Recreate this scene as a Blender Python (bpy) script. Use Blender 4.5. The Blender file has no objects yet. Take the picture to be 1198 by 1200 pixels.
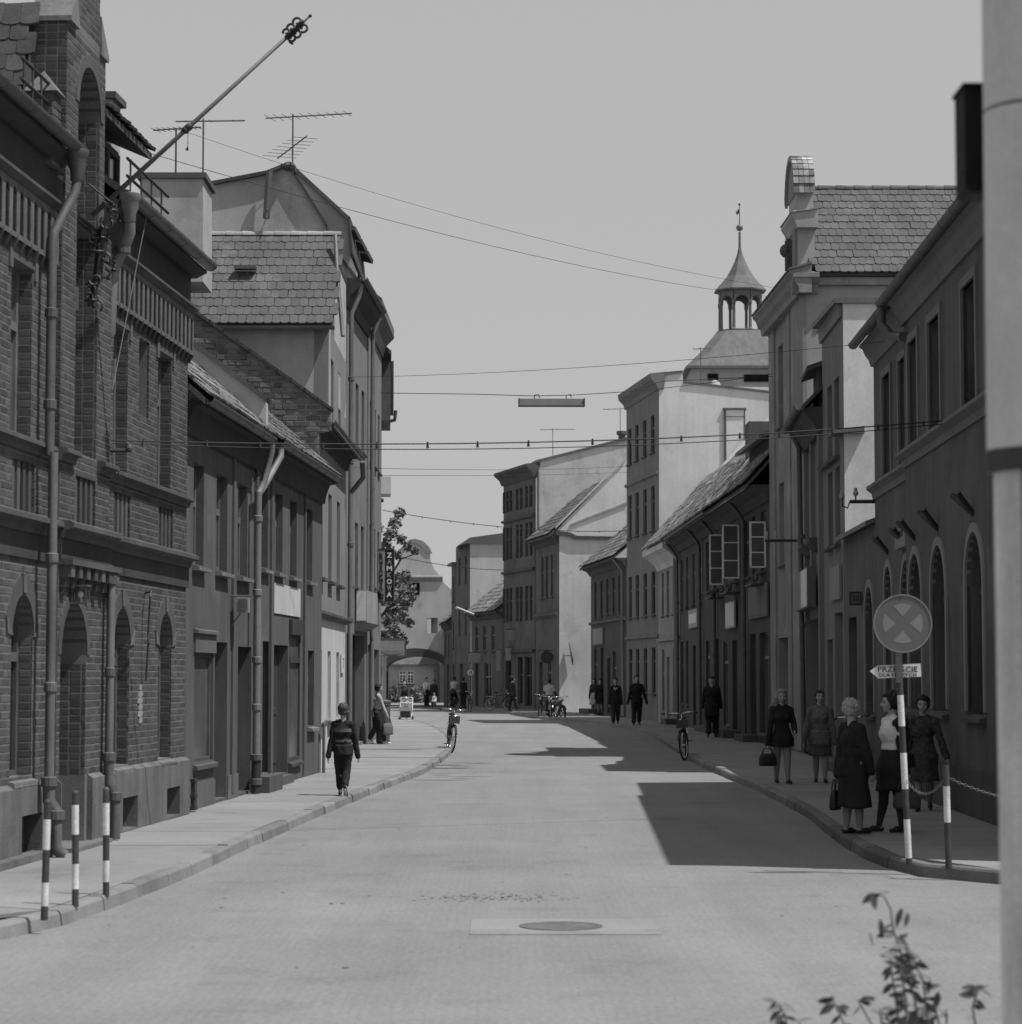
import bpy, bmesh, math, random
from mathutils import Vector, Matrix
R = math.radians
PI = math.pi
rnd = random.Random(11)
S = bpy.context.scene
COL = S.collection

# ------------------------------------------------------------------ camera
EYE = 1.85                                   # eye height over the roadway, metres
FPX = 2800.0                                 # focal length in pixels of the 1198 px wide photograph
TILT = math.atan(193 / FPX)
cam_d = bpy.data.cameras.new('camera')
cam = bpy.data.objects.new('camera', cam_d)
COL.objects.link(cam)
cam.location = (0, 0, EYE)
cam.rotation_euler = (PI / 2 + TILT, 0, 0)
cam_d.sensor_width = 36
cam_d.lens = 36 * FPX / 1200
cam_d.clip_start = 0.5
cam_d.clip_end = 4000
cam_d.dof.use_dof = True
cam_d.dof.focus_distance = 44
cam_d.dof.aperture_fstop = 4.2
S.camera = cam

# ------------------------------------------------------------------ sky, sun, exposure
SUN_EL, SUN_AZ = 63.0, 111.0                 # azimuth clockwise from +Y
w = bpy.data.worlds.new('World')
S.world = w
w.use_nodes = True
nt = w.node_tree
nt.nodes.clear()
sky = nt.nodes.new('ShaderNodeTexSky')
sky.sky_type = 'NISHITA'
sky.sun_disc = False
sky.sun_elevation = R(SUN_EL)
sky.sun_rotation = R(SUN_AZ)
sky.dust_density = 1.2
bw = nt.nodes.new('ShaderNodeRGBToBW')       # black and white film
pw = nt.nodes.new('ShaderNodeMath'); pw.operation = 'POWER'; pw.inputs[1].default_value = 0.10
ml = nt.nodes.new('ShaderNodeMath'); ml.operation = 'MULTIPLY'; ml.inputs[1].default_value = 4.25
bg = nt.nodes.new('ShaderNodeBackground'); bg.inputs[1].default_value = 0.1
wo = nt.nodes.new('ShaderNodeOutputWorld')
nt.links.new(sky.outputs[0], bw.inputs[0]); nt.links.new(bw.outputs[0], pw.inputs[0])
nt.links.new(pw.outputs[0], ml.inputs[0]); nt.links.new(ml.outputs[0], bg.inputs[0])
nt.links.new(bg.outputs[0], wo.inputs[0])
sd = bpy.data.lights.new('sun', 'SUN')
sd.energy = 4.5
sd.angle = R(0.53)
sun = bpy.data.objects.new('sun', sd)
COL.objects.link(sun)
tosun = Vector((math.sin(R(SUN_AZ)) * math.cos(R(SUN_EL)), math.cos(R(SUN_AZ)) * math.cos(R(SUN_EL)), math.sin(R(SUN_EL))))
sun.rotation_euler = (-tosun).to_track_quat('-Z', 'Y').to_euler()
sun.location = (30, -20, 60)
S.view_settings.view_transform = 'Standard'
S.view_settings.look = 'None'
S.view_settings.exposure = 0
S.view_settings.gamma = 1
S.view_settings.use_curve_mapping = False

# ------------------------------------------------------------------ helpers
def ray(px, py):
    a = (px - 599) / FPX
    b = (600 - py) / FPX
    return Vector((a, math.cos(TILT) - b * math.sin(TILT), math.sin(TILT) + b * math.cos(TILT)))

def at(px, py, d):                           # the point d metres down the street seen at that place
    r = ray(px, py)
    p = r * (d / r.y)
    return Vector((p.x, d, EYE + p.z))

class Fr:
    """A vertical plane: u runs left to right as seen from outside, z up, o outwards."""
    def __init__(s, p0, p1):
        s.O = Vector((p0[0], p0[1], 0))
        d = Vector((p1[0] - p0[0], p1[1] - p0[1], 0))
        s.L = d.length
        s.U = d / s.L
        s.N = Vector((s.U.y, -s.U.x, 0))
    def pt(s, u, z, o=0.0):
        p = s.O + s.U * u + s.N * o
        return Vector((p.x, p.y, z))
    def uz(s, px, py, o=0.0):
        r = ray(px, py)
        O = s.O + s.N * o
        t = (O.x * s.N.x + O.y * s.N.y) / (r.x * s.N.x + r.y * s.N.y)
        p = r * t
        return ((p - O).x * s.U.x + (p - O).y * s.U.y, EYE + p.z)
    def u(s, px, o=0.0): return s.uz(px, 600, o)[0]

LOC = {}
def tag(o, label=None, cat=None, group=None, kind=None):
    if label: o['label'] = label
    if cat: o['category'] = cat
    if group: o['group'] = group
    if kind: o['kind'] = kind
    return o

def thing(name, label, cat, loc, rot=0.0, group=None):
    o = bpy.data.objects.new(name, None)
    o.empty_display_size = 0.3
    COL.objects.link(o)
    o.location = loc
    o.rotation_euler = (0, 0, rot)
    LOC[o.name] = Vector(loc)
    return tag(o, label, cat, group)

class MB:
    def __init__(s):
        s.v = []; s.f = []
    def add(s, vs, fs):
        n = len(s.v)
        s.v += [Vector(q) for q in vs]
        s.f += [tuple(i + n for i in f) for f in fs]
        return s
    def quad(s, a, b, c, d): return s.add([a, b, c, d], [(0, 1, 2, 3)])
    def hexa(s, p):                          # p: 4 of one side, 4 of the other
        return s.add(p, [(3, 2, 1, 0), (4, 5, 6, 7), (0, 1, 5, 4), (1, 2, 6, 5), (2, 3, 7, 6), (3, 0, 4, 7)])
    def bx(s, F, u0, u1, z0, z1, o0, o1):
        q = [F.pt(u0, z0, o0), F.pt(u1, z0, o0), F.pt(u1, z1, o0), F.pt(u0, z1, o0),
             F.pt(u0, z0, o1), F.pt(u1, z0, o1), F.pt(u1, z1, o1), F.pt(u0, z1, o1)]
        return s.hexa(q)
    def box(s, x0, x1, y0, y1, z0, z1):
        return s.hexa([(x0, y0, z0), (x1, y0, z0), (x1, y0, z1), (x0, y0, z1), (x0, y1, z0), (x1, y1, z0), (x1, y1, z1), (x0, y1, z1)][4:] +
                      [(x0, y0, z0), (x1, y0, z0), (x1, y0, z1), (x0, y0, z1)])
    def prism(s, F, pts, o0, o1):            # polygon (u, z), any outline without holes
        n = len(pts)
        vs = [F.pt(u, z, o0) for u, z in pts] + [F.pt(u, z, o1) for u, z in pts]
        fs = [tuple(range(n))[::-1], tuple(range(n, 2 * n))] + [(i, (i + 1) % n, (i + 1) % n + n, i + n) for i in range(n)]
        return s.add(vs, fs)
    def prof(s, F, u0, u1, pts, caps=True):  # moulding: profile (o, z) swept along u
        n = len(pts)
        vs = [F.pt(u0, z, o) for o, z in pts] + [F.pt(u1, z, o) for o, z in pts]
        fs = [(i, (i + 1) % n, (i + 1) % n + n, i + n) for i in range(n)]
        if caps: fs += [tuple(range(n))[::-1], tuple(range(n, 2 * n))]
        return s.add(vs, fs)
    def tube(s, pts, r, n=8, caps=True):
        pts = [Vector(p) for p in pts]
        rs = r if isinstance(r, (list, tuple)) else [r] * len(pts)
        base = len(s.v)
        prev = None
        for i, p in enumerate(pts):
            if i == 0: t = pts[1] - p
            elif i == len(pts) - 1: t = p - pts[i - 1]
            else: t = (pts[i + 1] - p).normalized() + (p - pts[i - 1]).normalized()
            t.normalize()
            if prev is None:
                a = Vector((0, 0, 1)) if abs(t.z) < 0.9 else Vector((1, 0, 0))
                e1 = t.cross(a).normalized()
            else:
                e1 = (prev - t * prev.dot(t)).normalized()
            prev = e1
            e2 = t.cross(e1)
            for k in range(n):
                c = 2 * PI * k / n
                s.v.append(p + (e1 * math.cos(c) + e2 * math.sin(c)) * rs[i])
        for i in range(len(pts) - 1):
            for k in range(n):
                a = base + i * n + k; b = base + i * n + (k + 1) % n
                s.f.append((a, b, b + n, a + n))
        if caps:
            s.f.append(tuple(base + k for k in range(n))[::-1])
            e = base + (len(pts) - 1) * n
            s.f.append(tuple(e + k for k in range(n)))
        return s
    def lathe(s, c, prof, n=16, axis=None):  # prof: (r, z) from bottom to top
        c = Vector(c)
        base = len(s.v)
        for r, z in prof:
            for k in range(n):
                a = 2 * PI * (k + .5) / n
                q = Vector((r * math.cos(a), r * math.sin(a), z))
                if axis is not None: q = axis @ q
                s.v.append(c + q)
        m = len(prof)
        for i in range(m - 1):
            for k in range(n):
                a = base + i * n + k; b = base + i * n + (k + 1) % n
                s.f.append((a, b, b + n, a + n))
        s.f.append(tuple(base + k for k in range(n))[::-1])
        s.f.append(tuple(base + (m - 1) * n + k for k in range(n)))
        return s
    def ball(s, c, r, n=10, m=6):
        if not isinstance(r, (tuple, list)): r = (r, r, r)
        base = len(s.v); c = Vector(c)
        s.v.append(c + Vector((0, 0, -r[2])))
        for i in range(1, m):
            t = PI * i / m
            for k in range(n):
                a = 2 * PI * k / n
                s.v.append(c + Vector((r[0] * math.sin(t) * math.cos(a), r[1] * math.sin(t) * math.sin(a), -r[2] * math.cos(t))))
        s.v.append(c + Vector((0, 0, r[2])))
        for k in range(n):
            s.f.append((base, base + 1 + (k + 1) % n, base + 1 + k))
            for i in range(m - 2):
                a = base + 1 + i * n + k; b = base + 1 + i * n + (k + 1) % n
                s.f.append((a, b, b + n, a + n))
            e = base + 1 + (m - 2) * n
            s.f.append((e + k, e + (k + 1) % n, len(s.v) - 1))
        return s
    def build(s, name, mat, par=None, smooth=False, local=False, kind=None, label=None):
        off = Vector((0, 0, 0))
        if par is not None and not local:
            off = LOC[par.name]
        me = bpy.data.meshes.new(name)
        me.from_pydata([v - off for v in s.v], [], s.f)
        me.materials.append(mat)
        if smooth:
            me.polygons.foreach_set('use_smooth', [True] * len(me.polygons))
        bm = bmesh.new(); bm.from_mesh(me)
        bmesh.ops.recalc_face_normals(bm, faces=bm.faces)
        bm.to_mesh(me); bm.free()
        o = bpy.data.objects.new(name, me)
        COL.objects.link(o)
        if par is not None: o.parent = par
        LOC[o.name] = off.copy()
        if kind: o['kind'] = kind
        if label: o['label'] = label
        return o

def each(mb, name, mat, par, smooth=False, local=False):
    """every separate piece of the mesh as an object of its own"""
    n = len(mb.v); root = list(range(n))
    def fd(i):
        while root[i] != i: root[i] = root[root[i]]; i = root[i]
        return i
    for f in mb.f:
        a = fd(f[0])
        for j in f[1:]: root[fd(j)] = a
    parts = {}
    for f in mb.f: parts.setdefault(fd(f[0]), []).append(f)
    out = []
    for fs in parts.values():
        ids = sorted({i for f in fs for i in f}); mp = {i: k for k, i in enumerate(ids)}
        m = MB(); m.v = [mb.v[i] for i in ids]; m.f = [tuple(mp[i] for i in f) for f in fs]
        out.append(m.build(name, mat, par, smooth, local))
    return out

def smooth_by_angle(o, deg=40):
    me = o.data
    me.polygons.foreach_set('use_smooth', [True] * len(me.polygons))
    bm = bmesh.new(); bm.from_mesh(me)
    for e in bm.edges:
        if len(e.link_faces) == 2 and e.calc_face_angle(0) > R(deg): e.smooth = False
    bm.to_mesh(me); bm.free()
    return o

# ------------------------------------------------------------------ materials (all grey: a black and white photograph)
def M(name, v, var=.25, sc=1.2, fine=.12, fsc=35., bump=.2, bsc=60., rough=.85, streak=0., island=0., spec=.3, metal=0., blotch=0., bdist=.01, track=0.):
    m = bpy.data.materials.new(name)
    m.use_nodes = True
    t = m.node_tree
    b = t.nodes['Principled BSDF']
    b.inputs['Roughness'].default_value = rough
    b.inputs['Specular IOR Level'].default_value = spec
    b.inputs['Metallic'].default_value = metal
    def nd(k, **kw):
        q = t.nodes.new(k)
        for a, c in kw.items(): setattr(q, a, c)
        return q
    L = t.links.new
    def mth(op, a, c=None):
        q = nd('ShaderNodeMath', operation=op)
        for i, x in enumerate((a, c)):
            if x is None: continue
            if isinstance(x, (int, float)): q.inputs[i].default_value = x
            else: L(x, q.inputs[i])
        return q.outputs[0]
    geo = nd('ShaderNodeNewGeometry')
    pos = geo.outputs['Position']
    def noise(scale, vec=pos, det=5, ro=.6):
        q = nd('ShaderNodeTexNoise')
        q.inputs['Scale'].default_value = scale
        q.inputs['Detail'].default_value = det
        q.inputs['Roughness'].default_value = ro
        L(vec, q.inputs['Vector'])
        return q.outputs['Fac']
    def amp(x, a): return mth('ADD', mth('MULTIPLY', mth('SUBTRACT', x, .5), 2 * a), 1.0)
    val = mth('MULTIPLY', amp(noise(sc), var * 1.6), v)
    if fine: val = mth('MULTIPLY', val, amp(noise(fsc, det=3), fine * 1.5))
    if streak:
        mp = nd('ShaderNodeMapping'); mp.inputs['Scale'].default_value = (3.2, 3.2, .22)
        L(pos, mp.inputs['Vector'])
        val = mth('MULTIPLY', val, amp(noise(1.3, mp.outputs[0], 5, .65), streak * 1.6))
    if track:                                # wheel tracks and drag marks along the street
        mp = nd('ShaderNodeMapping'); mp.inputs['Scale'].default_value = (1.5, .09, 1)
        L(pos, mp.inputs['Vector'])
        val = mth('MULTIPLY', val, amp(noise(1.0, mp.outputs[0], 6, .65), track * 1.6))
    if blotch:                               # worn patches with edges of their own
        q = nd('ShaderNodeMapRange'); q.inputs['From Min'].default_value = .56; q.inputs['From Max'].default_value = .62
        L(noise(.9, det=8, ro=.65), q.inputs['Value'])
        val = mth('MULTIPLY', val, mth('ADD', mth('MULTIPLY', q.outputs[0], blotch), 1.0))
    if island:
        val = mth('MULTIPLY', val, amp(geo.outputs['Random Per Island'], island))
        oi = nd('ShaderNodeObjectInfo')
        val = mth('MULTIPLY', val, amp(oi.outputs['Random'], island))
    val = mth('MAXIMUM', val, .004)
    cc = nd('ShaderNodeCombineColor')
    for i in range(3): L(val, cc.inputs[i])
    L(cc.outputs[0], b.inputs['Base Color'])
    if bump:
        bp = nd('ShaderNodeBump')
        bp.inputs['Strength'].default_value = bump
        bp.inputs['Distance'].default_value = bdist
        L(mth('ADD', noise(bsc, det=4), mth('MULTIPLY', noise(bsc / 8), .8)), bp.inputs['Height'])
        L(bp.outputs[0], b.inputs['Normal'])
    return m

def setts(m, scale, strength, dist, colour):
    """small rounded setts in rows: fine relief and slight colour steps"""
    t = m.node_tree; L = t.links.new
    b = t.nodes['Principled BSDF']
    geo = [n for n in t.nodes if n.bl_idname == 'ShaderNodeNewGeometry'][0]
    vo = t.nodes.new('ShaderNodeTexVoronoi'); vo.feature = 'DISTANCE_TO_EDGE'
    vo.inputs['Scale'].default_value = scale; vo.inputs['Randomness'].default_value = .55
    L(geo.outputs['Position'], vo.inputs['Vector'])
    mr = t.nodes.new('ShaderNodeMapRange'); mr.inputs['From Max'].default_value = .12
    L(vo.outputs['Distance'], mr.inputs['Value'])
    old = [n for n in t.nodes if n.bl_idname == 'ShaderNodeBump'][0]
    bp = t.nodes.new('ShaderNodeBump'); bp.inputs['Strength'].default_value = strength; bp.inputs['Distance'].default_value = dist
    L(mr.outputs[0], bp.inputs['Height']); L(old.outputs[0], bp.inputs['Normal']); L(bp.outputs[0], b.inputs['Normal'])
    vc = t.nodes.new('ShaderNodeTexVoronoi'); vc.feature = 'F1'
    vc.inputs['Scale'].default_value = scale; vc.inputs['Randomness'].default_value = .55
    L(geo.outputs['Position'], vc.inputs['Vector'])
    cb = [n for n in t.nodes if n.bl_idname == 'ShaderNodeCombineColor'][0]
    src = cb.inputs[0].links[0].from_socket
    g = t.nodes.new('ShaderNodeRGBToBW'); L(vc.outputs['Color'], g.inputs[0])
    m1 = t.nodes.new('ShaderNodeMath'); m1.operation = 'MULTIPLY_ADD'; m1.inputs[1].default_value = colour; m1.inputs[2].default_value = 1 - colour * .5
    L(g.outputs[0], m1.inputs[0])
    m3 = t.nodes.new('ShaderNodeMath'); m3.operation = 'MULTIPLY_ADD'; m3.inputs[1].default_value = .12; m3.inputs[2].default_value = .88
    L(mr.outputs[0], m3.inputs[0])
    m2 = t.nodes.new('ShaderNodeMath'); m2.operation = 'MULTIPLY'; L(m1.outputs[0], m2.inputs[0]); L(m3.outputs[0], m2.inputs[1])
    m4 = t.nodes.new('ShaderNodeMath'); m4.operation = 'MULTIPLY'; L(m2.outputs[0], m4.inputs[0]); L(src, m4.inputs[1])
    for i in range(3): L(m4.outputs[0], cb.inputs[i])
    return m

MAT = dict(
    road=setts(M('sett_roadway', .212, .16, .35, .24, 26, .35, 40, .9, blotch=-.1, track=.13), 17.0, .2, .004, .09),
    walk=M('pavement_concrete', .228, .2, .6, .16, 24, .25, 50, .9, blotch=-.14, island=.05),
    earth=M('bare_ground', .2, .3),
    kerb=M('granite_kerb', .19, .3, 2, .25, 60, .3, 60, .8, island=.16),
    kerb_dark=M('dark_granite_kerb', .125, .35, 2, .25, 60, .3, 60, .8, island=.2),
    brick=M('fired_brick', .08, .34, .8, .2, 40, .35, 80, .85, island=.3),
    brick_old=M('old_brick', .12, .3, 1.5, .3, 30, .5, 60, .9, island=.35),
    mortar=M('lime_mortar', .145, .3, 1.5, .2, 40, .3, 80, .95),
    mortar_pale=M('old_mortar', .2, .3, 1.5, .2, 40, .3, 80, .95),
    stone=M('sandstone_trim', .085, .35, 1.2, .2, 30, .3, 60, .85, streak=.2),
    stone_pale=M('pale_stone', .16, .35, 2, .25, 30, .3, 60, .85, streak=.25),
    stone_edge=M('stone_edging', .115, .35, 2, .25, 30, .3, 60, .85, streak=.25),
    plinth=M('plinth_render', .125, .3, 1.3, .2, 30, .35, 50, .9, streak=.4, blotch=-.2),
    frieze=M('dark_frieze_plaster', .05, .25, 1, .15, 30, .2, 60, .9, streak=.2),
    grey_a=M('grey_facade_render', .092, .25, .7, .15, 30, .25, 60, .92, streak=.3, blotch=.2),
    grey_b=M('lower_grey_render', .12, .25, .9, .15, 30, .25, 60, .92, streak=.2, blotch=.2),
    pale_a=M('pale_street_render', .2, .2, .8, .12, 30, .2, 60, .92, streak=.18),
    pale_b=M('cream_lower_wall', .46, .2, .8, .12, 30, .2, 60, .92, streak=.15),
    gable=M('weathered_gable_render', .37, .24, .6, .12, 25, .2, 50, .92, streak=.12, blotch=-.16),
    white=M('whitewashed_gable', .62, .2, .5, .1, 14, .2, 40, .92, streak=.09, blotch=-.13),
    gate=M('gate_render', .44, .22, .5, .1, 14, .2, 40, .92, streak=.08, blotch=-.18),
    white_b=M('grey_whitewash', .54, .2, .5, .1, 14, .2, 40, .92, streak=.08, blotch=-.15),
    dark_a=M('dark_brown_render', .105, .3, .8, .18, 30, .25, 60, .92, streak=.3, blotch=-.2),
    dark_b=M('sooty_render', .075, .3, .8, .2, 30, .25, 60, .92, streak=.25),
    mid_a=M('mid_grey_render', .17, .2, .8, .12, 30, .2, 60, .92, streak=.16),
    mid_b=M('light_grey_render', .24, .2, .8, .12, 30, .2, 60, .92, streak=.2),
    baroque=M('baroque_stucco', .25, .28, .9, .15, 30, .25, 50, .92, streak=.28, blotch=.15),
    tile=M('clay_roof_tile', .095, .25, 1.5, .3, 40, .4, 70, .85, island=.13, blotch=.35),
    tile_dark=M('dark_clay_tile', .065, .3, 1.5, .35, 40, .4, 70, .85, island=.28, blotch=.5),
    tile_moss=M('mossy_old_tile', .21, .45, 2.5, .4, 30, .5, 50, .95, island=.4, blotch=.8),
    ridge=M('mortared_ridge_tile', .3, .3, 3, .3, 40, .3, 60, .9, island=.15),
    sheet=M('roof_sheet_metal', .12, .3, 1, .15, 30, .1, 30, .6, streak=.2, spec=.5),
    sheet_pale=M('weathered_copper_sheet', .125, .25, .6, .15, 30, .1, 30, .65, streak=.35),
    zinc=M('zinc_gutter', .12, .3, 2, .2, 30, .1, 40, .55, spec=.5, streak=.3),
    zinc_pale=M('pale_zinc_pipe', .18, .25, 2, .2, 30, .1, 40, .55, spec=.5, streak=.3),
    iron=M('black_iron', .03, .3, 5, .3, 50, .2, 60, .6, spec=.5),
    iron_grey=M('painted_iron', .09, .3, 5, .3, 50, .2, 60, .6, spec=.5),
    wood_dark=M('dark_stained_wood', .05, .3, 3, .2, 40, .2, 60, .6, streak=.3),
    wood=M('weathered_wood', .09, .3, 3, .2, 40, .2, 60, .75, streak=.35),
    frame=M('grey_window_frame', .14, .25, 3, .15, 40, .1, 60, .6),
    frame_white=M('white_window_frame', .8, .15, 3, .1, 40, .1, 60, .6),
    frame_dark=M('dark_window_frame', .06, .25, 3, .15, 40, .1, 60, .6),
    glass=M('window_glass', .014, .3, .8, 0, 10, .02, 3, .14, spec=.5),
    curtain=M('net_curtain_glass', .11, .3, 2.5, .1, 20, .02, 3, .22, streak=.4, spec=.5),
    glass_open=M('sky_lit_window_glass', .12, .3, 2.5, .1, 20, .02, 3, .2, spec=.5),  # sky reflection of the open panes put into the base colour
    box_black=M('black_box_paint', .008, .3, 5, .3, 50, .1, 60, .7, spec=.2),
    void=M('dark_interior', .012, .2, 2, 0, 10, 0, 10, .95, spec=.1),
    paint_white=M('chipped_white_paint', .62, .25, 6, .25, 60, .2, 60, .6, blotch=-.2),
    paint_dark=M('chipped_dark_paint', .055, .3, 6, .3, 60, .2, 60, .6, blotch=.5),
    paint_red=M('sign_red_enamel', .115, .12, 3, .06, 40, 0, 60, .45),
    paint_blue=M('sign_blue_enamel', .2, .12, 3, .06, 40, 0, 60, .45),
    sign_white=M('sign_white_enamel', .62, .12, 3, .08, 40, 0, 60, .45),
    sign_grey=M('faded_sign_board', .3, .25, 1.2, .1, 30, .05, 60, .6, streak=.2),
    sign_dark=M('dark_sign_panel', .03, .2, 3, .1, 40, 0, 60, .5),
    letter_dark=M('dark_lettering', .03, .1, 3, 0, 40, 0, 60, .6),
    letter_white=M('white_lettering', .75, .1, 3, 0, 40, 0, 60, .5),
    letter_grey=M('grey_lettering', .3, .1, 3, 0, 40, 0, 60, .5),
    concrete=M('post_concrete', .5, .16, 1.6, .1, 40, .2, 60, .9, streak=.2, blotch=-.12),
    concrete_low=M('stained_post_concrete', .5, .35, 2.2, .15, 40, .2, 60, .9, streak=.5),
    leaf=M('tree_leaf', .12, .3, 1.5, .2, 20, 0, 60, .6, island=.4),
    leaf_bush=M('shrub_leaf', .075, .3, 6, .2, 40, .05, 60, .5, island=.3),
    bark=M('bark', .08, .3, 5, .3, 40, .4, 60, .9),
    wire=M('cable_rubber', .03, .1, 3, 0, 40, 0, 60, .7),
    alu=M('aerial_rod', .1, .2, 3, 0, 40, 0, 60, .5, spec=.5),
    chrome=M('chrome', .6, .1, 3, 0, 40, 0, 60, .25, metal=1.),
    rubber=M('tyre_rubber', .025, .2, 6, .1, 40, .1, 60, .8),
    lamp=M('lamp_housing', .1, .2, 3, .1, 40, 0, 60, .55),
    lamp_glass=M('milky_lamp_cover', .6, .1, 3, 0, 40, 0, 60, .3),
    skin=M('skin', .34, .08, 8, .05, 60, .08, 80, .55),
    skin_legs=M('stockinged_leg', .22, .08, 8, .05, 60, .08, 80, .55),
    hair_dark=M('dark_hair', .02, .4, 14, .4, 90, .5, 60, .6),
    hair_fair=M('fair_hair', .2, .35, 14, .4, 90, .5, 60, .6),
    hair_grey=M('grey_curly_hair', .33, .4, 18, .4, 90, .6, 50, .7),
    hair_brown=M('brown_hair', .06, .4, 14, .4, 90, .5, 60, .6),
    cl_black=M('black_cloth', .02, .3, 6, .2, 60, .3, 30, .9),
    cl_dark=M('dark_cloth', .032, .3, 6, .2, 60, .3, 30, .9),
    cl_grey=M('grey_tweed', .13, .15, 5, .3, 120, .3, 40, .95),
    cl_mid=M('mid_grey_cloth', .085, .2, 5, .2, 60, .3, 40, .95),
    cl_light=M('light_cloth', .4, .15, 5, .1, 60, .3, 30, .9),
    cl_white=M('white_cotton', .72, .08, 5, .05, 60, .25, 25, .9),
    cl_print=M('printed_dress_fabric', .05, .9, 18, .5, 60, .3, 30, .9),
    leather=M('black_leather', .02, .3, 6, .2, 60, .2, 60, .45),
    basket=M('wicker', .07, .4, 40, .4, 90, .6, 90, .8),
    eye=M('eye_dark', .015, .1, 3, 0, 10, 0, 10, .2),
    lip=M('lips', .14, .1, 3, 0, 10, 0, 10, .5),
)

# ------------------------------------------------------------------ building helpers
def arch_pts(op, grow=0.0, n=12):            # outline over the springing, left to right
    u0, u1 = op['u0'] - grow, op['u1'] + grow
    rise = op.get('rise', (op['u1'] - op['u0']) / 2) + grow
    zs = op['z1'] - (rise - grow)
    uc = (u0 + u1) / 2; w2 = (u1 - u0) / 2
    return [(uc - w2 * math.cos(PI * i / n), zs + rise * math.sin(PI * i / n)) for i in range(n + 1)]

def OP(u0, u1, z0, z1, arch=False, dep=.2, **k):
    d = dict(u0=u0, u1=u1, z0=z0, z1=z1, arch=arch, dep=dep); d.update(k); return d

def wall_mesh(mb, F, u0, u1, z0, z1, ops, o=0.0, ends=.31):
    us = sorted({u0, u1} | {x for p in ops for x in (p['u0'], p['u1']) if u0 < x < u1})
    zs = sorted({z0, z1} | {x for p in ops for x in (p['z0'], p['z1']) if z0 < x < z1})
    for a, b in zip(us, us[1:]):
        for c, d in zip(zs, zs[1:]):
            um, zm = (a + b) / 2, (c + d) / 2
            if any(p['u0'] < um < p['u1'] and p['z0'] < zm < p['z1'] for p in ops): continue
            mb.quad(F.pt(a, c, o), F.pt(b, c, o), F.pt(b, d, o), F.pt(a, d, o))
    for p in ops:
        q = o - p['dep'] - .02
        a, b, c, d = p['u0'], p['u1'], p['z0'], p['z1']
        zt = d
        if p['arch']:
            ap = arch_pts(p)
            zt = ap[0][1]
            for (ua, za), (ub, zb) in zip(ap, ap[1:]):
                mb.quad(F.pt(ua, za, o), F.pt(ub, zb, o), F.pt(ub, d, o), F.pt(ua, d, o))
                mb.quad(F.pt(ua, za, o), F.pt(ub, zb, o), F.pt(ub, zb, q), F.pt(ua, za, q))
        else:
            mb.quad(F.pt(a, d, o), F.pt(b, d, o), F.pt(b, d, q), F.pt(a, d, q))
        mb.quad(F.pt(a, c, o), F.pt(a, zt, o), F.pt(a, zt, q), F.pt(a, c, q))
        mb.quad(F.pt(b, c, o), F.pt(b, zt, o), F.pt(b, zt, q), F.pt(b, c, q))
        mb.quad(F.pt(a, c, o), F.pt(b, c, o), F.pt(b, c, q), F.pt(a, c, q))
    if ends:
        for u in (u0, u1):
            mb.quad(F.pt(u, z0, o), F.pt(u, z1, o), F.pt(u, z1, o - ends), F.pt(u, z0, o - ends))
        mb.quad(F.pt(u0, z1, o), F.pt(u1, z1, o), F.pt(u1, z1, o - ends), F.pt(u0, z1, o - ends))
    return mb

def outline(p, g=0.0):
    a, b, c, d = p['u0'] - g, p['u1'] + g, p['z0'] - g, p['z1'] + g
    if p['arch']: return [(a, c)] + arch_pts(p, g) + [(b, c)]
    return [(a, c), (a, d), (b, d), (b, c)]

rnd_w = random.Random(5)
def window(F, p, par, fm='frame', gm='glass', o=0.0, sill='stone', tr=.62, mull=True, bars=0, fw=.055, sd=.07):
    q = o - p['dep']
    if gm == 'glass' and rnd_w.random() < .34: gm = 'curtain'
    a, b, c, d = p['u0'], p['u1'], p['z0'], p['z1']
    mb = MB()
    oo, ii = outline(p), outline(p, -fw)
    n = len(oo)
    for i in range(n):
        j = (i + 1) % n
        mb.hexa([F.pt(*oo[i], q), F.pt(*oo[j], q), F.pt(*ii[j], q), F.pt(*ii[i], q),
                 F.pt(*oo[i], q + .06), F.pt(*oo[j], q + .06), F.pt(*ii[j], q + .06), F.pt(*ii[i], q + .06)])
    zt = c + (d - c) * tr
    um = (a + b) / 2
    if tr: mb.bx(F, a + fw, b - fw, zt - .045, zt + .045, q + .002, q + .075)
    if mull: mb.bx(F, um - .032, um + .032, c + fw, d - fw - (.0 if not p['arch'] else .05), q + .004, q + .068)
    for k in range(bars):
        z = c + (zt - c) * (k + 1) / (bars + 1)
        mb.bx(F, a + fw, b - fw, z - .014, z + .014, q + .006, q + .05)
    f = mb.build('window', MAT[fm], par)
    g = MB().prism(F, outline(p, -fw + .01), q + .012, q + .024)
    g.build('pane', MAT[gm], f)
    if sill:
        MB().prof(F, a - .07, b + .07, [(o - p['dep'] + .01, c - .09), (o + sd, c - .09), (o + sd, c - .04), (o - p['dep'] + .01, c + .012)]).build('sill', MAT[sill], f)
    return f

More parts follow.
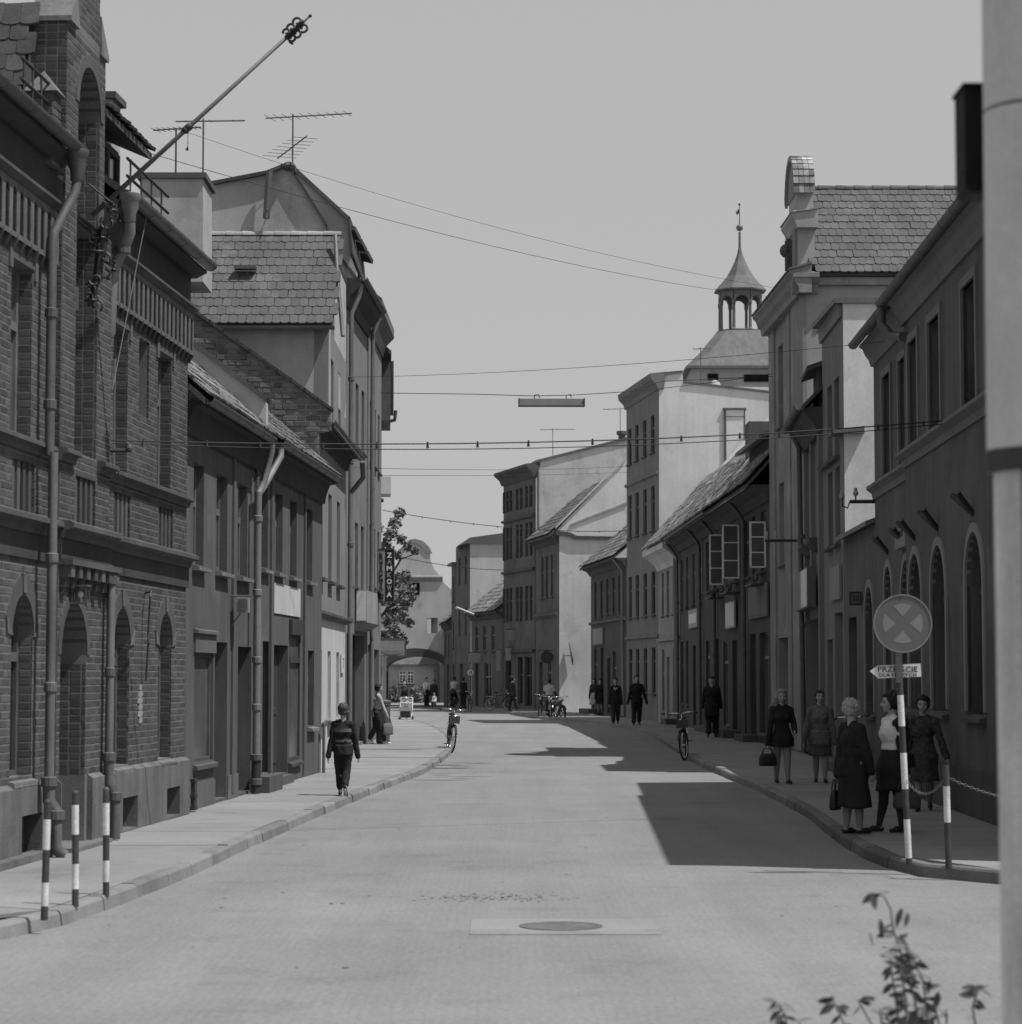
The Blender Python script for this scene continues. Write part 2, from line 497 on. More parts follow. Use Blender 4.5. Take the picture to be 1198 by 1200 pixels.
def door(F, p, par, mat='wood_dark', o=0.0, panels=2):
    q = o - p['dep']
    a, b, c, d = p['u0'], p['u1'], p['z0'], p['z1']
    mb = MB().prism(F, outline(p), q, q + .04)
    f = mb.build('door', MAT[mat], par)
    w2 = (b - a) / panels
    pm = MB()
    hh = d - c - (((b - a) / 2) if p['arch'] else 0)
    for i in range(panels):
        for z0, z1 in ((.08, .4), (.46, .93)):
            pm.bx(F, a + w2 * i + .08, a + w2 * (i + 1) - .08, c + hh * z0, c + hh * z1, q + .04, q + .06)
    each(pm, 'door_panel', MAT[mat], f)
    um = (a + b) / 2
    MB().tube([F.pt(um + .06, c + 1.05, q + .05), F.pt(um + .06, c + 1.05, q + .1), F.pt(um + .16, c + 1.05, q + .1)], .012, 6).build('handle', MAT['iron_grey'], f)
    return f

def body(F, u0, u1, depth, z0, z1, mat, par, name='wall'):
    return MB().bx(F, u0, u1, z0, z1, -depth, -.3).build(name, MAT[mat], par)

def gutter(F, u0, u1, z, o, par, r=.075, mat='zinc', brackets=True):
    mb = MB()
    n = 8
    arc = [(o + r * math.cos(PI + PI * i / n), z + r * math.sin(PI + PI * i / n)) for i in range(n + 1)]
    inn = [(o + r * .88 * math.cos(PI + PI * i / n), z + .004 + r * .88 * math.sin(PI + PI * i / n)) for i in range(n + 1)]
    mb.prof(F, u0, u1, arc + inn[::-1])
    g = mb.build('gutter', MAT[mat], par, smooth=False)
    smooth_by_angle(g, 40)
    if brackets:
        b = MB()
        k = max(2, int((u1 - u0) / .9))
        for i in range(k + 1):
            u = u0 + .05 + (u1 - u0 - .1) * i / k
            ar = [(o + (r + .006) * math.cos(PI + PI * j / 6), z + (r + .006) * math.sin(PI + PI * j / 6)) for j in range(7)]
            b.prof(F, u - .014, u + .014, ar + [(x * 1.0 + (o - x) * .06, y + .004) for x, y in ar[::-1]])
        b.build('gutter_bracket', MAT['iron_grey'], g, kind='stuff')
    return g

def pipe(pts, r, par, mat='zinc_pale', collars=(), name='downpipe', cmat=None):
    mb = MB().tube(pts, r, 12)
    p = smooth_by_angle(mb.build(name, MAT[mat], par), 50)
    if collars:
        c = MB()
        for q in collars:
            q = Vector(q)
            c.lathe(q, [(r * 1.02, -.05), (r * 1.3, -.04), (r * 1.3, .04), (r * 1.02, .05)], 12)
        each(c, 'pipe_collar', MAT[cmat or 'iron_grey'], p)
    return p

def roof_slab(F, u0, u1, z, o, pitch, run, thick, mat, par, name='roof', o_in=None):
    t = math.tan(R(pitch))
    z1 = z + run * t
    return MB().prof(F, u0, u1, [(o, z - thick), (o, z), (o - run, z1), (o - run, z1 - thick)]).build(name, MAT[mat], par)

TILE = {}
def tile_mesh(wd, ln, th, mat):
    k = (round(wd, 3), round(ln, 3), mat)
    if k in TILE: return TILE[k]
    # beaver-tail: rounded lower edge, local x across, y up the slope, z out
    w2 = wd / 2 * .965
    low = [(-w2, ln * .085), (-w2 * .75, ln * .03), (-w2 * .4, ln * .006), (0, 0), (w2 * .4, ln * .006), (w2 * .75, ln * .03), (w2, ln * .085)]
    out = low + [(w2, ln), (-w2, ln)]
    n = len(out)
    vs = [(x, y, 0) for x, y in out] + [(x, y, th) for x, y in out]
    fs = [tuple(range(n, 2 * n))] + [(i, (i + 1) % n, (i + 1) % n + n, i + n) for i in range(n)]
    me = bpy.data.meshes.new('roof_tile')
    me.from_pydata(vs, [], fs)
    me.materials.append(MAT[mat])
    TILE[k] = me
    return me

def tile_field(par, O, Ux, Up, ncol, nrow, wd, ex, mat, single=True, jit=1.0, skip=None, name='roof_tile', th=.034):
    """O lower left corner on the roof plane, Ux along the eave, Up up the slope"""
    Ux = Vector(Ux).normalized(); Up = Vector(Up).normalized()
    Nn = Ux.cross(Up).normalized()
    if Nn.z < 0: Nn = -Nn
    me = tile_mesh(wd, ex * 1.45, th, mat)
    vs0 = [v.co.copy() for v in me.vertices]; fs0 = [tuple(p.vertices) for p in me.polygons]
    mb = MB(); lst = []
    for r in range(nrow):
        for c in range(ncol + 1):
            x = (c + .5 - (.5 if r % 2 else 0)) * wd
            if x < 0 or x > ncol * wd: continue
            if skip and skip(x, r): continue
            tl = .055 + rnd.uniform(-.008, .012) * jit
            P = O + Ux * (x + rnd.uniform(-.004, .004) * jit) + Up * (r * ex + rnd.uniform(-.006, .006) * jit) + Nn * (.03 + rnd.uniform(0, .006) * jit)
            y_ax = (Up - Nn * tl).normalized()
            x_ax = (Ux + Up * rnd.uniform(-.02, .02) * jit).normalized()
            z_ax = x_ax.cross(y_ax).normalized()
            if z_ax.dot(Nn) < 0: x_ax = -x_ax; z_ax = x_ax.cross(y_ax).normalized()
            y_ax = z_ax.cross(x_ax)
            Mx = Matrix((x_ax, y_ax, z_ax)).transposed()
            if single:
                o = bpy.data.objects.new(name, me)
                COL.objects.link(o)
                o.parent = par
                m4 = Mx.to_4x4(); m4.translation = P - LOC[par.name]
                o.matrix_local = m4
                lst.append(o)
            else:
                mb.add([Mx @ v + P for v in vs0], fs0)
    if not single:
        return mb.build(name, MAT[mat], par, kind='stuff')
    return lst

def ridge_tiles(par, P0, P1, ln, r, mat='ridge'):
    P0, P1 = Vector(P0), Vector(P1)
    n = max(1, int((P1 - P0).length / ln))
    d = (P1 - P0) / n
    for i in range(n):
        mb = MB()
        a = P0 + d * i; b = a + d * 1.06
        side = Vector((-d.y, d.x, 0)).normalized()
        for q, rr in ((a, r * 1.12), (b, r * .95)):
            for k in range(7):
                t = PI * k / 6
                mb.v.append(q + side * rr * math.cos(t) + Vector((0, 0, rr * math.sin(t) * .9)))
            for k in range(7):
                t = PI * k / 6
                mb.v.append(q + side * rr * .8 * math.cos(t) + Vector((0, 0, rr * .8 * math.sin(t) * .9)))
        for k in range(6):
            mb.f += [(k, k + 1, k + 15, k + 14), (7 + k, 21 + k, 22 + k, 8 + k), (k, 7 + k, 8 + k, k + 1), (14 + k, 15 + k, 22 + k, 21 + k)]
        mb.build('ridge_tile', MAT[mat], par)

def brick_list(F, z0, z1, spans, o, course=.077, lb=.25, hb=.12, jo=.0095, seed=0, wob=.0016):
    """courses of alternating stretchers and headers; spans(z) gives the stretches of wall at that height"""
    out = []
    rr = random.Random(seed)
    k = 0
    z = z0
    while z < z1 - .03:
        zt = min(z + course - jo, z1)
        sp = spans((z + zt) / 2)
        u = -30 + (0 if k % 2 else (lb + hb) / 2)
        seq = 0
        lo = min([s[0] for s in sp], default=0); hi = max([s[1] for s in sp], default=-1)
        per = lb + hb
        u += math.floor((lo - u) / per - 1) * per
        while u < hi:
            wd = lb if seq % 2 == 0 else hb
            a, b = u, u + wd - jo
            for s0, s1 in sp:
                aa, bb = max(a, s0), min(b, s1)
                if bb - aa > .035:
                    out.append((F, aa, bb, z, zt, o + rr.uniform(-wob, wob)))
            u += wd; seq += 1
        z += course; k += 1
    return out

def brick_face(mb, F, a, b, c, d, o, back):
    e = .006
    q = [F.pt(a, c, back), F.pt(b, c, back), F.pt(b, d, back), F.pt(a, d, back)]
    m = [F.pt(a, c, o - e), F.pt(b, c, o - e), F.pt(b, d, o - e), F.pt(a, d, o - e)]
    t = [F.pt(a + e, c + e, o), F.pt(b - e, c + e, o), F.pt(b - e, d - e, o), F.pt(a + e, d - e, o)]
    mb.add(q + m + t, [(0, 1, 5, 4), (1, 2, 6, 5), (2, 3, 7, 6), (3, 0, 4, 7), (4, 5, 9, 8), (5, 6, 10, 9), (6, 7, 11, 10), (7, 4, 8, 11), (8, 9, 10, 11)])

def lay_bricks(par, lst, mat, single, back=.03, order=None):
    """the `single` bricks that show largest are objects of their own, the rest one part"""
    if order: lst = sorted(lst, key=order)
    for (F, a, b, c, d, o) in lst[:single]:
        mb = MB()
        brick_face(mb, F, a, b, c, d, o, o - back)
        ctr = F.pt((a + b) / 2, (c + d) / 2, o)
        me = bpy.data.meshes.new('brick')
        me.from_pydata([v - ctr for v in mb.v], [], mb.f)
        me.materials.append(MAT[mat])
        ob = bpy.data.objects.new('brick', me)
        COL.objects.link(ob)
        ob.parent = par
        ob.location = ctr - LOC[par.name]
    if len(lst) > single:
        mb = MB()
        for (F, a, b, c, d, o) in lst[single:]:
            brick_face(mb, F, a, b, c, d, o, o - back)
        mb.build('brickwork', MAT[mat], par, kind='stuff')

def text_mesh(txt, F, uc, z, size, o, mat, par, align='CENTER', width=None, name='lettering', bold=0.0, xs=1.0):
    cu = bpy.data.curves.new('t', 'FONT')
    cu.body = txt
    cu.size = size
    cu.extrude = .002
    cu.offset = bold
    cu.align_x = 'CENTER'; cu.align_y = 'CENTER'
    cu.resolution_u = 2
    tmp = bpy.data.objects.new('t', cu)
    COL.objects.link(tmp)
    dg = bpy.context.evaluated_depsgraph_get()
    me = bpy.data.meshes.new_from_object(tmp.evaluated_get(dg))
    bpy.data.objects.remove(tmp)
    xs0 = [v.co.x for v in me.vertices]
    if width: xs = width / (max(xs0) - min(xs0))
    off = LOC[par.name]
    cx = (max(xs0) + min(xs0)) / 2
    ys0 = [v.co.y for v in me.vertices]
    cy = (max(ys0) + min(ys0)) / 2
    for v in me.vertices:
        v.co = F.pt(uc + (v.co.x - cx) * xs, z + v.co.y - cy, o + v.co.z) - off
    me.name = name
    me.materials.clear(); me.materials.append(MAT[mat])
    ob = bpy.data.objects.new(name, me)
    COL.objects.link(ob); ob.parent = par
    LOC[ob.name] = off.copy()
    return ob

def facing(d): return Fr((-60, d), (60, d))  # a plane square to the street axis, d metres away

def pxpoly(F, pts, o=0.0): return [F.uz(x, y, o) for x, y in pts]

def cable(name, P, Q, sag, r, label, group=None, clips=0, n=16, mat='wire'):
    P, Q = Vector(P), Vector(Q)
    pts = [P.lerp(Q, i / n) - Vector((0, 0, sag * 4 * (i / n) * (1 - i / n))) for i in range(n + 1)]
    if clips:
        root = thing(name, label, 'cable', P, 0, group)
        MB().tube(pts, r, 5).build('strand', MAT[mat], root)
        for i in range(clips):
            t = (i + .5 + rnd.uniform(-.15, .15)) / clips
            q = P.lerp(Q, t) - Vector((0, 0, sag * 4 * t * (1 - t)))
            MB().tube([q + Vector((0, 0, .025)), q - Vector((0, 0, .05))], [.011, .02], 6).build('clip', MAT['iron'], root)
        return root
    o = MB().tube(pts, r, 5).build(name, MAT[mat])
    return tag(o, label, 'cable', group)

# ------------------------------------------------------------------ ground, roadway, kerbs, pavements
def sheet(name, pts, z, mat, par=None, kind='structure'):
    mb = MB(); mb.add([(x, y, z) for x, y in pts], [tuple(range(len(pts)))])
    return mb.build(name, MAT[mat], par, kind=kind)

sheet('ground', [(-1500, -300), (1500, -300), (1500, 2500), (-1500, 2500)], -.03, 'earth')
sheet('road', [(-60, -12), (60, -12), (60, 30), (20, 175), (-30, 175), (-60, 30)], 0.0, 'road')

KL = [(-16, 15.4), (-8, 15.7), (-5, 16.2), (-4.2, 16.5), (-3.62, 16.85), (-3.42, 17.4), (-3.27, 18.6), (-3.13, 20.2), (-2.98, 22.2), (-2.88, 24.8), (-2.73, 28), (-2.42, 34), (-2.05, 40), (-1.66, 46), (-1.5, 52), (-1.45, 58), (-1.6, 66), (-2.1, 76), (-3.0, 88), (-4.3, 100), (-6, 112), (-8.5, 126), (-12, 146)]
KR = [(30, 21.3), (12, 21.3), (5.2, 21.35), (4.3, 21.6), (3.8, 22.3), (3.62, 23.6), (3.6, 25.2), (3.73, 28.5), (3.9, 32), (3.98, 38), (3.95, 44), (3.9, 49.3), (4.0, 56), (4.2, 66), (4.35, 76), (4.3, 83.5), (3.8, 91), (2.85, 97.5), (1.5, 103.6), (.6, 112), (-.4, 122), (-1.9, 133), (-3.2, 149)]

def smooth_line(p, step):
    p = [Vector((x, y, 0)) for x, y in p]
    out = []
    for i in range(len(p) - 1):
        a, b, c, d = p[max(i - 1, 0)], p[i], p[i + 1], p[min(i + 2, len(p) - 1)]
        n = max(2, int((c - b).length / .25))
        for k in range(n):
            t = k / n
            out.append(.5 * ((2 * b) + (c - a) * t + (2 * a - 5 * b + 4 * c - d) * t * t + (3 * b - a - 3 * c + d) * t ** 3))
    out.append(p[-1])
    res = [out[0]]; acc = 0
    for q0, q1 in zip(out, out[1:]):
        acc += (q1 - q0).length
        if acc >= step: res.append(q1); acc = 0
    return res

def kerb(name, line, side, mat, wall_x):
    """side: +1 pavement to the right of the direction of travel, -1 to the left"""
    pts = smooth_line(line, 1.0)
    nrm = []
    for i in range(len(pts)):
        d = (pts[min(i + 1, len(pts) - 1)] - pts[max(i - 1, 0)]).normalized()
        nrm.append(Vector((d.y, -d.x, 0)) * side)
    bed = MB()
    for i in range(len(pts) - 1):
        a, b = pts[i] + nrm[i] * .04, pts[i + 1] + nrm[i + 1] * .04
        c, d = pts[i + 1] + nrm[i + 1] * .13, pts[i] + nrm[i] * .13
        up = Vector((0, 0, .10))
        bed.hexa([a, b, c, d, a + up, b + up, c + up, d + up])
    k = bed.build(name, MAT['mortar'], kind='structure')
    for i in range(len(pts) - 1):
        t = (pts[i + 1] - pts[i]); g = t.normalized() * .009
        ins = rnd.uniform(-.008, .008); hz = .118 + rnd.uniform(-.006, .008)
        a, b = pts[i] + g + nrm[i] * ins, pts[i + 1] - g + nrm[i + 1] * ins
        m = MB()
        w_ = .14
        lay = [(0, 0), (.012, hz - .025), (.028, hz - .004), (.045, hz), (w_, hz), (w_, 0)]
        vs = [a + nrm[i] * o + Vector((0, 0, z)) for o, z in lay] + [b + nrm[i + 1] * o + Vector((0, 0, z)) for o, z in lay]
        n = len(lay)
        m.add(vs, [(j, (j + 1) % n, (j + 1) % n + n, j + n) for j in range(n)] + [tuple(range(n))[::-1], tuple(range(n, 2 * n))])
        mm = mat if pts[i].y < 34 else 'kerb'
        m.build('kerb_stone', MAT[mm], k)
    # pavement bays between kerb and walls
    pts2 = pts[::2] + ([pts[-1]] if len(pts) % 2 == 0 else [])
    n2 = nrm[::2] + ([nrm[-1]] if len(pts) % 2 == 0 else [])
    base = MB()
    walk = None
    for i in range(len(pts2) - 1):
        a, b = pts2[i] + n2[i] * .145, pts2[i + 1] + n2[i + 1] * .145
        c, d = wall_x(b), wall_x(a)
        base.quad(a + Vector((0, 0, .098)), b + Vector((0, 0, .098)), c + Vector((0, 0, .098)), d + Vector((0, 0, .098)))
    walk = base.build('pavement', MAT['road'], kind='structure')
    for i in range(len(pts2) - 1):
        a, b = pts2[i] + n2[i] * .145, pts2[i + 1] + n2[i + 1] * .145
        c, d = wall_x(b), wall_x(a)
        g = (b - a).normalized() * .006
        zt = .119 + rnd.uniform(-.003, .003)
        m = MB()
        lo, hi = Vector((0, 0, .09)), Vector((0, 0, zt))
        q = [a + g, b - g, c - g, d + g]
        m.hexa([p + lo for p in q] + [p + hi for p in q])
        m.build('paving_bay', MAT['walk'], walk)
    return k

def wx_left(p):
    if p.y < 18.9: return Vector((p.x - (0 if p.x < -6 else .6) - .1, 18.9 if p.x < -3.9 else 18.9, 0)) if p.x < -4.9 else Vector((-5.1 + (p.y - 18.9) * .0, 18.9, 0))
    if p.y < 31: return Vector((-4.95 + (p.y - 19) * .068, p.y, 0))
    if p.y < 44: return Vector((-4.25 + (p.y - 31) * .057, p.y, 0))
    return Vector((min(-4.0, p.x - 3), p.y, 0))
def wx_right(p):
    if p.y < 22.3: return Vector((p.x + (1.2 if p.x < 5.5 else 0), 22.6, 0))
    if p.y < 88: return Vector((5.75 + (p.y - 22.3) * .035, p.y, 0))
    return Vector((p.x + 2.6, p.y + .9, 0))
kerb('kerb', KL, -1, 'kerb', wx_left)
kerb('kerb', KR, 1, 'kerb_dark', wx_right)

mh = thing('manhole_cover', 'dark oval looking iron manhole cover in a smooth pale slab in the roadway', 'manhole cover', (.37, 17.85, .004))
_m = MB(); _m.box(-.3, 1.08, 17.32, 18.42, -.02, .006); _m.build('concrete_surround', MAT['walk'], mh)
_m = MB(); _m.lathe((.37, 17.86, 0), [(.31, -.02), (.31, .012), (.28, .012), (.275, .008)], 28); _m.build('cover_ring', MAT['plinth'], mh)

# dirt and worn spots lying on the roadway
dm_ = MB()
def smear(cx, cy, lx, ly, z):
    n = 12; ph = rnd.random() * 6
    dm_.add([(cx + lx * math.cos(2 * PI * i / n) * rnd.uniform(.6, 1.1), cy + ly * math.sin(2 * PI * i / n) * rnd.uniform(.55, 1.1), z) for i in range(n)], [tuple(range(n))])
for i in range(16): smear(-1.75 + rnd.uniform(.25, .6) + (.9 * rnd.random() if i > 8 else 0), rnd.uniform(43, 53), rnd.uniform(.2, .7), rnd.uniform(.03, .08), .004 + i * .0002)
for i in range(150): smear(rnd.gauss(-.15, .35), rnd.gauss(20.2, .18), rnd.uniform(.008, .022), rnd.uniform(.008, .03), .0035 + i * .00003)
for i in range(60): smear(rnd.uniform(-3, 3.4), rnd.uniform(15, 40), rnd.uniform(.006, .03), rnd.uniform(.01, .05), .003 + i * .00003)
tag(dm_.build('road_dirt', MAT['plinth'], kind='stuff'), 'scattered dark dirt and worn specks on the roadway', 'dirt')

# ------------------------------------------------------------------ brick house, left foreground
F1 = Fr((-4.912, 19), (-4.136, 30.39))
UL = 11.41
h1 = thing('brick_house', 'dark brick house with stepped gable, arched windows and a flagpole bracket', 'house', F1.pt(6, .12))
RO = .10                                     # projection of the gabled bay
RA, RB = 4.70, 6.82
g_ops = [OP(1.3, 2.05, .9, 2.63, True, .2), OP(3.41, 4.16, .9, 2.63, True, .2), OP(7.5, 8.29, .86, 2.62, True, .2), OP(9.83, 10.58, .86, 2.62, True, .2)]
d_op = OP(4.83, 5.88, .14, 2.6, True, .38)
u_ops = [OP(1.2, 1.95, 4.12, 5.78, dep=.2), OP(3.24, 3.98, 4.12, 5.78, dep=.2), OP(7.36, 8.06, 4.12, 5.78, dep=.2), OP(9.64, 10.42, 4.12, 5.78, dep=.2)]
n_op = OP(8.62, 9.16, 4.88, 5.80, False, .12)            # blind brick niche
s_ops = [OP(1.3, 2.05, 3.43, 3.93, dep=.1), OP(3.36, 4.16, 3.43, 3.93, dep=.1), OP(7.44, 8.26, 3.43, 3.93, dep=.1), OP(9.74, 10.6, 3.43, 3.93, dep=.1)]
c_op = OP(5.27, 6.2, 4.14, 8.22, True, .28)             # tall recess in the gabled bay
cs_op = OP(5.34, 6.2, 3.43, 3.93, dep=.1)
b_ops = [OP(1.5, 2.2, .13, .54, dep=.25), OP(3.62, 4.35, .13, .54, dep=.25), OP(7.76, 8.5, .14, .5, dep=.25), OP(10.08, 10.84, .15, .5, dep=.25)]
mo = MB()
wall_mesh(mo, F1, 0, RA, .8, 7.0, [p for p in g_ops + u_ops + s_ops if p['u1'] < RA])
wall_mesh(mo, F1, RB, UL, .8, 7.0, [p for p in g_ops + u_ops + s_ops + [n_op] if p['u0'] > RB])
for p in s_ops + [n_op]: mo.bx(F1, p['u0'] - .01, p['u1'] + .01, p['z0'] - .01, p['z1'] + .01, -p['dep'] - .05, -p['dep'])
wall_mesh(mo, F1, RA, RB, .12, 6.55, [d_op, dict(c_op, z1=6.6, arch=False), cs_op], RO, .5)
mo.bx(F1, cs_op['u0'] - .01, cs_op['u1'] + .01, 3.42, 3.94, RO - .15, RO - .1)
GA, GB, GZ = 4.8, 6.42, 8.47
wall_mesh(mo, F1, GA, GB, 6.55, GZ, [dict(c_op, z0=6.5)], RO, .36)
mo.bx(F1, GA, GB, 6.6, GZ - .02, -.26, -.205)
mo.bx(F1, GA, GB, GZ, GZ + .01, -.26, RO)
mo.bx(F1, 5.1, 6.14, GZ, 10.2, -.26, RO)
mo.bx(F1, 5.1, 6.35, 3.95, 8.4, -.25, RO - .285)          # back of the tall recess
mo.build('wall', MAT['mortar'], h1)
body(F1, .02, UL - .02, 7.5, .12, 6.88, 'grey_b', h1)

def span_cut(a, b, ops):
    def f(z):
        iv = [(a, b)]
        for p, g in ops:
            if not (p['z0'] - .002 < z < p['z1'] + g): continue
            lo, hi = p['u0'], p['u1']
            if p['arch']:
                rise = (hi - lo) / 2
                zs = p['z1'] - rise
                if z > zs:
                    rr = rise + g
                    t = (z - zs) / rr
                    if t >= 1: continue
                    w2 = rr * math.sqrt(1 - t * t)
                    uc = (lo + hi) / 2; lo, hi = uc - w2, uc + w2
            else: lo -= 0; hi += 0
            new = []
            for s0, s1 in iv:
                if hi <= s0 or lo >= s1: new.append((s0, s1)); continue
                if lo > s0: new.append((s0, lo))
                if hi < s1: new.append((hi, s1))
            iv = new
        return iv
    return f
lint = [dict(p, z0=5.78, z1=6.02, u0=p['u0'] - .12, u1=p['u1'] + .12) for p in u_ops]
left_c = span_cut(0, RA, [(p, .19) for p in g_ops] + [(p, 0) for p in u_ops + s_ops + lint])
right_c = span_cut(RB, UL, [(p, .19) for p in g_ops] + [(p, 0) for p in u_ops + s_ops + lint + [n_op]])
mid_c = span_cut(RA, RB, [(d_op, .12), (c_op, 0), (cs_op, 0)])
gab_c = span_cut(GA, GB, [(c_op, .13)])
bl = []
bl += brick_list(F1, .84, 3.28, left_c, .003, seed=1) + brick_list(F1, 3.44, 5.93, left_c, .003, seed=2)
bl += brick_list(F1, .84, 3.28, right_c, .003, seed=3) + brick_list(F1, 3.44, 5.93, right_c, .003, seed=4)
bl += brick_list(F1, .84, 2.86, mid_c, RO + .003, seed=5) + brick_list(F1, 3.44, 6.6, mid_c, RO + .003, seed=6)
bl += brick_list(F1, 6.6, GZ, gab_c, RO + .003, seed=7)
bl += brick_list(F1, GZ + .1, 10.2, lambda z: [(5.1, 6.14)], RO + .003, seed=8)
Fe = Fr(F1.pt(GA, 0, -.25).xy, F1.pt(GA, 0, RO).xy)      # end of the gable wall, facing down the street
bl += brick_list(Fe, 6.9, GZ, lambda z: [(0, Fe.L)], .004, lb=.125, hb=.122, seed=9)
Fe2 = Fr(F1.pt(5.1, 0, -.25).xy, F1.pt(5.1, 0, RO).xy)
bl += brick_list(Fe2, GZ + .1, 10.2, lambda z: [(0, Fe2.L)], .004, lb=.125, hb=.122, seed=10)
def far_jamb(u, oi, oo, z0, z1, seed, mb_list):
    Fj = Fr(F1.pt(u, 0, oi).xy, F1.pt(u, 0, oo).xy)
    mb_list += brick_list(Fj, z0, z1, lambda z: [(0, Fj.L)], .003, lb=.125, hb=.122, seed=seed)
for i, p in enumerate(g_ops + u_ops): far_jamb(p['u1'], -p['dep'] + .06, 0, p['z0'] + .02, p['z1'] - (.4 if p['arch'] else 0), 20 + i, bl)
far_jamb(c_op['u1'], RO - .28, RO, 4.16, 7.75, 40, bl)
far_jamb(d_op['u1'], RO - .3, RO, .84, 2.0, 41, bl)
far_jamb(RA, 0, RO, .84, 6.5, 42, bl)
for i, p in enumerate(s_ops): far_jamb(p['u1'], -.1, 0, p['z0'], p['z1'], 50 + i, bl)
bl += brick_list(F1, 4.15, 8.2, span_cut(c_op['u0'], c_op['u1'], [(OP(5.4, 6.12, 4.16, 5.95), 0)]), RO - .275, seed=43)
def near_first(b):
    c = b[0].pt((b[1] + b[2]) / 2, b[3], b[5])
    px = 599 + FPX * c.x / c.y
    return (0 if px > 2 and 2 < 600 - (c.z - EYE - c.y * math.tan(TILT)) * FPX / c.y < 1198 else 1, c.y)
lay_bricks(h1, bl, 'brick', 300, order=near_first)

# windows and door
for p in g_ops: window(F1, p, h1, 'wood', 'glass', sill='stone_pale', tr=.66)
for p in u_ops: window(F1, p, h1, 'frame', 'curtain' if p['u0'] < 4 else 'glass', sill=None, tr=.66)
MB().bx(F1, 3.3, 3.5, 4.2, 4.85, -.16, -.135).build('window_blind', MAT['sign_white'], h1)
window(F1, OP(5.4, 6.12, 4.16, 5.72, dep=.09), h1, 'frame', 'glass', o=RO - .28, sill=None)
MB().bx(F1, 5.34, 6.18, 5.72, 5.97, RO - .29, RO - .2).build('lintel', MAT['stone'], h1)
door(F1, d_op, h1, 'wood_dark', RO)
st = MB(); trim = MB(); key = MB()
def ring(mb, p, w_, o0, o1, zc=None):
    a, b = arch_pts(p, 0, 14), arch_pts(p, w_, 14)
    mb.prism(F1, a + b[::-1], o0, o1)
for p in g_ops:
    ring(st, p, .19, -.2, .014)
    uc = (p['u0'] + p['u1']) / 2
    key.prism(F1, [(uc - .06, p['z1'] + .02), (uc + .06, p['z1'] + .02), (uc + .075, p['z1'] + .2), (uc - .075, p['z1'] + .2)], .0, .03)
    zs = p['z1'] - (p['u1'] - p['u0']) / 2
    for sgn, u in ((-1, p['u0']), (1, p['u1'])):
        key.prism(F1, [(u, zs - .02), (u + sgn * .19, zs + .0), (u + sgn * .22, zs + .16), (u + sgn * .17, zs + .14)], 0, .022)
ring(st, d_op, .12, RO - .36, RO + .014)
ring(st, c_op, .13, RO - .26, RO + .014)
for p in u_ops:
    st.bx(F1, p['u0'] - .02, p['u1'] + .02, 5.782, 6.0, -.19, .016)
    for u in (p['u0'] - .12, p['u1'] + .02): key.prism(F1, [(u, 5.68), (u + .1, 5.68), (u + .1, 6.03), (u, 6.03)], -.05, .026)
each(st, 'window_surround', MAT['stone'], h1)
each(key, 'keystone', MAT['stone_edge'], h1)
# string courses, sill cornice, frieze
def band(z, hgt, out, segs, mat='stone', name='cornice'):
    mb = MB()
    for a, b, o in segs:
        mb.prof(F1, a, b, [(o - .04, z - hgt), (o + out * .3, z - hgt), (o + out * .45, z - hgt * .55), (o + out, z - hgt * .4), (o + out, z - hgt * .12), (o + out * .7, z), (o - .04, z + .01)])
    return mb.build(name, MAT[mat], h1)
SEG = [(0, RA + .06, 0), (RA - .002, RB + .002, RO), (RB - .06, UL + .05, 0)]
band(4.13, .13, .1, [(0, RA - .05, 0), (RA - .05, 5.24, RO), (6.24, RB + .05, RO), (RB + .05, UL + .05, 0)], 'stone')
band(3.40, .17, .16, SEG, 'stone')
fp = MB()
for a, b, o in SEG: fp.bx(F1, a, b, 2.98 if o == 0 else 3.02, 3.24, o - .03, o + .03)
each(fp, 'string_course', MAT['frieze'], h1)
dm = MB()
n = 7
for i in range(n):
    u = 4.8 + 1.92 * i / (n - 1)
    dm.bx(F1, u - .07, u + .07, 2.84, 2.96, RO + .0, RO + .13)
    dm.bx(F1, u - .07, u + .07, 2.74, 2.84, RO + .0, RO + .07)
each(dm, 'dentil', MAT['brick'], h1)
MB().bx(F1, RA, RB, 2.96, 3.02, RO - .02, RO + .15).build('string_course', MAT['stone'], h1)
def frieze(a, b):
    k = int(round((b - a) / .247))
    ops = [OP(a + (b - a) * (i + .5) / k - .07, a + (b - a) * (i + .5) / k + .07, 6.0, 6.42, True, -.008) for i in range(k)]
    mb = MB()
    wall_mesh(mb, F1, a, b, 5.95, 6.48, ops, .07, .06)
    f = mb.build('frieze', MAT['stone_edge'], h1)
    MB().bx(F1, a + .01, b - .01, 5.96, 6.47, -.02, .057).build('frieze_niche', MAT['box_black'], f)  # black backing paints in the shade inside the shallow niches
    m2 = MB()
    for i in range(k + 1):
        u = a + (b - a) * i / k
        m2.prof(F1, max(a, u - .028), min(b, u + .028), [(-.02, 5.84), (.03, 5.86), (.075, 5.94), (.075, 5.975), (-.02, 5.975)])
    m2.build('corbel', MAT['brick'], f, kind='stuff')
    MB().prof(F1, a, b, [(-.02, 6.482), (.08, 6.482), (.14, 6.53), (.14, 6.56), (.02, 6.60), (-.02, 6.60)]).build('moulding', MAT['stone'], f)
frieze(0, RA - .02); frieze(RB + .02, UL)
e = MB()
for a, b in ((0, GA - .05), (6.84, UL)):
    e.bx(F1, a, b, 6.6, 6.96, -.25, .03)
    e.prof(F1, a, b + (.1 if b > 8 else 0), [(-.2, 6.962), (.08, 6.962), (.22, 7.03), (.22, 7.06), (-.2, 7.08)])
each(e, 'eaves_soffit', MAT['frieze'], h1)
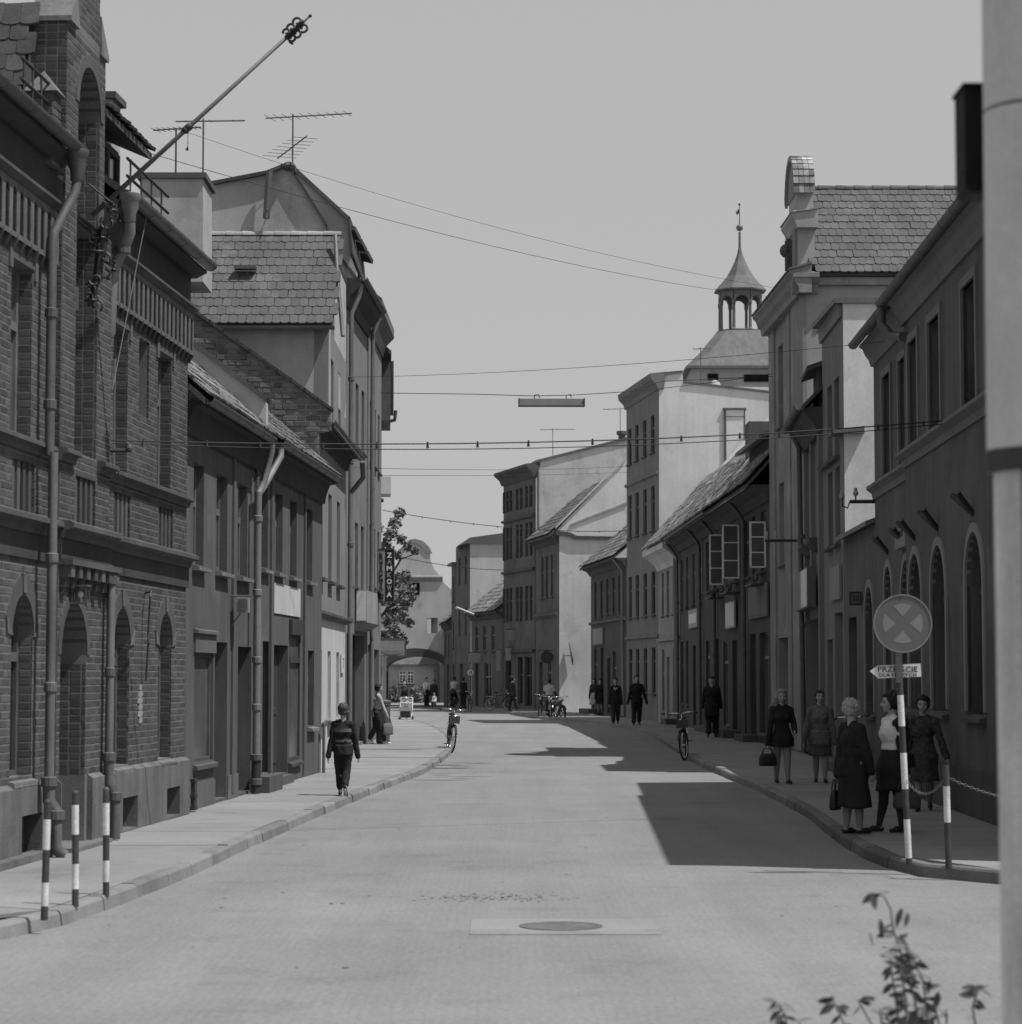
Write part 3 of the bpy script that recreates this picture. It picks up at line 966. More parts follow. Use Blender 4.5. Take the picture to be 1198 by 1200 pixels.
# plinth
pl = MB()
wall_mesh(pl, F1, 0, RA, .12, .80, [p for p in b_ops if p['u1'] < RA], .07, .3)
wall_mesh(pl, F1, RB, UL + .04, .12, .80, [p for p in b_ops if p['u0'] > RB], .07, .3)
for a, b in ((0, RA), (RB, UL + .04)): pl.prof(F1, a, b, [(-.02, .80), (.07, .80), (.0, .845), (-.02, .845)])
for a, b in ((RA, d_op['u0'] - .1), (d_op['u1'] + .1, RB)): pl.prof(F1, a, b, [(-.2, .12), (RO + .06, .12), (RO + .06, .80), (RO, .845), (-.2, .845)])
pl.build('plinth', MAT['plinth'], h1)
gr = MB(); vd = MB()
for p in b_ops:
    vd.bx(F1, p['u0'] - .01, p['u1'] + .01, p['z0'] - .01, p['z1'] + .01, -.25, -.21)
    k = 4
    for i in range(k): gr.tube([F1.pt(p['u0'] + (p['u1'] - p['u0']) * (i + .5) / k, p['z0'], -.1), F1.pt(p['u0'] + (p['u1'] - p['u0']) * (i + .5) / k, p['z1'], -.1)], .01, 6)
    gr.tube([F1.pt(p['u0'], p['z0'] + .1, -.1), F1.pt(p['u1'], p['z0'] + .22, -.1)], .008, 5)
    gr.tube([F1.pt(p['u0'], p['z0'] + .26, -.1), F1.pt(p['u1'], p['z0'] + .05, -.1)], .008, 5)
each(vd, 'basement_opening', MAT['void'], h1)
gr.build('window_grille', MAT['iron_grey'], h1, kind='stuff')
MB().bx(F1, 0, 4.66, .09, .185, .02, .2).build('plinth_kerb', MAT['plinth'], h1)
MB().bx(F1, 4.75, 6.3, .09, .16, RO - .4, RO + .2).build('door_step', MAT['stone_pale'], h1)
bal = MB()
for p in s_ops + [cs_op]:
    oo = RO if p is cs_op else 0
    k = 4
    for i in range(k):
        u = p['u0'] + (p['u1'] - p['u0']) * (i + .5) / k
        bal.bx(F1, u - .05, u + .05, p['z0'], p['z1'], oo - .1, oo - .02)
each(bal, 'baluster', MAT['brick'], h1)
# gable caps and pier
cp = MB()
def cap(a, b, z, hgt):
    cp.add([F1.pt(a - .04, z, RO + .05), F1.pt(b + .02, z, RO + .05), F1.pt(b + .02, z, -.3), F1.pt(a - .04, z, -.3),
            F1.pt(a - .04, z + .05, RO + .05), F1.pt(b, z + hgt, RO + .02), F1.pt(b, z + hgt, -.27), F1.pt(a - .04, z + .05, -.3)],
           [(0, 1, 5, 4), (1, 2, 6, 5), (2, 3, 7, 6), (3, 0, 4, 7), (4, 5, 6, 7), (0, 3, 2, 1)])
cap(GA, 5.1, GZ, .42)
cp.add([F1.pt(6.14, GZ, RO + .03), F1.pt(GB + .04, GZ, RO + .03), F1.pt(GB + .04, GZ, -.3), F1.pt(6.14, GZ, -.3), F1.pt(6.14, GZ + .42, RO + .02), F1.pt(6.14, GZ + .42, -.27), F1.pt(GB + .04, GZ + .05, RO + .03), F1.pt(GB + .04, GZ + .05, -.3)],
       [(0, 1, 6, 4), (1, 2, 7, 6), (2, 3, 5, 7), (4, 6, 7, 5), (0, 3, 2, 1), (0, 4, 5, 3)])
each(cp, 'coping', MAT['stone_pale'], h1)
pr = thing_ = MB().bx(F1, 4.27, 4.56, 6.9, 7.62, -.16, RO + .0).build('pier', MAT['mortar'], h1)
Fp = Fr(F1.pt(4.27, 0, -.16).xy, F1.pt(4.27, 0, RO).xy)
pb = MB()
for (F_, a, b, c, d, o) in brick_list(Fp, 6.93, 7.62, lambda z: [(0, Fp.L)], .007, lb=.17, hb=.12, seed=61) + brick_list(F1, 6.93, 7.62, lambda z: [(4.27, 4.56)], RO + .007, seed=62):
    brick_face(pb, F_, a, b, c, d, o, o - .03)
pb.build('pier_brick', MAT['brick'], pr, kind='stuff')
MB().add([F1.pt(4.23, 7.62, RO + .05), F1.pt(4.6, 7.62, RO + .05), F1.pt(4.6, 7.62, -.2), F1.pt(4.23, 7.62, -.2), F1.pt(4.41, 7.86, -.03)],
         [(0, 1, 4), (1, 2, 4), (2, 3, 4), (3, 0, 4), (3, 2, 1, 0)]).build('pyramid_cap', MAT['stone_pale'], pr)
# roofs
roof_slab(F1, 0, GA - .05, 7.14, .27, 37, 5.0, .09, 'tile_dark', h1)
roof_slab(F1, 6.84, UL + .05, 7.14, .27, 37, 5.0, .09, 'tile_dark', h1)
ro = MB()
ro.add([F1.pt(4.3, 6.9, -.27), F1.pt(4.85, 8.6, -.27), F1.pt(4.85, 8.6, -4), F1.pt(4.3, 6.9, -4), F1.pt(4.9, 6.9, -.27), F1.pt(4.9, 6.9, -4)], [(0, 1, 2, 3), (0, 4, 1), (3, 2, 5), (0, 3, 5, 4), (1, 4, 5, 2)])
ro.build('roof', MAT['tile_dark'], h1)
upv = F1.U * .55 + Vector((0, 0, 1.7))
tile_field(h1, F1.pt(4.36, 7.2, -.27), -F1.N, upv, 8, 8, .19, .18, 'tile_dark', True, 1.6)
# dormer
MB().bx(F1, 7.15, 8.75, 7.05, 8.0, -2.5, -.3).build('dormer', MAT['gable'], h1)
dr = MB(); dr.prof(F1, 6.85, 9.1, [(.02, 7.98), (.02, 8.06), (-2.8, 9.3), (-2.8, 9.2)]); dr.build('dormer_roof', MAT['tile_dark'], h1)
tile_field(h1, F1.pt(6.85, 8.05, .05), F1.U, -F1.N * 2.82 + Vector((0, 0, 1.24)), 12, 8, .19, .3, 'tile_dark', False, 2.5)
window(F1, OP(7.35, 8.5, 7.3, 7.9, dep=.0), h1, 'frame_dark', 'glass', o=-.28, sill=None, tr=0)
ch = MB().bx(F1, 9.3, 9.75, 7.3, 8.78, -.95, -.52).build('chimney', MAT['gable'], h1)
MB().bx(F1, 9.24, 9.81, 8.78, 8.86, -1.01, -.46).build('chimney_cap', MAT['stone'], ch)
sg = MB()
for a, b in ((3.3, 4.55), (7.7, 9.9)):
    for z in (7.5, 7.7): sg.tube([F1.pt(a, z, .05), F1.pt(b, z, .05)], .018, 6)
    k = 4
    for i in range(k):
        u = a + (b - a) * (i + .3) / k
        sg.tube([F1.pt(u, 7.72, .05), F1.pt(u, 7.36, .05), F1.pt(u, 7.38, -.05)], .014, 6)
each(sg, 'snow_guard', MAT['iron'], h1)
# gutters and pipes
gutter(F1, 0, 4.6, 7.12, .29, h1, .075, 'iron_grey')
gutter(F1, 6.85, UL + .0, 7.12, .29, h1, .085, 'zinc')
def hopper(u, o, z, mat):
    m = MB().lathe(F1.pt(u, z, o), [(.045, -.33), (.065, -.3), (.065, -.22), (.09, -.16), (.095, -.08), (.115, -.05), (.115, 0), (.1, 0), (.09, -.04)], 14)
    return smooth_by_angle(m.build('hopper', MAT[mat], h1), 40)
hopper(4.5, .29, 7.08, 'iron_grey')
pipe([F1.pt(4.5, 6.76, .29), F1.pt(4.48, 6.65, .28), F1.pt(4.35, 6.4, .2), F1.pt(4.23, 6.2, .14), F1.pt(4.2, 6.05, .13), F1.pt(4.2, 4.0, .13)], .048, h1, 'iron_grey', [F1.pt(4.2, z, .13) for z in (5.4, 4.5)], cmat='iron_grey')  # dark paint plus the eave shade, both put into this length's colour
pipe([F1.pt(4.2, 4.03, .17), F1.pt(4.2, .82, .17)], .048, h1, 'zinc', [F1.pt(4.2, z, .17) for z in (3.0, 1.75)], cmat='zinc')
pipe([F1.pt(4.2, .86, .17), F1.pt(4.2, .66, .17), F1.pt(4.18, .55, .25), F1.pt(4.18, .2, .25), F1.pt(4.2, .13, .33)], .062, h1, 'iron_grey', [F1.pt(4.2, .84, .17), F1.pt(4.18, .52, .25)], 'pipe_shoe')
hopper(6.78, .3, 7.1, 'zinc_pale')
pipe([F1.pt(6.78, 6.78, .3), F1.pt(6.8, 6.68, .3), F1.pt(6.84, 6.5, .22), F1.pt(6.9, 6.35, .12), F1.pt(6.9, 6.2, .09), F1.pt(6.9, 5.6, .07), F1.pt(6.9, 5.5, .0)], .06, h1, 'zinc_pale', [F1.pt(6.84, 6.5, .22)])
pipe([F1.pt(6.62, 3.0, RO), F1.pt(6.6, 3.0, .17), F1.pt(6.58, 2.9, .19), F1.pt(6.56, 1.0, .19)], .045, h1, 'zinc', [F1.pt(6.57, z, .19) for z in (2.88, 1.9)])
pipe([F1.pt(6.56, 1.02, .19), F1.pt(6.56, .72, .19), F1.pt(6.58, .6, .26), F1.pt(6.58, .13, .26)], .056, h1, 'iron_grey', [F1.pt(6.56, 1.0, .19), F1.pt(6.58, .58, .26)], 'pipe_shoe')
# scrap of faded lettering patches, lamp, wall hook
lb = thing('wall_lamp', 'small square glass lantern on the brick wall above the arched door', 'lamp', F1.pt(5.2, 2.6, RO + .02))
lm = MB()
for a, b in ((5.12, 5.132), (5.268, 5.28)):
    for o in (RO + .03, RO + .168): lm.bx(F1, a, b, 2.6, 2.76, o, o + .012)
lm.bx(F1, 5.11, 5.29, 2.76, 2.775, RO + .0, RO + .19); lm.bx(F1, 5.11, 5.29, 2.585, 2.6, RO + .02, RO + .19)
lm.build('lantern_frame', MAT['iron_grey'], lb)
MB().ball(F1.pt(5.2, 2.68, RO + .1), .035).build('bulb', MAT['lamp_glass'], lb, smooth=True)
hk = MB().tube([F1.pt(9.05, 2.83, .0), F1.pt(8.95, 2.84, .1), F1.pt(8.9, 2.78, .1), F1.pt(8.9, 2.35, .08), F1.pt(8.88, 2.25, .09), F1.pt(8.9, 2.2, .08), F1.pt(8.9, 1.8, .06)], .013, 6)
tag(hk.build('wall_hook', MAT['iron']), 'thin black iron hook with a hanging rod on the brick wall between two arched windows', 'hook')

pw_ = MB()
for u_, z_, w_, h_ in ((8.86, 1.62, .1, .07), (8.84, 1.545, .12, .07), (8.86, 1.47, .09, .07), (8.85, 1.39, .11, .07), (8.87, 1.315, .07, .07), (8.86, 1.7, .06, .06)):
    pw_.prism(F1, [(u_ - w_, z_), (u_ - w_ * .4, z_ - .01), (u_ + w_ * .8, z_ + .006), (u_ + w_, z_ + h_ * .6), (u_ + w_ * .5, z_ + h_), (u_ - w_ * .8, z_ + h_ * .9)], .002, .0135)
pw_.build('paint_patch', MAT['sign_grey'], h1, kind='stuff')

# flagpole and its wrought iron bracket
fb = F1.pt(5.8, 6.74, RO + .1)
tip = at(337, 43, fb.y + .1)
fl = thing('flagpole', 'long slanting flagpole with openwork spear finial jutting from the brick gable', 'flagpole', fb)
dv = (tip - fb).normalized()
MB().tube([fb - dv * .1, fb + (tip - fb) * .4, tip], [.028, .025, .02], 12).build('pole', MAT['iron_grey'], fl, smooth=True)
kn = MB()
for t in (.455, .475, .47): kn.ball(fb + (tip - fb) * t, (.045, .045, .04), 8, 6)
kn.tube([fb + (tip - fb) * .47, fb + (tip - fb) * .47 - Vector((0, 0, .2)), fb + (tip - fb) * .47 - Vector((0.01, 0, .24))], [.004, .004, .02], 6)
kn.build('pole_ring', MAT['iron'], fl, smooth=True)
fi = MB()
e1 = dv.cross(Vector((0, 1, 0))).normalized(); e2 = Vector((0, 1, 0))
def curl(c, a, b, r0, turns, rad, ph=0):
    return [c + a * (r0 * math.cos(ph + t) * (1 - .12 * t)) + b * (r0 * math.sin(ph + t) * (1 - .12 * t)) for t in [turns * 2 * PI * k / 14 for k in range(15)]]
for sgn in (-1, 1):
    for (al, rr) in ((.03, .042), (.1, .05), (.19, .055)):
        fi.tube(curl(tip + dv * al + e1 * sgn * .042, e1 * sgn, dv, rr, .95, .012, -1.2), .014, 6)
        fi.tube(curl(tip + dv * al + e2 * sgn * .042, e2 * sgn, dv, rr, .95, .012, -1.2), .014, 6)
fi.tube([tip - dv * .02, tip + dv * .31], [.026, .01], 8)
fi.ball(tip + dv * .33, .02)
fi.tube([tip - dv * .01, tip - dv * .01 + Vector((.04, 0, -.05)), tip - dv * .0 + Vector((.06, 0, -.08))], [.006, .02, .012], 6)
fi.build('finial', MAT['iron'], fl, smooth=True)
br = MB()
for k in range(26):
    z = 6.75 - k * .042
    oo = RO + .12 + .22 * math.sin(k * .5) * .4 + .12 * (1 - k / 26)
    br.tube(curl(F1.pt(5.5 + .25 * rnd.random(), z, oo), F1.N, Vector((0, 0, 1)) if k % 2 else F1.U, .05 + .04 * rnd.random(), .9, .01, rnd.random() * 6), .013, 5)
br.tube([F1.pt(5.75, 6.75, RO + .3), F1.pt(5.75, 6.5, RO + .16), F1.pt(5.75, 6.0, RO + .1), F1.pt(5.75, 5.7, RO + .02)], [.05, .07, .045, .02], 8)
br.tube([F1.pt(5.75, 6.75, RO + .3), F1.pt(5.75, 6.9, RO + .12), F1.pt(5.75, 7.0, RO + .0)], .011, 6)
br.build('scroll_bracket', MAT['iron'], fl)
tag(MB().tube([F1.pt(7.7, 7.05, .28), F1.pt(7.15, 5.0, .04)], .006, 5).build('guy_wire', MAT['zinc_pale']), 'thin pale wire running down the brick wall beside the gabled bay', 'wire')

# ------------------------------------------------------------------ left row beyond the brick house
F2 = Fr((-4.2, 30.5), (-3.45, 43.6))
ZE = 5.4
def top_cornice(F, u0, u1, z, par, out=.4, mat='dark_b', hgt=.45):
    MB().prof(F, u0, u1, [(-.1, z - hgt), (.05, z - hgt), (.07, z - hgt * .7), (out * .45, z - hgt * .4), (out * .6, z - hgt * .2), (out, z - .06), (out, z - .01), (-.1, z - .01)]).build('cornice', MAT[mat], par)

# first grey house
h2 = thing('grey_house', 'low grey rendered house with wide shop openings next to the brick house', 'house', F2.pt(3, .12))
w2 = [OP(a, b, 3.33, 4.66, dep=.17) for a, b in ((.72, 1.45), (2.39, 3.24), (4.12, 4.95))]
g2 = [OP(.88, 2.26, .72, 2.17, dep=.1), OP(2.36, 3.34, .16, 2.33, dep=.55), OP(4.22, 5.4, .16, 2.29, dep=.6)]
wm = MB(); wall_mesh(wm, F2, 0, 6.0, .05, ZE, w2 + g2); wm.build('wall', MAT['grey_a'], h2)
each(MB().bx(F2, .1, 2.34, .05, .46, -.02, .025).bx(F2, 3.36, 4.2, .05, .46, -.02, .025).bx(F2, 5.42, 6.0, .05, .46, -.02, .025), 'plinth', MAT['grey_b'], h2)
body(F2, .02, 5.98, 7, .1, ZE, 'grey_b', h2)
for p in w2: window(F2, p, h2, 'frame', 'glass', sill='stone_pale', sd=.1)
window(F2, g2[0], h2, 'wood', 'glass', sill='stone', tr=0, mull=False)
MB().bx(F2, .82, 2.32, 2.17, 2.42, -.02, .03).build('shop_fascia', MAT['grey_b'], h2)
MB().prof(F2, .78, 2.36, [(-.02, 2.42), (.07, 2.42), (.07, 2.46), (-.02, 2.49)]).build('moulding', MAT['grey_b'], h2)
for p in g2[1:]: MB().bx(F2, p['u0'], p['u1'], p['z0'], p['z1'], -p['dep'] - .05, -p['dep']).build('door', MAT['wood_dark'], h2)
MB().bx(F2, 5.55, 5.72, .2, ZE - .3, -.01, .05).build('pilaster', MAT['grey_a'], h2)
MB().bx(F2, 3.62, 3.78, .2, ZE - .3, -.01, .035).build('pilaster', MAT['grey_a'], h2)
top_cornice(F2, 0, 6, ZE, h2, .24, 'frieze', .42)
roof_slab(F2, -.1, 5.2, ZE + .02, .28, 42, 5.2, .08, 'tile_dark', h2)
tile_field(h2, F2.pt(-.05, ZE + .03, .33), F2.U, -F2.N * .743 + Vector((0, 0, .669)), 28, 6, .19, .3, 'tile_moss', False, 3.0)
gutter(F2, .0, 5.2, ZE + .02, .32, h2, .08, 'zinc')
# party wall that rises above the roof, its lit face looks down the street
Fpw = facing(F2.pt(5.35, 0).y)
pw_pts = pxpoly(Fpw, [(150, 346), (220, 399), (312, 471), (312, 500), (218, 436), (150, 390)])
MB().prism(Fpw, pw_pts, -.3, 0).build('party_wall', MAT['gable'], h2)
a_, b_ = pw_pts[0], pw_pts[2]
MB().prism(Fpw, [a_, b_, (b_[0] + .03, b_[1] + .06), (a_[0] + .03, a_[1] + .06)], -.36, .05).build('coping', MAT['tile_dark'], h2)

# second grey house
h3 = thing('grey_house', 'low grey rendered house with a pale blank panel over its dark door', 'house', F2.pt(9.5, .12))
w3 = [OP(a, b, 3.54, 4.8, dep=.17) for a, b in ((6.2, 6.88), (7.6, 8.37), (9.17, 9.94), (11.07, 11.84))]
g3b = [OP(6.45, 7.12, .36, 2.4, dep=.3), OP(7.55, 9.05, .28, 2.36, dep=.22), OP(9.16, 10.45, .45, 2.55, dep=.06), OP(11.38, 12.14, .99, 2.31, dep=.17)]
wm = MB(); wall_mesh(wm, F2, 6.003, 13.1, .05, ZE + .02, w3 + g3b); wm.build('wall', MAT['grey_a'], h3)
body(F2, 6.02, 13.08, 7, .1, ZE, 'grey_b', h3)
for p in w3: window(F2, p, h3, 'frame', 'glass', sill='stone_pale', sd=.09)
door(F2, g3b[0], h3); door(F2, g3b[1], h3)
window(F2, g3b[2], h3, 'wood_dark', 'glass', sill='wood_dark', tr=.8, mull=False)
MB().bx(F2, 9.12, 10.5, 2.55, 2.8, -.01, .06).build('shop_fascia', MAT['wood_dark'], h3)
window(F2, g3b[3], h3, 'frame', 'glass', sill='stone_pale', sd=.1)
MB().bx(F2, 7.45, 10.3, 2.86, 3.34, -.01, .02).build('blank_panel', MAT['pale_b'], h3)
MB().bx(F2, 7.06, 7.26, .2, ZE - .3, -.01, .04).build('pilaster', MAT['grey_a'], h3)
MB().bx(F2, 10.75, 10.9, .2, ZE - .3, -.01, .035).build('pilaster', MAT['grey_a'], h3)
each(MB().bx(F2, 5.3, 6.6, .1, .36, 0, .3).bx(F2, 7.5, 9.0, .1, .26, 0, .12), 'door_step', MAT['stone'], h3)
top_cornice(F2, 6, 13.1, ZE + .02, h3, .24, 'frieze', .42)
roof_slab(F2, 5.35, 13.2, ZE + .04, .28, 42, 5.0, .08, 'tile_dark', h3)
tile_field(h3, F2.pt(5.4, ZE + .05, .33), F2.U, -F2.N * .743 + Vector((0, 0, .669)), 41, 6, .19, .3, 'tile_moss', False, 3.0)
gutter(F2, 6.0, 13.1, ZE + .06, .32, h3, .08, 'zinc')
for uu, oo in ((5.15, .32), (6.05, .32)):
    pipe([F2.pt(uu, ZE - .05, oo), F2.pt(uu, ZE - .18, oo), F2.pt(5.25 + (uu - 5.2) * .25, ZE - .62, .2), F2.pt(5.05, ZE - .85, .14)], .052, h3, 'zinc_pale')
pipe([F2.pt(5.05, ZE - .8, .14), F2.pt(5.05, .62, .14)], .055, h3, 'zinc_pale', [F2.pt(5.05, z, .14) for z in (4.2, 3.1, 2.1, 1.4)], cmat='zinc_pale')
pipe([F2.pt(5.05, .68, .14), F2.pt(5.05, .13, .14)], .07, h3, 'iron', [F2.pt(5.05, .66, .14), F2.pt(5.05, .3, .14)], 'pipe_shoe')
tag(MB().bx(F2, .35, .5, .16, .52, .07, .12).bx(F2, .33, .52, .5, .54, .06, .13).bx(F2, .33, .52, .3, .34, .06, .13).bx(F2, .33, .52, .14, .18, .06, .13).build('iron_post_stub', MAT['iron']), 'short black cast iron guard at the foot of the grey wall beside the brick corner', 'wall guard')
sgn = thing('hanging_sign', 'small grey box sign on a bracket beside the downpipe of the grey houses', 'sign', F2.pt(5.1, 2.6))
MB().bx(F2, 3.5, 3.6, 2.76, 2.98, .1, .27).build('sign_box', MAT['sign_grey'], sgn)
MB().bx(F2, 3.49, 3.495, 2.79, 2.95, .12, .25).build('sign_face', MAT['grey_b'], sgn)
MB().tube([F2.pt(3.55, 3.0, 0), F2.pt(3.55, 3.0, .3)], .012, 6).build('bracket_arm', MAT['iron_grey'], sgn)
MB().tube([F2.pt(3.55, 2.55, 0), F2.pt(3.55, 2.76, .15)], .01, 6).build('bracket_stay', MAT['iron_grey'], sgn)
hr = MB().tube([F2.pt(12.75, .1, .1), F2.pt(12.75, 1.0, .1), F2.pt(12.78, 1.05, .14), F2.pt(13.0, 1.05, .16)], .03, 8)
tag(hr.build('standpipe', MAT['zinc']), 'thin upright standpipe with a bent top at the end of the grey house', 'pipe')

# narrow pale house with exposed brick gable
F3 = Fr((-3.62, 43.9), (-3.54, 51))
h4 = thing('pale_house', 'narrow pale house with a bare brick gable and cream lower storey', 'house', F3.pt(3.5, .12))
w4 = [OP(F3.u(x) - .05, F3.u(x) + .75, 3.95, 5.6, dep=.16) for x in (379, 389, 399)]
u_ = F3.L
w4 = [OP(a, a + .8, 3.75, 5.45, dep=.16) for a in (.9, 2.9, 4.9)]
g4b = [OP(a, a + .75, 1.0, 2.35, dep=.16) for a in (.9, 2.9, 4.9)]
wm = MB(); wall_mesh(wm, F3, 0, u_, 3.0, 6.4, w4); wm.build('wall', MAT['pale_a'], h4)
wm = MB(); wall_mesh(wm, F3, 0, u_, .05, 3.0, g4b, .004); wm.build('lower_wall', MAT['pale_b'], h4)
body(F3, .02, u_ - .02, 6, .1, 6.3, 'grey_b', h4)
for p in w4 + g4b: window(F3, p, h4, 'frame', 'glass', sill='stone', sd=.12)
MB().prof(F3, 0, u_, [(-.02, 2.95), (.05, 2.95), (.12, 3.03), (.12, 3.08), (-.02, 3.14)]).build('string_course', MAT['stone'], h4)
top_cornice(F3, 0, u_, 6.56, h4, .24, 'frieze', .32)
gutter(F3, .0, u_ + .6, 6.58, .3, h4, .08, 'zinc')
pipe([F3.pt(u_ - .3, 6.42, .38), F3.pt(u_ - .1, 6.1, .38), F3.pt(u_ + .1, 5.9, .2), F3.pt(u_ + .15, 5.8, .1)], .055, h4, 'zinc')
Fbg = facing(43.88)
bg_pts = pxpoly(Fbg, [(150, 312), (222, 360), (388, 482), (388, 503), (374, 506), (374, 560), (150, 560)])
MB().prism(Fbg, bg_pts, -.3, 0).build('gable', MAT['mortar_pale'], h4)
def poly_span(pts):
    def f(z):
        xs = []
        for (x0, z0), (x1, z1) in zip(pts, pts[1:] + pts[:1]):
            if (z0 <= z < z1) or (z1 <= z < z0): xs.append(x0 + (x1 - x0) * (z - z0) / (z1 - z0))
        xs.sort()
        return [(xs[i], xs[i + 1]) for i in range(0, len(xs) - 1, 2)]
    return f
zmin = Fbg.uz(300, 545)[1]; zmax = Fbg.uz(222, 360)[1]
bb = brick_list(Fbg, zmin, zmax, poly_span(bg_pts), .014, course=.103, lb=.28, hb=.15, jo=.016, seed=77, wob=.014)
def vis(b):
    c = b[0].pt((b[1] + b[2]) / 2, b[3], 0); px = 599 + FPX * c.x / c.y
    return 0 if px > 212 else 1
lay_bricks(h4, bb, 'brick_old', 300, .03, order=vis)
a_, b_ = bg_pts[0], bg_pts[2]
cpv = Vector((b_[0] - a_[0], 0, b_[1] - a_[1]))
nvt = int(cpv.length / .3)
for i in range(nvt):
    p0 = (a_[0] + (b_[0] - a_[0]) * i / nvt, a_[1] + (b_[1] - a_[1]) * i / nvt + .02)
    p1 = (a_[0] + (b_[0] - a_[0]) * (i + 1.05) / nvt, a_[1] + (b_[1] - a_[1]) * (i + 1.05) / nvt + .02)
    t_ = rnd.uniform(-.012, .012)
    MB().prism(Fbg, [(p0[0], p0[1] + t_), p1, (p1[0] + .02, p1[1] + .05), (p0[0] + .02, p0[1] + .055 + t_)], -.34, .07).build('verge_tile', MAT['tile_dark'], h4)
rf = MB()
q = [F3.pt(-.1, 6.5, .35), F3.pt(u_, 6.5, .35)]
t36 = math.tan(R(36))
rf.prof(F3, .1, u_ + .05, [(.35, 6.46), (.35, 6.53), (-5, 6.53 + 5.35 * t36), (-5, 6.44 + 5.35 * t36)]); rf.build('roof', MAT['tile_dark'], h4)
plq = thing('number_plate', 'white enamel plate with the number 7 by the pale house downpipe', 'sign', F3.pt(5.9, 2.0, .1))
MB().bx(F3, 5.85, 6.5, 1.93, 2.33, .02, .05).build('plate', MAT['sign_white'], plq)
text_mesh('7', F3, 6.175, 2.13, .3, .052, 'letter_dark', plq, width=.22)
# plain chimney wall block behind the brick house
Fcb = facing(46.6)
cb = pxpoly(Fcb, [(165, 208), (238, 208), (238, 330), (165, 330)])
cs = MB().prism(Fcb, cb, -1.4, 0)
ck = cs.build('chimney', MAT['gable'], h4)
MB().prism(Fcb, [(cb[0][0] - .07, cb[0][1] - .02), (cb[1][0] + .07, cb[1][1] - .02), (cb[1][0] + .07, cb[1][1] + .09), (cb[0][0] - .07, cb[0][1] + .09)], -1.5, .07).build('chimney_cap', MAT['stone'], ck)

# house with the big rendered gable and a tiled pent roof in front of it
F4 = Fr((-3.93, 51.05), (-3.95, 57))
h5 = thing('gabled_house', 'tall rendered house with a large tiled roof and lit gable turned to the street corner', 'house', F4.pt(3, .12))
Fq = facing(51.05)
lw = pxpoly(Fq, [(190, 380), (386, 380), (386, 560), (190, 560)])
MB().prism(Fq, lw, -.4, 0).build('end_wall', MAT['gable'], h5)
w5 = [OP(a, a + .8, z, z + 1.5, dep=.15) for a in (.8, 3.2) for z in (7.3, 3.9)]
wm = MB(); wall_mesh(wm, F4, 0, F4.L, .05, 9.35, w5); wm.build('wall', MAT['pale_a'], h5)
for p in w5: window(F4, p, h5, 'frame', 'glass', sill='stone', sd=.12)
body(F4, .4, F4.L, 8, .1, 9.2, 'gable', h5)
e0 = Fq.uz(390, 381, .25); e1_ = Fq.uz(190, 381, .25)
P0 = Fq.pt(e1_[0], e0[1], .25); P1 = Fq.pt(e0[0], e0[1], .25)
PR0 = Vector((at(395, 277, 53.0).x, 53.0, at(395, 277, 53.0).z))
upv = Vector((0, PR0.y - P1.y, PR0.z - P1.z))
nrow = 11
sl = upv.length
rfm = MB()
nn = Vector((0, -upv.z, upv.y)).normalized()
rfm.add([P0 - nn * .06, P1 - nn * .06, P1 + upv - nn * .06, P0 + upv - nn * .06, P0, P1, P1 + upv, P0 + upv], [(0, 1, 2, 3), (4, 5, 6, 7), (0, 1, 5, 4), (1, 2, 6, 5), (2, 3, 7, 6), (3, 0, 4, 7)])
rfm.build('roof', MAT['tile_dark'], h5)
wdt = .186
ncol = int((P1 - P0).length / wdt)
tile_field(h5, Vector((P1.x - ncol * wdt, P1.y, P1.z)), (1, 0, 0), upv, ncol, nrow, wdt, sl / nrow, 'tile', True, 1.0)
ridge_tiles(h5, P0 + upv + Vector((0, .02, .02)), P1 + upv + Vector((0, .02, .02)), .36, .11)
gutter(Fq, e1_[0], e0[0] + .05, e0[1] - .04, .32, h5, .07, 'zinc', False)
sky_l = pxpoly(Fr((-60, 51.9), (60, 51.9)), [(267, 316)])
sv = at(288, 313, 51.9)
each(MB().box(sv.x - .24, sv.x + .24, sv.y - .16, sv.y + .1, sv.z - .06, sv.z + .02), 'roof_hatch', MAT['iron_grey'], h5)
gpts = pxpoly(facing(53.1), [(190, 224), (238, 219), (314, 204), (330, 197), (339, 195), (346, 206), (383, 268), (392, 300), (392, 470), (190, 470)])
Fg5 = facing(53.1)
MB().prism(Fg5, gpts, -3.8, 0).build('gable', MAT['gable'], h5)
vg = MB()
for a_, b_ in zip(gpts[:7], gpts[1:8]):
    vg.prism(Fg5, [(a_[0] - .01, a_[1] - .015), (b_[0] + .01, b_[1] - .015), (b_[0] + .03, b_[1] + .07), (a_[0] + .0, a_[1] + .07)], -3.9, .12)
vg.build('verge', MAT['tile_dark'], h5)
mh_ = at(338, 197, 53)
MB().ball((mh_.x, mh_.y + .2, mh_.z + .06), (.16, .3, .12), 10, 6).build('ridge_end_tile', MAT['tile_dark'], h5)
fp0, fp1 = at(316, 206, 52.9), at(312, 256, 52.9)
MB().tube([fp1, fp0 + Vector((0, 0, .1))], .075, 8).build('flue_pipe', MAT['iron_grey'], h5)
dp = MB().tube([at(393, 275, 52.5), at(396, 330, 52), at(402, 394, 51.6)], .045, 8)
dp.build('downpipe', MAT['zinc'], h5)

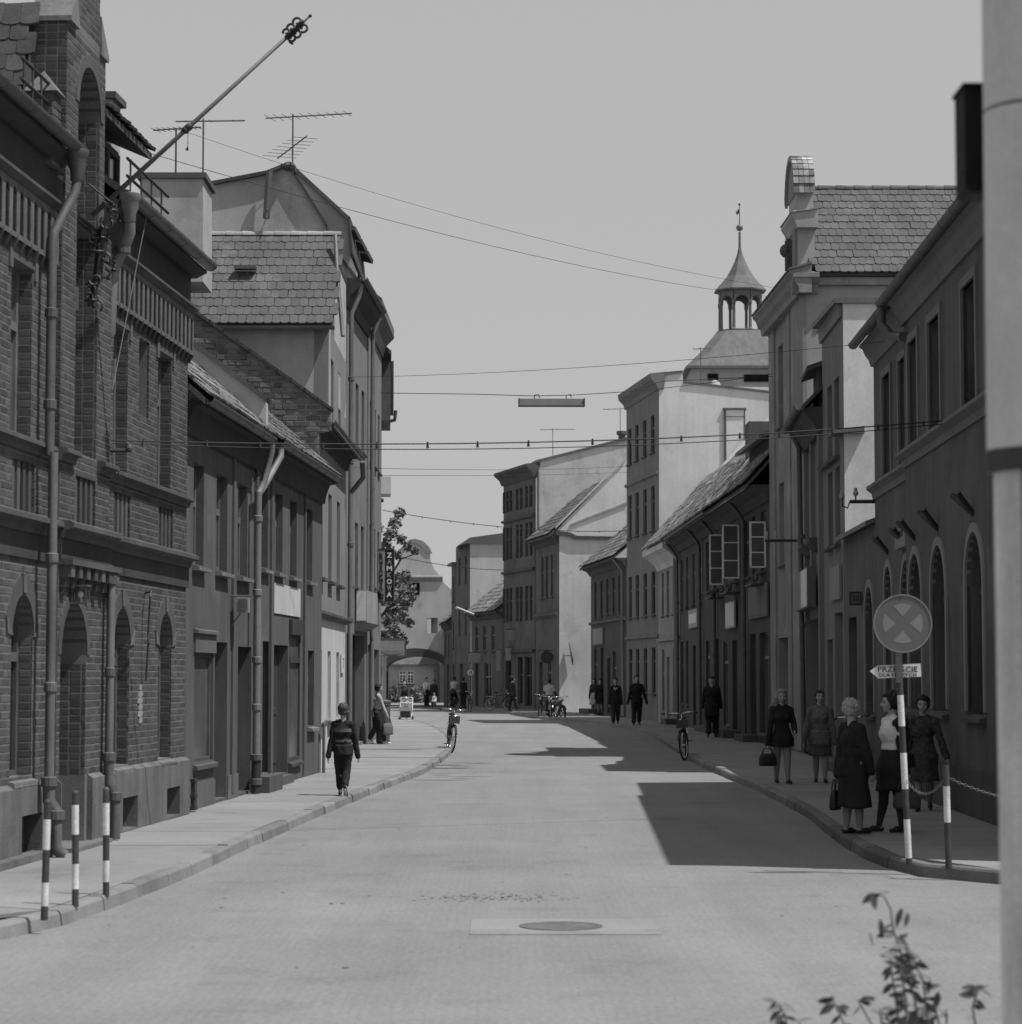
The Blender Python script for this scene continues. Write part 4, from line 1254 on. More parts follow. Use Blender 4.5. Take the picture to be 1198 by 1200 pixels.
# next house with dormers
F5 = Fr((-3.97, 57.02), (-3.78, 62.4))
h6 = thing('dormered_house', 'tall grey house with three small pent dormers over the cafe shopfront', 'house', F5.pt(2.5, .12))
w6 = [OP(a, a + .75, z, z + 1.6, dep=.15) for a in (.9, 2.4, 3.9) for z in (7.6, 4.1)]
wm = MB(); wall_mesh(wm, F5, 0, F5.L, .05, 11.3, w6 + [OP(.5, 5.0, .2, 2.9, dep=.25)]); wm.build('wall', MAT['mid_a'], h6)
for p in w6: window(F5, p, h6, 'frame', 'glass', sill='stone', sd=.1)
MB().bx(F5, .5, 5.0, .2, 2.9, -.3, -.25).build('shop_window', MAT['glass'], h6)
each(MB().bx(F5, 1.4, 1.55, .2, 2.9, -.25, -.15).bx(F5, 2.7, 2.85, .2, 2.9, -.25, -.15).bx(F5, 4.0, 4.12, .2, 2.9, -.25, -.15).bx(F5, .5, 5, .2, .55, -.25, -.1), 'shop_mullion', MAT['wood_dark'], h6)
body(F5, .3, F5.L, 9, .1, 11.2, 'gable', h6)
Fg6 = facing(57.05)
g6 = pxpoly(Fg6, [(190, 240), (300, 215), (336, 200), (346, 202), (408, 258), (411, 300), (418, 318), (418, 330), (405, 345), (405, 560), (190, 560)])
MB().prism(Fg6, g6, -.35, 0).build('gable', MAT['gable'], h6)
vg = MB()
for a_, b_ in zip(g6[3:5], g6[4:6]): vg.prism(Fg6, [a_, b_, (b_[0] + .06, b_[1] + .05), (a_[0] + .04, a_[1] + .09)], -5.4, .1)
each(vg, 'roof', MAT['tile_dark'], h6)
e0 = F5.uz(419, 320, .3)
MB().prof(F5, .0, F5.L, [(-.2, 10.75), (.05, 10.75), (.1, 11.0), (.3, 11.2), (.38, 11.4), (-.2, 11.45)]).build('cornice', MAT['frieze'], h6)
gutter(F5, .0, F5.L, 11.45, .42, h6, .09, 'iron_grey', False)
roof_slab(F5, 0, F5.L, 11.42, .3, 52, 1.6, .1, 'tile_dark', h6)
for i in range(3):
    d0 = .35 + i * 1.65
    MB().bx(F5, d0, d0 + 1.1, 11.6, 12.75, -1.6, -.12).build('dormer', MAT['white'], h6)
    MB().prof(F5, d0 - .15, d0 + 1.25, [(.18, 12.62), (.2, 12.72), (-1.7, 13.3), (-1.7, 13.15)]).build('dormer_roof', MAT['tile_dark'], h6)
    MB().bx(F5, d0 + .2, d0 + .9, 11.85, 12.6, -.13, -.1).build('dormer_window', MAT['glass'], h6)
pipe([F5.pt(.12, 11.3, .35), F5.pt(.12, 11.0, .3), F5.pt(.12, 10.6, .12), F5.pt(.12, .15, .12)], .06, h6, 'zinc_pale', [F5.pt(.12, z, .12) for z in (9, 7, 5, 3.2)])
cl = F5.uz(428, 700, .2)
lbx = MB().bx(F5, 2.4, 5.3, 3.2, 4.0, .02, .3)
lx = thing('shop_light_box', 'white ended light box sign over the dark cafe shopfront', 'sign', F5.pt(3.8, 3.2))
lbx.build('box', MAT['sign_grey'], lx)
MB().bx(F5, 2.37, 2.4, 3.24, 3.97, .05, .28).build('white_end', MAT['sign_white'], lx)
MB().prof(F5, 2.3, 5.4, [(.0, 3.0), (.2, 3.1), (.36, 3.19), (0, 3.19)]).build('underside', MAT['iron_grey'], lx)

F6 = Fr((-3.76, 62.42), (-3.72, 68.2))
h7 = thing('tall_house', 'dark tall house behind the cafe sign with a high eaves overhang', 'house', F6.pt(2.5, .12))
w7 = [OP(a, a + .8, z, z + 1.6, dep=.15) for a in (.8, 2.5, 4.2) for z in (7.6, 4.3)]
wm = MB(); wall_mesh(wm, F6, 0, F6.L, .05, 11.5, w7 + [OP(.4, 2.0, .2, 2.7, dep=.3), OP(3.0, 5.2, .7, 2.6, dep=.2)]); wm.build('wall', MAT['mid_a'], h7)
for p in w7: window(F6, p, h7, 'frame', 'glass', sill='stone', sd=.08)
MB().bx(F6, .4, 5.2, .2, 2.7, -.33, -.3).build('shop_window', MAT['glass'], h7)
body(F6, 0.02, F6.L, 8, .1, 11.4, 'mid_a', h7)
MB().prof(F6, -.1, F6.L, [(-.2, 11.0), (.05, 11.0), (.12, 11.3), (.36, 11.55), (.36, 11.8), (-.2, 11.85)]).build('cornice', MAT['iron_grey'], h7)
roof_slab(F6, -.1, F6.L, 11.8, .34, 40, 1.8, .12, 'tile_dark', h7)
pipe([F6.pt(.1, 11.3, .3), F6.pt(.1, 10.9, .12), F6.pt(.1, .15, .12)], .06, h7, 'zinc_pale', [])
F7 = Fr((-3.74, 68.22), (-4.35, 80))
h8 = thing('corner_house', 'dark house with a bay closing the left row before the tree', 'house', F7.pt(5, .12))
wm = MB(); wall_mesh(wm, F7, 0, F7.L, .05, 11.2, [OP(a, a + .8, z, z + 1.5, dep=.15) for a in (1, 3.5, 6, 8.5) for z in (7.6, 4.3, 1.0)]); wm.build('wall', MAT['mid_a'], h8)
for a in (1, 3.5, 6, 8.5):
    for z in (7.6, 4.3, 1.0): window(F7, OP(a, a + .8, z, z + 1.5, dep=.15), h8, 'frame', 'glass', sill='stone', sd=.08)
body(F7, .02, F7.L, 8, .1, 11.1, 'mid_a', h8)
MB().bx(F7, 1.0, 4.0, 9.3, 11.3, -.1, .28).build('bay', MAT['iron_grey'], h8)
MB().bx(F7, 4.5, 8.0, 10.2, 11.5, -.1, .38).build('bay', MAT['wood_dark'], h8)
roof_slab(F7, 0, F7.L, 11.2, .3, 42, 4, .12, 'tile_dark', h8)
pipe([F7.pt(6.5, 10.2, .45), F7.pt(6.5, 9.9, .42), F7.pt(6.6, 9.8, .0)], .06, h8, 'iron_grey', [])
tag(MB().bx(F7, .3, 1.6, 7.1, 7.6, .0, .3).build('wall_bracket_box', MAT['sign_white']), 'small pale box fixed high on the dark end house wall', 'box')

# cafe neon sign
zs_ = thing('cafe_sign', 'tall dark vertical sign with white ZAMKOWA letters hanging over the left pavement', 'sign', at(452, 705, 67))
Fz = facing(67)
za = pxpoly(Fz, [(442.5, 705), (461.5, 644)])
(zu0, zz0), (zu1, zz1) = za
MB().prism(Fz, [(zu0, zz0), (zu1, zz0), (zu1, zz1), (zu0, zz1)], -.12, 0).build('sign_case', MAT['sign_dark'], zs_)
fr_ = MB()
for a, b, c, d in ((zu0 - .02, zu1 + .02, zz1, zz1 + .025), (zu0 - .02, zu1 + .02, zz0 - .025, zz0), (zu1, zu1 + .025, zz0, zz1), (zu0 - .025, zu0, zz0, zz1)): fr_.bx(Fz, a, b, c, d, -.13, .015)
fr_.build('sign_frame', MAT['iron_grey'], zs_)
hh = (zz1 - zz0)
mid = zu0 + (zu1 - zu0) * .45
MB().bx(Fz, zu0 + .01, mid, zz0 + .01, zz1 - .01, 0, .004).build('name_panel', MAT['sign_grey'], zs_)
for i, c in enumerate('ZAMKOWA'):
    big = i % 2 == 0
    text_mesh(c, Fz, mid + (zu1 - mid) * .52, zz1 - hh * (.11 + i * .126), .19, .01, 'letter_white' if big else 'letter_grey', zs_, width=.15 if big else .13, bold=.007)
for i, c in enumerate('kawiarnia'):
    text_mesh(c, Fz, (zu0 + mid) / 2, zz1 - hh * (.1 + i * .082), .17, .012, 'letter_dark', zs_, width=.11 if c != 'i' else .05, bold=.01)
_c = MB(); _c.lathe(Fz.pt((zu0 + mid) / 2, zz0 + .16, .01), [(.07, -.09), (.08, .05), (.08, .06)], 10); _c.build('cup_emblem', MAT['letter_dark'], zs_)
MB().tube([Fz.pt(zu0 - .5, zz1 - .1, -.06), Fz.pt(zu0, zz1 - .1, -.06)], .02, 6).build('bracket_arm', MAT['iron'], zs_)

# framed oval sign
ov = thing('oval_sign', 'framed pale board with an oval emblem hung under the trees on the left', 'sign', at(459, 768, 71))
Fo = facing(71)
o0, o1 = Fo.uz(442, 768), Fo.uz(475, 749)
MB().prism(Fo, [(o0[0], o0[1]), (o1[0], o0[1]), (o1[0], o1[1]), (o0[0], o1[1])], -.06, 0).build('board', MAT['sign_grey'], ov)
om = MB()
for a, b, c, d in ((o0[0], o1[0], o1[1], o1[1] + .03), (o0[0], o1[0], o0[1] - .03, o0[1]), (o1[0], o1[0] + .03, o0[1] - .03, o1[1] + .03)): om.bx(Fo, a, b, c, d, -.07, .01)
om.build('sign_frame', MAT['iron_grey'], ov)
oc = ((o0[0] + o1[0]) / 2 + .03, o0[1] + (o1[1] - o0[1]) * .3)
def ell(rx, rz, n=20): return [(oc[0] + rx * math.cos(2 * PI * i / n), oc[1] + rz * math.sin(2 * PI * i / n)) for i in range(n)]
MB().prism(Fo, ell(.33, .125), 0, .006).build('oval_rim', MAT['letter_grey'], ov)
MB().prism(Fo, ell(.29, .095), 0, .010).build('oval_field', MAT['sign_grey'], ov)
MB().prism(Fo, ell(.2, .03), 0, .014).build('emblem_bar', MAT['letter_grey'], ov)
MB().tube([Fo.pt(o0[0] - .5, o1[1], -.03), Fo.pt(o0[0], o1[1], -.03)], .018, 6).build('bracket_arm', MAT['iron'], ov)

# gate pier on the left, past the last house
gp = thing('gate_pier', 'narrow fluted pale pier standing below the oval sign', 'pillar', at(448, 830, 128))
a, b = at(444, 830, 128), at(452, 768, 128)
each(MB().box(a.x, a.x + .14, 128, 128.3, .1, 3.3).box(a.x + .2, a.x + .38, 127.95, 128.3, .1, 3.3).box(a.x - .06, a.x + .44, 127.9, 128.4, 3.3, 3.45), 'pier_shaft', MAT['pale_a'], gp)
bn = thing('litter_bin', 'dark upright bin standing by the left wall behind the leaning girl', 'bin', at(447, 872, 62))
q = G_ = at(449, 868, 62.0)
MB().lathe((q.x, 62.0, .12), [(.16, 0), (.18, .05), (.19, .95), (.21, 1.0), (.21, 1.06)], 12).build('bin_body', MAT['iron_grey'], bn)
MB().lathe((q.x, 62.0, .12), [(.22, 1.06), (.22, 1.1), (.1, 1.14)], 12).build('bin_lid', MAT['zinc'], bn)

# ------------------------------------------------------------------ right row, from the corner outwards
FA = Fr((6.2, 40.6), (5.64, 22.3))
LA = FA.L
hA = thing('arched_house', 'dark two storey corner house with a row of tall round arched ground windows', 'house', FA.pt(9, .12))
PJ = 4.75                                     # the near part stands a little forward
au = [(1.27, 2.21), (3.37, 4.58), (5.12, 6.43), (7.4, 8.71), (10.4, 11.7), (13.4, 14.7), (16.2, 17.4)]
aop = [OP(a, b, 1.38, 3.64, True, .22) for a, b in au]
uop = [OP(a, b, 5.24 if a > 4.7 else 5.12, 6.78, dep=.2) for a, b in ((1.3, 2.3), (3.35, 4.4), (5.35, 6.3), (7.4, 8.5), (10.4, 11.45), (13.3, 14.4), (16.2, 17.2))]
mb = MB()
wall_mesh(mb, FA, 0, PJ, .7, 7.4, [p for p in aop + uop if p['u1'] < PJ])
wall_mesh(mb, FA, PJ, LA, .7, 7.4, [p for p in aop + uop if p['u0'] > PJ], .12, .45)
mb.build('wall', MAT['dark_a'], hA)
mb = MB(); mb.bx(FA, 0, PJ, .05, .7, -.3, .05); mb.bx(FA, PJ, LA + .02, .05, .7, -.3, .17); mb.build('plinth', MAT['dark_b'], hA)
body(FA, .02, LA - .02, 10, .1, 7.4, 'mid_a', hA)
for p in aop:
    o = .12 if p['u0'] > PJ else 0
    window(FA, p, hA, 'frame_dark', 'glass', o=o, sill='stone', tr=.68, sd=.09)
    a, b = arch_pts(p, 0, 14), arch_pts(p, .12, 14)
    zs = a[0][1]
    pts = [(p['u0'], 1.42)] + a + [(p['u1'], 1.42), (p['u1'] + .12, 1.42)] + b[::-1] + [(p['u0'] - .12, 1.42)]
    MB().prism(FA, pts, o - .05, o + .03).build('window_surround', MAT['mid_b'], hA)
    uc = (p['u0'] + p['u1']) / 2
    for s_ in (-1, 1):
        MB().tube([FA.pt(uc - .05, 3.86, o), FA.pt(uc - .1 + s_ * .22, 4.12, o + .22)], .035, 6).build('flag_holder', MAT['iron'], hA)
for p in uop:
    o = .12 if p['u0'] > PJ else 0
    window(FA, p, hA, 'frame', 'glass', o=o, sill=None, tr=.66)
    q = [(p['u0'], p['z0']), (p['u0'], p['z1']), (p['u1'], p['z1']), (p['u1'], p['z0']), (p['u1'] + .12, p['z0']), (p['u1'] + .12, p['z1'] + .12), (p['u0'] - .12, p['z1'] + .12), (p['u0'] - .12, p['z0'])]
    MB().prism(FA, q, o - .05, o + .035).build('window_surround', MAT['mid_a'], hA)
for a, b, o, z in ((-.05, PJ, 0, 5.08), (PJ - .08, LA, .12, 5.2)):
    MB().prof(FA, a, b, [(o - .05, z - .22), (o + .03, z - .22), (o + .05, z - .12), (o + .14, z - .05), (o + .14, z), (o - .05, z + .05)]).build('cornice', MAT['mid_a'], hA)
    z = 7.5
    MB().prof(FA, a, b, [(o - .1, z - .36), (o + .04, z - .36), (o + .08, z - .24), (o + .14, z - .16), (o + .18, z - .06), (o + .24, z - .02), (o + .24, z), (o - .1, z)]).build('eaves_cornice', MAT['mid_a'], hA)
gutter(FA, -.05, PJ - .3, 7.53, .34, hA, .085, 'iron_grey')
gutter(FA, PJ - .35, LA, 7.55, .42, hA, .085, 'iron_grey')
roof_slab(FA, -.05, LA, 7.56, .4, 34, 5.5, .08, 'tile_dark', hA)
pipe([FA.pt(4.5, 7.46, .42), FA.pt(4.5, 7.2, .42), FA.pt(4.7, 7.0, .3), FA.pt(5.3, 6.9, .2)], .07, hA, 'iron_grey', [])
vb = MB().bx(FA, 3.45, 4.6, 3.82, 4.12, .0, .12)
vt = thing('vent_box', 'small pale box with a dark square grille on the wall above the arched windows', 'box', FA.pt(4, 3.85))
vb.build('box', MAT['mid_b'], vt)
MB().bx(FA, 4.1, 4.4, 3.98, 4.08, .12, .126).build('grille', MAT['iron'], vt)
ib = thing('insulator_bracket', 'black iron arm with two white insulators at the corner of the arched house', 'bracket', FA.pt(0, 4.83))
MB().tube([FA.pt(-.05, 4.83, -.1), FA.pt(-.05, 4.83, .42)], .035, 6).build('arm', MAT['iron'], ib)
ii = MB()
for o_, dz in ((.32, 0), (.52, -.02)):
    pin = [FA.pt(-.05, 4.83, o_), FA.pt(-.05, 4.95, o_)] if o_ < .4 else [FA.pt(-.05, 4.83, .42), FA.pt(-.05, 4.72, .46), FA.pt(-.05, 4.76, .55), FA.pt(-.05, 4.9, .55)]
    MB().tube(pin, .014, 6).build('hook', MAT['iron'], ib)
    q = pin[-1]
    MB().lathe(q, [(.03, -.02), (.045, .0), (.045, .05), (.03, .06), (.035, .1), (.015, .12)], 10).build('insulator', MAT['sign_grey'], ib, smooth=True)

# low wing joining it to the next house
hB = thing('low_wing', 'low dark wing with a sloping lead roof, an arched window and a doorway', 'house', FA.pt(-2.4, .12))
mb = MB(); wall_mesh(mb, FA, -5.0, -.02, .05, 4.45, [OP(-1.5, -.28, 1.2, 3.42, True, .2), OP(-4.2, -2.9, .2, 2.95, dep=.4)]); mb.build('wall', MAT['dark_a'], hB)
body(FA, -4.98, -.05, 6, .1, 4.4, 'dark_a', hB)
window(FA, OP(-1.5, -.28, 1.2, 3.42, True, .2), hB, 'frame_dark', 'glass', sill='stone', tr=.66)
a, b = arch_pts(OP(-1.5, -.28, 1.2, 3.42, True), 0, 14), arch_pts(OP(-1.5, -.28, 1.2, 3.42, True), .12, 14)
MB().prism(FA, [(-1.5, 1.24)] + a + [(-.28, 1.24), (-.16, 1.24)] + b[::-1] + [(-1.62, 1.24)], -.05, .03).build('window_surround', MAT['mid_b'], hB)
door(FA, OP(-4.2, -2.9, .2, 2.95, dep=.4), hB)
MB().prof(FA, -5.02, .0, [(.16, 4.42), (.16, 4.5), (-3, 5.6), (-3, 5.5)]).build('roof', MAT['sheet'], hB)
MB().bx(FA, -4.6, -1.0, .1, .3, 0, .45).build('door_step', MAT['stone'], hB)
np_ = thing('number_lantern', 'small square house number lantern with 30 beside the arched window of the low wing', 'lamp', FA.pt(-2.5, 3.1))
MB().bx(FA, -2.0, -1.9, 3.12, 3.36, .02, .24).build('lantern_box', MAT['iron'], np_)
Fn = Fr((FA.pt(-1.895, 0, .24)).xy, (FA.pt(-1.895, 0, .02)).xy)
MB().prism(Fn, [(.03, 3.15), (.19, 3.15), (.19, 3.33), (.03, 3.33)], 0, .004).build('number_face', MAT['grey_b'], np_)
text_mesh('30', Fn, .11, 3.24, .13, .005, 'letter_dark', np_, width=.12)

# narrow tall house with a whitewashed end wall
FB = Fr((6.45, 49.2), (6.36, 45.5))
hC = thing('whitewashed_house', 'narrow flat topped house showing a bright whitewashed end wall above the low wing', 'house', FB.pt(1.8, .12))
cw = [OP(a, a + .85, z, z + h_, dep=.16) for a in (.9, 2.2) for z, h_ in ((6.15, 1.55), (4.45, 1.5))]
mb = MB(); wall_mesh(mb, FB, 0, FB.L, .05, 8.9, cw + [OP(.5, 1.5, .2, 2.6, dep=.3), OP(1.9, 3.3, .2, 3.1, dep=.3)]); mb.build('wall', MAT['mid_a'], hC)
for p in cw: window(FB, p, hC, 'frame', 'glass', sill='stone', sd=.12)
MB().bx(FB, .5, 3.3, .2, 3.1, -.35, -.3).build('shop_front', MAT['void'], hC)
FBg = facing(45.48)
MB().prism(FBg, [(60 + 6.37, .1), (60 + 10.5, .1), (60 + 10.5, 9.0), (60 + 6.37, 9.0)], -.3, 0).build('end_wall', MAT['white'], hC)
body(FB, .0, FB.L - .32, 5, .1, 8.9, 'white_b', hC)
MB().prof(FB, -.1, FB.L - .02, [(-.2, 8.75), (.05, 8.75), (.07, 8.95), (.1, 9.0), (.1, 9.06), (-.2, 9.1)]).build('cornice', MAT['sheet'], hC)
MB().prism(FBg, [(60 + 6.2, 9.002), (60 + 10.6, 9.002), (60 + 10.6, 9.1), (60 + 6.2, 9.1)], -3.4, .06).build('roof', MAT['sheet'], hC)
MB().prism(FBg, [(60 + 6.15, 6.48), (60 + 6.74, 6.48), (60 + 6.74, 6.62), (60 + 6.15, 6.56)], -.6, .14).build('ledge', MAT['sheet'], hC)
MB().prof(FB, 0, FB.L - .6, [(-.02, 6.0 - .02 + .1), (.08, 6.08), (.14, 6.12), (-.02, 6.148)]).build('string_course', MAT['mid_a'], hC)
MB().bx(FB, 1.6, 3.3, 3.35, 4.0, .01, .06).build('shop_panel', MAT['mid_b'], hC)

# house with the pilasters and dark round-ended eaves
FC = Fr((6.72, 54), (6.45, 49.22))
hD = thing('pilastered_house', 'grey house with pilasters and a rounded dark eaves end beside the baroque gable', 'house', FC.pt(2.4, .12))
dw = [OP(a, a + .9, 4.75, 7.0, dep=.2) for a in (.7, 3.0)]
mb = MB(); wall_mesh(mb, FC, 0, FC.L, .05, 7.3, dw + [OP(.5, 4.2, .2, 3.1, dep=.35)]); mb.build('wall', MAT['mid_a'], hD)
for p in dw:
    window(FC, p, hD, 'frame', 'glass', sill=None)
    MB().prof(FC, p['u0'] - .2, p['u1'] + .2, [(-.02, 4.5), (.1, 4.52), (.26, 4.68), (.26, 4.75), (-.02, 4.78)]).build('sill', MAT['stone'], hD)
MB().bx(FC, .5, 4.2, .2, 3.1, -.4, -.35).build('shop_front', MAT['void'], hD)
each(MB().bx(FC, 1.1, 1.2, .2, 3.1, -.34, -.2).bx(FC, 2.3, 2.45, .2, 3.1, -.34, -.2).bx(FC, 3.4, 3.5, .2, 3.1, -.34, -.2), 'shop_mullion', MAT['wood'], hD)
each(MB().bx(FC, .05, .4, .2, 6.9, -.01, .09).bx(FC, 2.0, 2.4, 4.2, 6.9, -.01, .09).bx(FC, 4.3, 4.7, .2, 6.9, -.01, .09), 'pilaster', MAT['mid_a'], hD)
body(FC, .02, FC.L - .02, 7, .1, 7.2, 'mid_a', hD)
MB().prof(FC, -.1, FC.L, [(-.1, 6.9), (.1, 6.9), (.2, 7.1), (.34, 7.25), (.4, 7.4), (-.1, 7.45)]).build('cornice', MAT['dark_b'], hD)
gutter(FC, -.2, FC.L - .2, 7.47, .48, hD, .1, 'iron_grey')
roof_slab(FC, -.1, FC.L + .1, 7.46, .42, 46, 3.0, .1, 'tile_dark', hD)
MB().bx(FC, 2.9, FC.L - .3, 7.4, 8.3, -1.2, .05).build('dormer', MAT['dark_b'], hD)
MB().prof(FC, 2.6, FC.L - .1, [(.3, 8.2), (.3, 8.3), (-1.5, 8.9), (-1.5, 8.78)]).build('dormer_roof', MAT['tile_dark'], hD)
pipe([FC.pt(.3, 7.4, .4), FC.pt(.3, 7.0, .2), FC.pt(.3, .15, .15)], .06, hD, 'iron_grey', [FC.pt(.3, z, .15) for z in (5, 3)])
sb = thing('shop_sign', 'pale projecting shop sign board with a dark edge by the downpipe on the right', 'sign', FC.pt(2.2, 3.3))
MB().bx(FC, .3, 4.1, 3.3, 4.15, .12, .3).build('sign_case', MAT['iron_grey'], sb)
MB().bx(FC, .33, 2.2, 3.33, 4.12, .3, .31).build('grey_face', MAT['mid_b'], sb)
MB().bx(FC, 2.2, 4.0, 3.33, 4.12, .3, .31).build('white_face', MAT['sign_white'], sb)

# baroque gabled house
FD = Fr((6.6, 60.5), (6.72, 54.02))
hE = thing('baroque_house', 'tall baroque house with a moulded gable seen edge on and a tiled roof', 'house', FD.pt(3.2, .12))
LD = FD.L
dw = [OP(1.6, 2.5, z, z + 2, dep=.2) for z in (8.0, 4.6)]
mb = MB(); wall_mesh(mb, FD, 0, LD, .05, 10.7, dw + [OP(1.3, 3.0, .2, 2.8, dep=.3)]); mb.build('wall', MAT['baroque'], hE)
for p in dw: window(FD, p, hE, 'frame', 'glass', sill='stone')
MB().bx(FD, 1.3, 3.0, .2, 2.8, -.35, -.3).build('door', MAT['wood_dark'], hE)
each(MB().bx(FD, .1, 1.1, .15, 10.55, -.01, .05).bx(FD, 3.4, 4.0, .15, 10.55, -.01, .05).bx(FD, 4.5, LD + .02, .15, 10.55, -.01, .08), 'pilaster', MAT['baroque'], hE)
FDs = facing(54.0)
MB().prism(FDs, [(60 + 6.73, .1), (60 + 13, .1), (60 + 13, 10.9), (60 + 6.73, 10.9)], -.3, 0).build('side_wall', MAT['gable'], hE)
body(FD, .02, LD - .34, 7, .1, 10.7, 'baroque', hE)
cpf = [(-.1, 10.55), (.18, 10.55), (.2, 10.7), (.28, 10.8), (.32, 10.92), (.4, 11.0), (.4, 11.06), (-.1, 11.2)]
MB().prof(FD, -.3, LD + .3, cpf).build('cornice', MAT['baroque'], hE)
Fret = facing(53.99)
MB().prof(Fret, 60 + 6.4, 60 + 7.0, [(-.1, 10.55), (.05, 10.55), (.12, 10.75), (.3, 10.9), (.3, 11.0), (-.1, 11.1)]).build('cornice', MAT['baroque'], hE)
MB().prof(FD, -.35, LD + .35, [(.43, 11.062), (.43, 11.1), (-.1, 11.25), (-.1, 11.202)]).build('cornice_roof', MAT['tile_moss'], hE)
MB().bx(FD, 4.7, LD - .2, 11.2, 12.3, -.25, .14).build('gable_tier', MAT['gable'], hE)
each(MB().bx(FD, 4.75, 5.0, 11.2, 12.25, .14, .2).bx(FD, LD - .75, LD - .3, 11.25, 12.25, .14, .2), 'pilaster', MAT['baroque'], hE)
MB().prof(FD, 4.6, LD + .0, [(-.3, 12.1), (.18, 12.1), (.22, 12.24), (.3, 12.36), (.3, 12.44), (-.3, 12.52)]).build('cornice', MAT['gable'], hE)
MB().prof(FD, 4.56, LD + .04, [(.32, 12.442), (.32, 12.47), (-.3, 12.56), (-.3, 12.522)]).build('cornice_roof', MAT['tile_moss'], hE)
MB().bx(FD, 4.85, LD - .35, 12.5, 13.0, -.24, .14).build('gable_tier', MAT['gable'], hE)
uc, ru = (4.75 + LD - .15) / 2, (LD - .15 - 4.75) / 2
arc = [(uc + ru * math.cos(t), 12.95 + .95 * math.sin(t)) for t in [PI * i / 16 for i in range(17)]]
MB().prism(FD, arc, -.24, .16).build('pediment', MAT['baroque'], hE)
MB().prism(FD, arc + [(u * .97 + uc * .03, z - .09) for u, z in arc[::-1]], .16, .23).build('pediment_moulding', MAT['baroque'], hE)
for i in range(1, 17):
    (ua, za), (ub, zb) = arc[i - 1], arc[i]
    for k in range(4):
        o0 = -.26 + k * .125
        m = MB(); l = .012 + rnd.random() * .012
        dn = Vector((za - zb, ub - ua)); dn = Vector((ua - uc, (za - 12.95) * 3)).normalized()
        P = [(ua, za), (ub, zb)]
        m.hexa([FD.pt(ua, za - .02, o0 + .005), FD.pt(ub, zb - .02, o0 + .005), FD.pt(ub, zb - .02, o0 + .12), FD.pt(ua, za - .02, o0 + .12),
                FD.pt(ua + dn.x * (.05 + l), za + dn.y * (.05 + l) - .03, o0 + .005), FD.pt(ub + dn.x * .02, zb + dn.y * .02, o0 + .005), FD.pt(ub + dn.x * .02, zb + dn.y * .02, o0 + .12), FD.pt(ua + dn.x * (.05 + l), za + dn.y * (.05 + l) - .03, o0 + .12)])
        m.build('cap_tile', MAT['tile_moss'], hE)
cns = MB().bx(FD, 5.2, 5.5, 11.3, 12.0, .14, .3); cns.ball(FD.pt(5.35, 11.75, .3), (.14, .2, .16), 8, 6)
cns.build('scroll_ornament', MAT['stone'], hE)
zr0 = 10.98; P0 = Vector((6.92, 53.78, zr0)); upv = Vector((0, 2.82, 2.5))
rfm = MB(); nn = Vector((0, -upv.z, upv.y)).normalized(); P1 = P0 + Vector((6, 0, 0))
rfm.add([P0 - nn * .06, P1 - nn * .06, P1 + upv - nn * .06, P0 + upv - nn * .06, P0, P1, P1 + upv, P0 + upv], [(0, 1, 2, 3), (4, 5, 6, 7), (0, 1, 5, 4), (1, 2, 6, 5), (2, 3, 7, 6), (3, 0, 4, 7)])
rfm.build('roof', MAT['tile_dark'], hE)
MB().add([P0 + upv, P1 + upv, P1 + Vector((0, 6, 0)), P0 + Vector((0, 6, 0)), P0 + upv - nn * .06, P1 + upv - nn * .06], [(0, 1, 2, 3)]).build('roof', MAT['tile_dark'], hE)
tile_field(hE, P0, (1, 0, 0), upv, 24, 12, .186, upv.length / 12, 'tile', True, 1.2)
ridge_tiles(hE, P0 + upv + Vector((.0, .02, .02)), P0 + upv + Vector((5.2, .02, .02)), .4, .11, 'tile')
MB().bx(FDs, 60 + 6.9, 60 + 13, 10.75, 10.93, -.1, .12).build('eaves_board', MAT['baroque'], hE)

# long dark houses with the mossy roof
FE = Fr((6.1, 86.5), (6.6, 60.52))
ZM = 6.72
def open_casement(u, z0, z1, wd, par, F=FE, ang=88):
    c = math.cos(R(ang)); s_ = math.sin(R(ang))
    A = F.pt(u, 0, .0); B = A + F.N * wd * s_ + F.U * wd * c
    Fc = Fr(B.xy, A.xy)
    m = MB(); t = .045
    for a, b, cc, d in ((0, t, z0, z1), (Fc.L - t, Fc.L, z0, z1), (0, Fc.L, z0, z0 + t), (0, Fc.L, z1 - t, z1)): m.bx(Fc, a, b, cc + (.002 if a == 0 and b == Fc.L else 0), d - (.002 if a == 0 and b == Fc.L else 0), -.02, .02)
    for k in (1, 2): m.bx(Fc, t, Fc.L - t, z0 + (z1 - z0) * k / 3 - .015, z0 + (z1 - z0) * k / 3 + .015, -.015, .015)
    f = m.build('casement', MAT['frame_white'], par)
    MB().prism(Fc, [(t - .01, z0 + t - .01), (Fc.L - t + .01, z0 + t - .01), (Fc.L - t + .01, z1 - t + .01), (t - .01, z1 - t + .01)], -.004, .004).build('pane', MAT['glass_open'], f)
hF = thing('dark_house', 'dark house with four pale framed upper windows and a small framed white notice', 'house', FE.pt(4, .12))
fw_ = [OP(a, a + .85, 4.3, 6.02, dep=.14) for a in (.6, 2.6, 5.0, 7.2)]
fg_ = [OP(.5, 1.4, .9, 3.1, dep=.14), OP(2.5, 3.3, .9, 3.1, dep=.14), OP(5.0, 6.0, .2, 2.9, dep=.3), OP(7.0, 8.0, .9, 3.1, dep=.14)]
mb = MB(); wall_mesh(mb, FE, 0, 8.6, .05, ZM, fw_ + fg_); mb.build('wall', MAT['dark_b'], hF)
